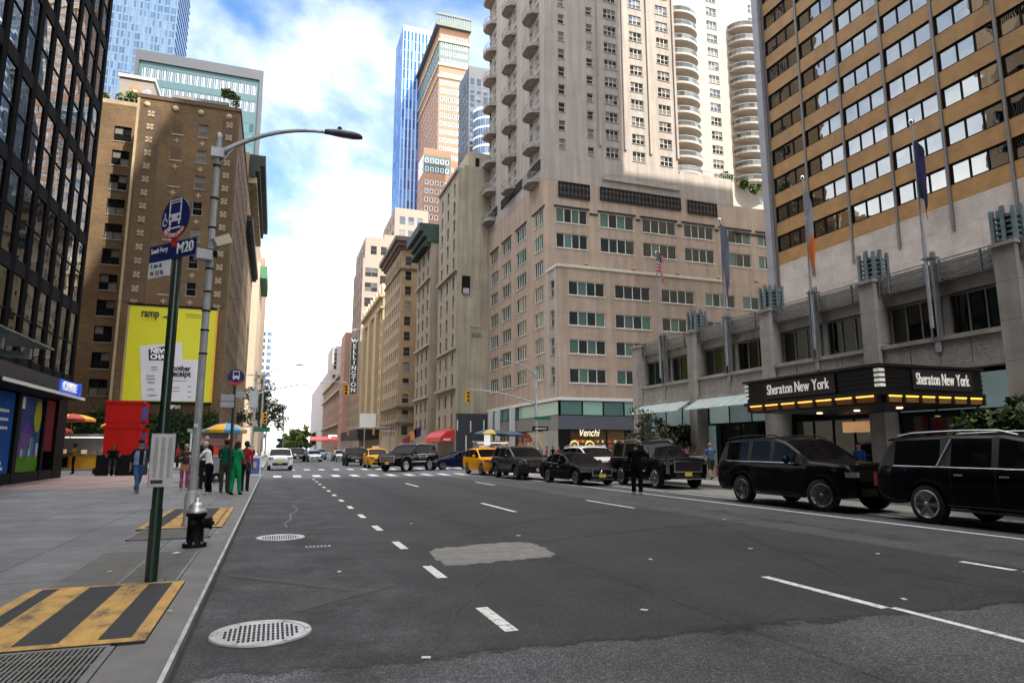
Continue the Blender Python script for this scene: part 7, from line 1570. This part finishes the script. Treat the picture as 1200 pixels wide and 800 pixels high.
# ================================================================== people
SKINS = [(.42, .25, .17), (.32, .18, .11), (.09, .045, .028), (.5, .33, .25)]
def CL(name, c, r=.85): return M('cloth_' + name, c, r, 0, .7 if 'floral' in name else .32, 30 if 'floral' in name else 7, bump=.5, bscale=14, spec=.08)
def person(label, loc, rz, H=1.75, skin=0, top=None, legs=None, shoes=None, hair=(.02, .015, .01), sleeve=.62, short=False, pose=None, build=1.0, bald=False, cap=None, group=None, lod=1, long_hair=False, vest=None):
    """faces -y before turning; pose holds joint offsets"""
    pz = dict(lean=0, lsh=(.0, 0), rsh=(0, 0), lhip=0, rhip=0, lkn=0, rkn=0, lel=.25, rel=.25, sit=False, head=(0, 0)); pz.update(pose or {})
    k = H / 1.75; root = thing('person', label, 'person', loc, rz, group)
    ms = M('skin_%d' % skin, SKINS[skin], .55, 0, .05, 12); mt = top or CL('black', (.004, .004, .005)); ml = legs or CL('black', (.004, .004, .005)); mshoe = shoes or CL('shoe', (.02, .02, .02), .6)
    V = []; Ed = []; Rr = []; Mt = []
    def node(p, r, m, parent=None):
        V.append(Vector(p)); Rr.append(r if isinstance(r, tuple) else (r, r)); Mt.append(m)
        if parent is not None: Ed.append((parent, len(V) - 1))
        return len(V) - 1
    hz = .93 if not pz['sit'] else .8
    lean = pz['lean']; up = Vector((0, -math.sin(lean), math.cos(lean))); b_ = build
    P0 = Vector((0, 0, hz)); pel = node(P0, (.135 * b_, .11 * b_), 'L')
    wa = node(P0 + up * .17, (.125 * b_, .1 * b_), 'T', pel); ch = node(P0 + up * .36, (.145 * b_, .11 * b_), 'T', wa); st = node(P0 + up * .49, (.085, .075), 'T', ch); nk = node(P0 + up * .575, .052, 'S', st)
    hx, hy = pz['head']; hd = Vector((hx * .06, -.02 - hy * .05, 0)); hc = P0 + up * .7 + hd
    node(P0 + up * .63 + hd * .5, .055, 'S', nk)
    hands = []
    for s_, sh, el in ((-1, pz['lsh'], pz['lel']), (1, pz['rsh'], pz['rel'])):
        S0 = P0 + up * .465 + Vector((s_ * .175 * b_, 0, 0)); a = node(S0, .058 * b_, 'T', st)
        fwd, out = sh; d = Vector((s_ * math.sin(out + .1), -math.sin(fwd), -math.cos(fwd) * math.cos(out))).normalized()
        E0 = S0 + d * .28; e1 = node(S0 + d * .14, .05 * b_, 'T', a); e = node(E0, .041, 'T' if sleeve > .5 else 'S', e1)
        f2 = fwd + el; d2 = Vector((s_ * math.sin(out * .3 - (.25 if el > 1 else 0)), -math.sin(f2), -math.cos(f2))).normalized(); W0 = E0 + d2 * .25
        m1 = node(E0 + d2 * .12, .037, 'T' if sleeve > .6 else 'S', e); w = node(W0, .026, 'T' if sleeve > .9 else 'S', m1); node(W0 + d2 * .07, (.022, .036), 'S', w); hands.append((W0 + d2 * .06, d2, s_))
    for s_, hp, kn in ((-1, pz['lhip'], pz['lkn']), (1, pz['rhip'], pz['rkn'])):
        H0 = P0 + Vector((s_ * .09 * b_, 0, -.04)); lb_ = .5 + .5 * b_ ** 1.6; a = node(H0, .09 * b_, 'L', pel); d = Vector((0, -math.sin(hp), -math.cos(hp))); K0 = H0 + d * .42
        node(H0 + d * .2, .08 * lb_, 'L', a); kk = node(K0, .062 * lb_, 'L', len(V) - 1); f2 = hp - kn; d2 = Vector((0, -math.sin(f2), -math.cos(f2))); A0 = K0 + d2 * .4
        c1 = node(K0 + d2 * .13, .054 if short else .062 * lb_, 'S' if short else 'L', kk); an = node(A0, .04 if short else .058 * lb_, 'S' if short else 'L', c1); an2 = node(A0 + d2 * .05, .042, 'F', an); node(A0 + d2 * .055 + Vector((0, -.13, -.005)), (.042, .03), 'F', an2)
    low = min(v.z - r[1] * .6 for v, r in zip(V, Rr))
    V = [Vector((v.x, v.y, v.z)) for v in V]
    me = bpy.data.meshes.new('sk'); me.from_pydata(V, Ed, []); ob = bpy.data.objects.new('sk', me); C.collection.objects.link(ob)
    ob.modifiers.new('s', 'SKIN'); sv = me.skin_vertices[0].data
    for i, r in enumerate(Rr): sv[i].radius = r; sv[i].use_root = (i == 0)
    md = ob.modifiers.new('u', 'SUBSURF'); md.levels = md.render_levels = 1 if lod == 0 else 2
    dg = bpy.context.evaluated_depsgraph_get(); bme = bpy.data.meshes.new_from_object(ob.evaluated_get(dg)); bpy.data.objects.remove(ob)
    mb = MB(); segs = [(V[a], V[c], Mt[c]) for a, c in Ed]; tab = {'T': mt, 'L': ml, 'S': ms, 'F': mshoe}
    vs = [v.co.copy() for v in bme.vertices]
    for p in bme.polygons:
        c = p.center; best = None
        for a, d, m in segs:
            ab = d - a; t = max(0, min(1, (c - a).dot(ab) / ab.length_squared)); q = (a + ab * t - c).length
            if best is None or q < best[0]: best = (q, m)
        p.material_index = 'TLSF'.index(best[1])
    i0 = len(mb.v); mb.v.extend([tuple(v) for v in vs]); ids = [mb.mi(tab[x]) for x in 'TLSF']
    for p in bme.polygons: mb.f.append(tuple(i0 + x for x in p.vertices)); mb.m.append(ids[p.material_index]); mb.sm.append(True)
    # head: skull, jaw, nose, ears, eyes
    tr = Matrix.Rotation(hx * .9, 3, 'Z') @ Matrix.Rotation(-hy * .35 + lean * .3, 3, 'X') if False else Matrix.Rotation(hx * .9, 3, 'Z')
    def hd_ell(off, r, m, n=12, q=8):
        t = MB(); t.ell((0, 0, 0), r, m, n, q); mb.mesh([hc + tr @ (Vector(v) + Vector(off)) for v in t.v], t.f, m, True)
    hd_ell((0, 0, .02), (.077, .094, .108), ms); hd_ell((0, -.03, -.05), (.056, .062, .06), ms); hd_ell((0, -.098, -.012), (.013, .02, .024), ms, 6, 5)
    for s_ in (-1, 1): hd_ell((s_ * .077, .005, -.01), (.012, .022, .032), ms, 6, 5); hd_ell((s_ * .03, -.083, .016), (.014, .01, .008), M('eye', (.03, .025, .02), .3, 0, 0), 6, 4)
    hd_ell((0, -.083, -.058), (.024, .01, .006), M('lips', (.22, .08, .07), .5, 0, 0), 6, 4)
    # fingers
    for W0, d2, s_ in hands:
        side = Vector((0, 1, 0)).cross(d2); side = side.normalized() if side.length > .1 else Vector((1, 0, 0)); ax = d2.cross(side).normalized()
        for j, ln in enumerate((.075, .085, .08, .062)):
            o = W0 + ax * (.024 - .016 * j) + d2 * .02; mb.tube([o, o + d2 * ln * .55 , o + d2 * ln * .95 - side * s_ * .022], [.0095, .0085, .006], ms, 5)
        o = W0 + ax * .022 - d2 * .025; mb.tube([o, o + ax * .025 + d2 * .03, o + ax * .022 + d2 * .06 - side * s_ * .01], [.011, .009, .007], ms, 5)
    mb.v = [(v[0] * k, v[1] * k, (v[2] - low) * k) for v in mb.v]
    o = mb.build('body', root, at=(0, 0, 0)); o.location = (0, 0, 0)
    def kid(nm, m2): 
        m2.v = [(v[0] * k, v[1] * k, (v[2] - low) * k) for v in m2.v]; q = m2.build(nm, root, at=(0, 0, 0)); q.location = (0, 0, 0); return q
    mh = M('hair_%d_%d' % (int(hair[0] * 1000), int(hair[2] * 1000)), hair, .7, 0, .2, 30)
    if not bald:
        m2 = MB(); t = MB(); t.ell((0, 0, 0), (.087, .1, .1), mh, 14, 9); keep = [f for f in t.f if not (sum(t.v[i][1] for i in f) / len(f) < -.03 and sum(t.v[i][2] for i in f) / len(f) < .055) and sum(t.v[i][2] for i in f) / len(f) > -.07]
        m2.mesh([hc + tr @ (Vector(v) + Vector((0, .012, .036))) for v in t.v], keep, mh, True)
        if long_hair: t = MB(); t.ell((0, 0, 0), (.085, .06, .14), mh, 10, 8); m2.mesh([hc + tr @ (Vector(v) + Vector((0, .06, -.06))) for v in t.v], t.f, mh, True)
        kid('hair', m2)
    if cap:
        m2 = MB(); t = MB(); t.ell((0, 0, 0), (.09, .106, .085), cap, 14, 8); m2.mesh([hc + tr @ (Vector(v) + Vector((0, 0, .062))) for v in t.v], [f for f in t.f if sum(t.v[i][2] for i in f) / len(f) > -.02], cap, True)
        m2.prism([(-.07, -.08), (.07, -.08), (.055, -.17), (-.055, -.17)], .05, .062, cap, lambda u, v, w_: tuple(hc + tr @ Vector((u, v, w_)))); kid('cap', m2)
    if vest:   # open jacket or vest shell round the trunk
        m2 = MB(); n = 14; rings = ((P0 + up * .02, .165, .135), (P0 + up * .17, .15, .125), (P0 + up * .36, .175, .14), (P0 + up * .47, .16, .115)); vv = []
        for c, rx, ry in rings:
            for j in range(n + 1): a = D2R(-68 + 316 * j / n); vv.append(c + Vector((rx * b_ * math.cos(a), ry * b_ * math.sin(a), 0)))
        m2.mesh(vv, [(i * (n + 1) + j, i * (n + 1) + j + 1, (i + 1) * (n + 1) + j + 1, (i + 1) * (n + 1) + j) for i in range(3) for j in range(n)], vest, True); kid('jacket', m2)
    return root
WALK = dict(lhip=.38, lkn=.12, rhip=-.25, rkn=.45, lsh=(-.25, .08), rsh=(.35, .08), lel=.35, rel=.5, lean=.04)
jean = CL('denim', (.05, .1, .22)); blk = CL('black', (.004, .004, .005)); dk = CL('charcoal', (.02, .02, .023)); wht = CL('white', (.72, .72, .72)); grn = CL('bright_green', (.01, .27, .1)); red = CL('red', (.35, .02, .03)); pnk = CL('pink', (.42, .1, .19)); blu_ = CL('blue', (.07, .16, .34)); olv = CL('olive', (.05, .055, .03)); ylw = CL('yellow', (.6, .3, .03)); den2 = CL('pale_denim', (.22, .3, .44)); shw = CL('white_shoe', (.6, .6, .6)); grey = CL('grey', (.18, .18, .19)); brn = CL('brown', (.12, .07, .04))
G1 = 'people waiting at the bus stop'; G2 = 'people on the far pavement'
def at_px(px, py, z=.15): p = atZ(px, py, z); return (p.x, p.y, z)
fac = lambda p: math.atan2(-p[0], p[1])   # turn that makes a figure look at the camera
p = at_px(160, 577.5); person('man striding towards the camera in an open denim shirt, dark top and blue jeans', p, .55, 1.8, 1, dk, jean, CL('tan_shoe', (.25, .16, .09)), pose=WALK, vest=den2, cap=CL('navy_cap', (.015, .02, .04)), build=1.08)
p = at_px(215, 573.5); person('woman facing the camera in pink trousers and a dark patterned top with hands joined', p, .2, 1.62, 1, CL('dark_floral', (.05, .035, .04)), pnk, shw, (.35, .3, .26), pose=dict(lsh=(.5, .15), rsh=(.5, .15), lel=1.3, rel=1.3), group=G1, build=1.1)
p = at_px(244, 579); person('person leaning forward in a white vest and black trousers, grey hair', p, -1.9, 1.72, 1, wht, blk, shw, (.4, .4, .4), pose=dict(lean=.28, lsh=(.5, .1), rsh=(.7, .1), lel=1.0, rel=1.0, lhip=.12, rhip=-.12), group=G1, build=1.1)
p = at_px(238, 573); person('tall bald man in dark clothes behind the person in the white vest', p, 2.6, 1.92, 0, dk, dk, None, bald=True, group=G1, build=1.2)
p = at_px(262, 577); person('man in camouflage-dark trousers and a green shirt with a cap, back turned', p, 2.9, 1.78, 2, CL('deep_green', (.01, .09, .06)), olv, CL('red_shoe', (.4, .05, .05)), pose=dict(lsh=(.4, .1), rsh=(.4, .1), lel=1.2, rel=1.2), cap=CL('orange_cap', (.3, .07, .03)), group=G1, build=1.1)
p = at_px(275, 579.5); person('woman in a bright green top and green trousers, dark hair', p, 2.3, 1.7, 2, grn, grn, blk, pose=dict(lsh=(.3, .1), rsh=(.6, .1), rel=1.4, lhip=.12, rhip=-.1), group=G1, long_hair=True, build=1.12)
p = at_px(286, 575.5); person('person in a red jacket and dark trousers nearest the kerb', p, 2.7, 1.72, 2, red, dk, None, group=G1, build=1.12)
p = (-8.35, 42.45, .15); person('man in black shirt and shorts perched on the edge of the black plinth', p, .2, 1.75, 2, blk, dk, shw, short=True, sleeve=.4, pose=dict(sit=True, lhip=.75, rhip=.65, lkn=.75, rkn=.6, lsh=(.35, .3), rsh=(.35, .3), lel=1.1, rel=1.1), build=1.3)
p = at_px(85, 555); person('vendor in a yellow shirt standing at the yellow food cart', p, -1.6, 1.78, 2, ylw, dk, None, pose=dict(lsh=(.4, .1), rsh=(.5, .1), lel=1.1, rel=1.0), sleeve=.4)
p = at_px(747, 579, 0); person('man all in black standing in the road holding a phone to his ear', p, 2.2, 1.88, 2, blk, blk, shw, bald=True, pose=dict(lsh=(.75, .35), lel=2.05, rsh=(.1, .05), rel=.2), build=1.38)
ph = Vector(p); g = MB(); g.box((-.035, -.006, -.07), (.035, .006, .07), m_black); o = g.build('phone'); a_ = 2.2; tag(o, 'mobile phone held up by the man in black', 'phone'); o.location = (ph.x + math.cos(a_) * -.2 - math.sin(a_) * -.12, ph.y + math.sin(a_) * -.2 + math.cos(a_) * -.12, 1.68)
p = at_px(834, 562); person('bald man walking away in a blue shirt and olive shorts', p, 2.9, 1.78, 0, blu_, olv, None, bald=True, sleeve=.4, short=True, pose=WALK, build=1.18)
p = atY(1006, 521, 19.6); person('man in a blue jacket and brown cap behind the parked SUV', (p.x, 19.6, .15), -1.2, 1.68, 0, CL('bright_blue', (.02, .1, .35)), dk, None, cap=brn)
crowd = [(641, 33.5 + 24, 'person in a red top at the glass corner behind the dark grey SUV', red, dk, 0), (648, 58.5, 'person in black beside the one in the red top', blk, jean, 2), (655, 60, 'second person in red farther back at the glass corner', CL('crimson', (.3, .03, .03)), blk, 1), (668, 59, 'person in a white shirt walking in front of the lit shop', wht, dk, 0), (686, 52, 'person in dark clothes behind the black sedan roof', dk, dk, 2), (694, 50, 'man in black with a bag strap between the sedan and the van', blk, dk, 0), (633, 61, 'person in grey at the white columns', grey, jean, 1)]
for k, (px, Y, lb, t_, l_, s_) in enumerate(crowd):
    p = atY(px, 545, Y); person(lb, (p.x, Y, .15), RND.uniform(-2.5, 2.5), RND.uniform(1.68, 1.84), s_, t_, l_, None, group=G2, lod=0, pose=WALK if k % 2 else None)
fars = [(292, 62, 'distant pedestrian in teal near the signal pole', CL('teal', (.02, .2, .22))), (296, 66, 'distant pedestrian in black by the signal pole', blk), (303, 80, 'distant pedestrian in grey across the side street', grey), (500, 96, 'pedestrian in dark clothes below the red awning', dk), (580, 74, 'customer in blue at the lit food cart', blu_), (566, 73, 'customer in brown at the lit food cart', brn), (208, 60, 'pedestrian in a red shirt crossing the side street on the left', red), (256, 58, 'pedestrian in black crossing the side street on the left', blk), (420, 120, 'distant pedestrian in white before the sidewalk shed', wht), (392, 88, 'distant person in pale clothes in the middle of the avenue', wht)]
for k, (px, Y, lb, t_) in enumerate(fars):
    p = atY(px, 540, Y); person(lb, (p.x, Y, .0 if 300 < px < 450 and px != 303 else .15), RND.uniform(-3, 3), RND.uniform(1.65, 1.82), k % 4, t_, dk, None, group='distant pedestrians', lod=0, pose=WALK if k % 2 else None)
q = at_px(226, 576); g = MB(); g.box((-.16, -.1, .0), (.16, .1, .42), M('dark_red_bag', (.16, .015, .03), .6)); g.tube([(-.09, 0, .42), (-.08, 0, .58), (.08, 0, .58), (.09, 0, .42)], .012, m_dark, 5); o = g.build('shopping_bag'); o.location = q; tag(o, 'dark red bag standing by the lamp post behind the white vest', 'bag')
q = at_px(214, 573.5); g = MB(); g.box((-.14, -.07, -.1), (.14, .07, .1), M('tan_bag', (.3, .15, .07), .6)); g.tube([(-.1, 0, .1), (0, 0, .22), (.1, 0, .1)], .012, m_dark, 5); o = g.build('handbag'); o.location = (q[0] + .06, q[1] - .34, .95); tag(o, 'tan handbag held by the woman in pink trousers', 'handbag')
# ================================================================== plants
def leafmat(name, c, v=.35):
    if name in MATS: return MATS[name]
    m = bpy.data.materials.new(name); nt, N, L = nodes_of(m); b = N['Principled BSDF']; g = N.new('ShaderNodeNewGeometry'); mr = N.new('ShaderNodeMapRange'); mr.inputs[3].default_value = 1 - v; mr.inputs[4].default_value = 1 + v
    L.new(g.outputs['Random Per Island'], mr.inputs[0]); vm = N.new('ShaderNodeVectorMath'); vm.operation = 'SCALE'; vm.inputs[0].default_value = c; L.new(mr.outputs[0], vm.inputs['Scale']); L.new(vm.outputs[0], b.inputs['Base Color']); b.inputs['Roughness'].default_value = .55; b.inputs['Specular IOR Level'].default_value = .3
    MATS[name] = m; return m
m_leaf = leafmat('leaf_green', (.045, .085, .02)); m_leafd = leafmat('leaf_dark', (.02, .036, .012), .6); m_leafy = leafmat('leaf_light', (.12, .17, .03)); m_leafb = leafmat('leaf_bronze', (.08, .06, .025)); m_bark = M('bark', (.08, .06, .045), .9, 0, .3, 6)
def leaf(mb, c, s, mat, rnd):
    n = Vector((rnd.gauss(0, 1), rnd.gauss(0, 1), rnd.gauss(0, 1))).normalized(); a = n.orthogonal().normalized(); a = Matrix.Rotation(rnd.random() * 6.28, 3, n) @ a; b = n.cross(a)
    mb.face([c - a * s, c + b * s * .45, c + a * s, c - b * s * .45], mat)
def crown(mb, clumps, n, s, mats, rnd):
    for c, r in clumps:
        for _ in range(n):
            d = Vector((rnd.gauss(0, 1), rnd.gauss(0, 1), rnd.gauss(0, 1))).normalized() * (r * rnd.random() ** .45); d.z *= .75
            leaf(mb, Vector(c) + d, s * rnd.uniform(.6, 1.3), rnd.choice(mats), rnd)
def tree(label, x, y, h, cr, trunk_h, n=90, s=.16, mats=None, seed=1, z0=.15, nclump=14, group=None, kind='tree', tr=.09, flat=.7):
    rnd = random.Random(seed); t = thing(kind, label, 'tree' if kind == 'tree' else 'shrub', (x, y, z0), 0, group); g = MB(); cl = []
    tip = Vector((x + rnd.uniform(-.2, .2), y, z0 + trunk_h)); g.tube([(x, y, z0), (x + .03, y, z0 + trunk_h * .5), tip], [tr, tr * .8, tr * .65], m_bark, 8)
    for k in range(nclump):
        a = rnd.random() * 6.28; rr = cr * math.sqrt(rnd.random()); zz = z0 + trunk_h + (h - trunk_h) * (.1 + .9 * rnd.random()) * (1 - .35 * (rr / cr) ** 2); c = Vector((x + rr * math.cos(a), y + rr * math.sin(a), zz)); cl.append((c, cr * rnd.uniform(.22, .42))); g.tube([tip, (tip + c) / 2 + Vector((0, 0, .1)), c], [tr * .5, tr * .3, tr * .1], m_bark, 5)
    g.build('trunk', t); m = MB(); crown(m, cl, n, s, mats or [m_leaf, m_leafd], rnd); m.build('crown', t); return t
tree('dark leafy tree at the right edge in front of the hotel canopy', 17.4, 11.3, 2.75, 1.6, 1.2, 300, .11, [m_leafd, m_leafd, m_leaf, m_leafy], 3, nclump=26)
tree('second dark bushy tree beside the canopy, closer to the right edge', 17.3, 9.0, 3.0, 1.6, 1.2, 260, .11, [m_leafd, m_leafd, m_leaf, m_leafb], 4, nclump=26)
for k, (x, y, lb) in enumerate(((21.3, 35.6, 'slender bronze-leaved tree by the glass awning at the podium end'), (21.5, 33.9, 'dark shrubby tree between the granite piers'))): tree(lb, x, y, 4.0 - .5 * k, 1.5, 1.3, 130, .09, [m_leafb, m_leafd, m_leaf] if k == 0 else [m_leafd, m_leafd, m_leafb], 10 + k, nclump=16, tr=.05)
def shrub(label, x, y, z, r, h, mats, seed, n=220, s=.07, group='planting along the hotel front'):
    rnd = random.Random(seed); t = thing('shrub', label, 'shrub', (x, y, z), 0, group); m = MB()
    crown(m, [(Vector((x + rnd.uniform(-r, r) * .7, y + rnd.uniform(-r, r) * .7, z + h * rnd.uniform(.3, .85))), r * .55) for _ in range(7)], n // 4, s, mats, rnd); m.build('foliage', t)
    g = MB(); [g.tube([(x, y, z), (x + rnd.uniform(-r, r) * .5, y + rnd.uniform(-r, r) * .5, z + h * .7)], .015, m_bark, 5) for _ in range(5)]; g.build('stems', t); return t
g = MB(); g.box((19.9, 29.6, .15), (22.2, 37.8, .72), m_gran2); g.box((20.05, 29.75, .721), (22.05, 37.65, .74), M('soil', (.03, .022, .016), .95)); o = g.build('planter', at=(21, 33.7, .15)); tag(o, 'low granite planter bed under the glass awnings', 'planter')
g = MB(); g.box((19.6, 28.3, .15), (20.6, 29.3, 1.25), m_gran2); o = g.build('stone_post', at=(20.1, 28.8, .15)); tag(o, 'square grey stone post beside the man in the blue shirt', 'post')
m_flo = leafmat('pink_flowers', (.4, .05, .16))
for k, (x, y, h, mt_, lb) in enumerate(((20.7, 30.4, .8, [m_flo, m_leaf], 'low bed of pink flowers at the near end of the planter'), (21.2, 31.4, 1.1, [m_leaf, m_leafy], 'round light green shrub behind the pink flowers'), (21.0, 32.6, 1.3, [m_leafd], 'dark shrub in the middle of the planter'), (20.9, 34.2, 1.4, [m_leafd, m_leafb], 'brownish shrub below the slender tree'), (20.9, 36.2, 1.2, [m_leafd, m_leaf], 'dark shrub at the far end of the planter'))): shrub(lb, x, y, .74, .7, h, mt_, 30 + k)
for k, (x, y, z, r, h, mt_, lb) in enumerate(((-7.4, 84.0, 42.3, 1.0, 3.6, [m_leafy, m_leaf], 'bushy roof garden shrub at the right corner of the brick block'), (-19.2, 88.2, 43.0, 1.3, 2.2, [m_leafy, m_leaf], 'light green shrub on the left wing of the brick block'), (-22.2, 88.2, 43.0, .9, 1.4, [m_leafy], 'small plant on the left wing close to the dark tower'))): shrub(lb, x, y, z, r, h, mt_, 50 + k, 420, .2, 'roof garden plants')
pt = atY(850, 215, 76); 
for k, px in enumerate((848, 872, 884)): p = atY(px, 222, 77.5); shrub(('trailing light green shrub on the beige roof terrace', 'terrace shrub under the round balconies', 'low terrace plant next to the hotel tower')[k], p.x, 77.5, zc + 1.9, 1.4 - .25 * k, 3.2 - .9 * k, [m_leafy, m_leaf], 60 + k, 360, .22, 'terrace plants')
# ivy
rnd = random.Random(5); g = MB()
for _ in range(9000):
    x = -27 + 21.1 * rnd.random(); top_ = 5.6 + .5 * math.sin(x * 1.7) + .35 * math.sin(x * 4.1); z = .3 + (top_ - .3) * rnd.random() ** .8; leaf(g, Vector((x, 81.3 + rnd.uniform(-.35, .3), z)), rnd.uniform(.1, .24), rnd.choice([m_leafd, m_leafd, m_leaf]), rnd)
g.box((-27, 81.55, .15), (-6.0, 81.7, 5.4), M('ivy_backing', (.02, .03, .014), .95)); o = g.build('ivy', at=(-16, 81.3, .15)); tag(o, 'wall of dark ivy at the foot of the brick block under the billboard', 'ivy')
# street tree on the left kerb and park trees at the end
p = atY(328, 520, 150); tree('thin airy street tree over the left kerb beyond the white SUV', -2.2, 125, 13.5, 4.4, 4.5, 110, .22, [m_leafd, m_leaf], 71, nclump=40, tr=.16)
for k, (px, h, lb) in enumerate(((343, 15, 'leftmost rounded park tree closing the avenue'), (352, 19, 'tallest park tree at the end of the avenue'), (360, 17, 'right park tree at the end of the avenue'), (336, 11, 'low dark park tree next to the left buildings'))): p = atY(px, 520, 520 + 6 * k); tree(lb, p.x, 520 + 6 * k, h, 7, 1.5, 150, .8, [m_leafy, m_leaf] if k < 3 else [m_leafd], 80 + k, nclump=24, group='park trees closing the avenue', tr=.4)

# ================================================================== camera, sky, sun
cam = bpy.data.cameras.new('camera'); cam.sensor_fit = 'HORIZONTAL'; cam.sensor_width = 36; cam.lens = 36 * CF / 1200; cam.clip_end = 5000; cam.clip_start = .1
co = bpy.data.objects.new('camera', cam); C.collection.objects.link(co); co.location = EYE
co.matrix_world = Matrix(((_r.x, _u.x, -_f.x, EYE.x), (_r.y, _u.y, -_f.y, EYE.y), (_r.z, _u.z, -_f.z, EYE.z), (0, 0, 0, 1))); C.camera = co
SUN_AZ = Vector((.50, -.866, 0)).normalized(); ELEV = D2R(50)
sd_ = Vector((SUN_AZ.x * math.cos(ELEV), SUN_AZ.y * math.cos(ELEV), math.sin(ELEV)))
su = bpy.data.lights.new('sun', 'SUN'); su.energy = 2.0; su.angle = D2R(.53); su.color = (1, .93, .82); so = bpy.data.objects.new('sun', su); C.collection.objects.link(so); so.rotation_euler = sd_.to_track_quat('Z', 'Y').to_euler()
W = bpy.data.worlds.new('World'); C.world = W; W.use_nodes = True; nt = W.node_tree; N, L = nt.nodes, nt.links
bg = N['Background']; sk = N.new('ShaderNodeTexSky'); sk.sky_type = 'NISHITA'; sk.sun_disc = False; sk.sun_elevation = ELEV; sk.sun_rotation = math.atan2(SUN_AZ.x, SUN_AZ.y); sk.air_density = 1.0; sk.dust_density = 1.5; sk.ozone_density = 1.2
bg.inputs['Strength'].default_value = .15
tc = N.new('ShaderNodeTexCoord'); sx = N.new('ShaderNodeSeparateXYZ'); L.new(tc.outputs['Generated'], sx.inputs[0])
def mth(op, a, b=None, c=None):
    k = N.new('ShaderNodeMath'); k.operation = op
    for i, v in enumerate((a, b, c)):
        if v is None: continue
        if isinstance(v, (int, float)): k.inputs[i].default_value = v
        else: L.new(v, k.inputs[i])
    return k.outputs[0]
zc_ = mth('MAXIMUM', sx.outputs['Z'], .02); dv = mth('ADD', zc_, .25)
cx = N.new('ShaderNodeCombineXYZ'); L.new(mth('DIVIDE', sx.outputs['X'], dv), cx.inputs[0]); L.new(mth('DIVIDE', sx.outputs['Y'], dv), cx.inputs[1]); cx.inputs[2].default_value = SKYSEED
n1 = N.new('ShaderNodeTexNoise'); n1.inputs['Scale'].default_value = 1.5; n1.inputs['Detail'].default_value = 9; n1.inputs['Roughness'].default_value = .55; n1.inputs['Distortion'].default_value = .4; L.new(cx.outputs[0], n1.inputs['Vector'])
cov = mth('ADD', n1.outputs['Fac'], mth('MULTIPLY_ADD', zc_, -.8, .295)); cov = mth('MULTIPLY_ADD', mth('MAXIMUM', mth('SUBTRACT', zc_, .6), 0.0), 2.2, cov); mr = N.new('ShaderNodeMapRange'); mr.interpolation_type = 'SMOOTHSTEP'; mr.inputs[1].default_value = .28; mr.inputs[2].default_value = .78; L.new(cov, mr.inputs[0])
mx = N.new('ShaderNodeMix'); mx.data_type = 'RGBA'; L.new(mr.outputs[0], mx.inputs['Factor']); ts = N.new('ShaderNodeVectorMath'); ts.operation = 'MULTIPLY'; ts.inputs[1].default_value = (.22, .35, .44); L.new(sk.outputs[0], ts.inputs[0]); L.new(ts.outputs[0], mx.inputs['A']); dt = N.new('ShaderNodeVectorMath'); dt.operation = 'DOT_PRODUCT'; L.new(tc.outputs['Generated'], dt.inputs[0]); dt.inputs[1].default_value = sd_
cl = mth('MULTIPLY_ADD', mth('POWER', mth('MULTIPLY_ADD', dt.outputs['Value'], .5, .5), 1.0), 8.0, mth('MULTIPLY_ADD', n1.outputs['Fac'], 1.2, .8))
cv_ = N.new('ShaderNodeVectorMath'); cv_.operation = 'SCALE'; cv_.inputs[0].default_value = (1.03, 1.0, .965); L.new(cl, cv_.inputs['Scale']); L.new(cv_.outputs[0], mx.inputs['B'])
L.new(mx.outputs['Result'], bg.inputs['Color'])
C.view_settings.view_transform = 'Standard'; C.view_settings.look = 'None'; C.view_settings.gamma = 1; C.view_settings.use_curve_mapping = False; C.view_settings.exposure = EXPO
C.cycles.use_denoising = True; C.cycles.max_bounces = 6; C.cycles.diffuse_bounces = 3; C.cycles.glossy_bounces = 4; C.cycles.transmission_bounces = 4; C.cycles.caustics_reflective = False; C.cycles.caustics_refractive = False; C.cycles.sample_clamp_indirect = 6
C.render.engine = 'CYCLES'
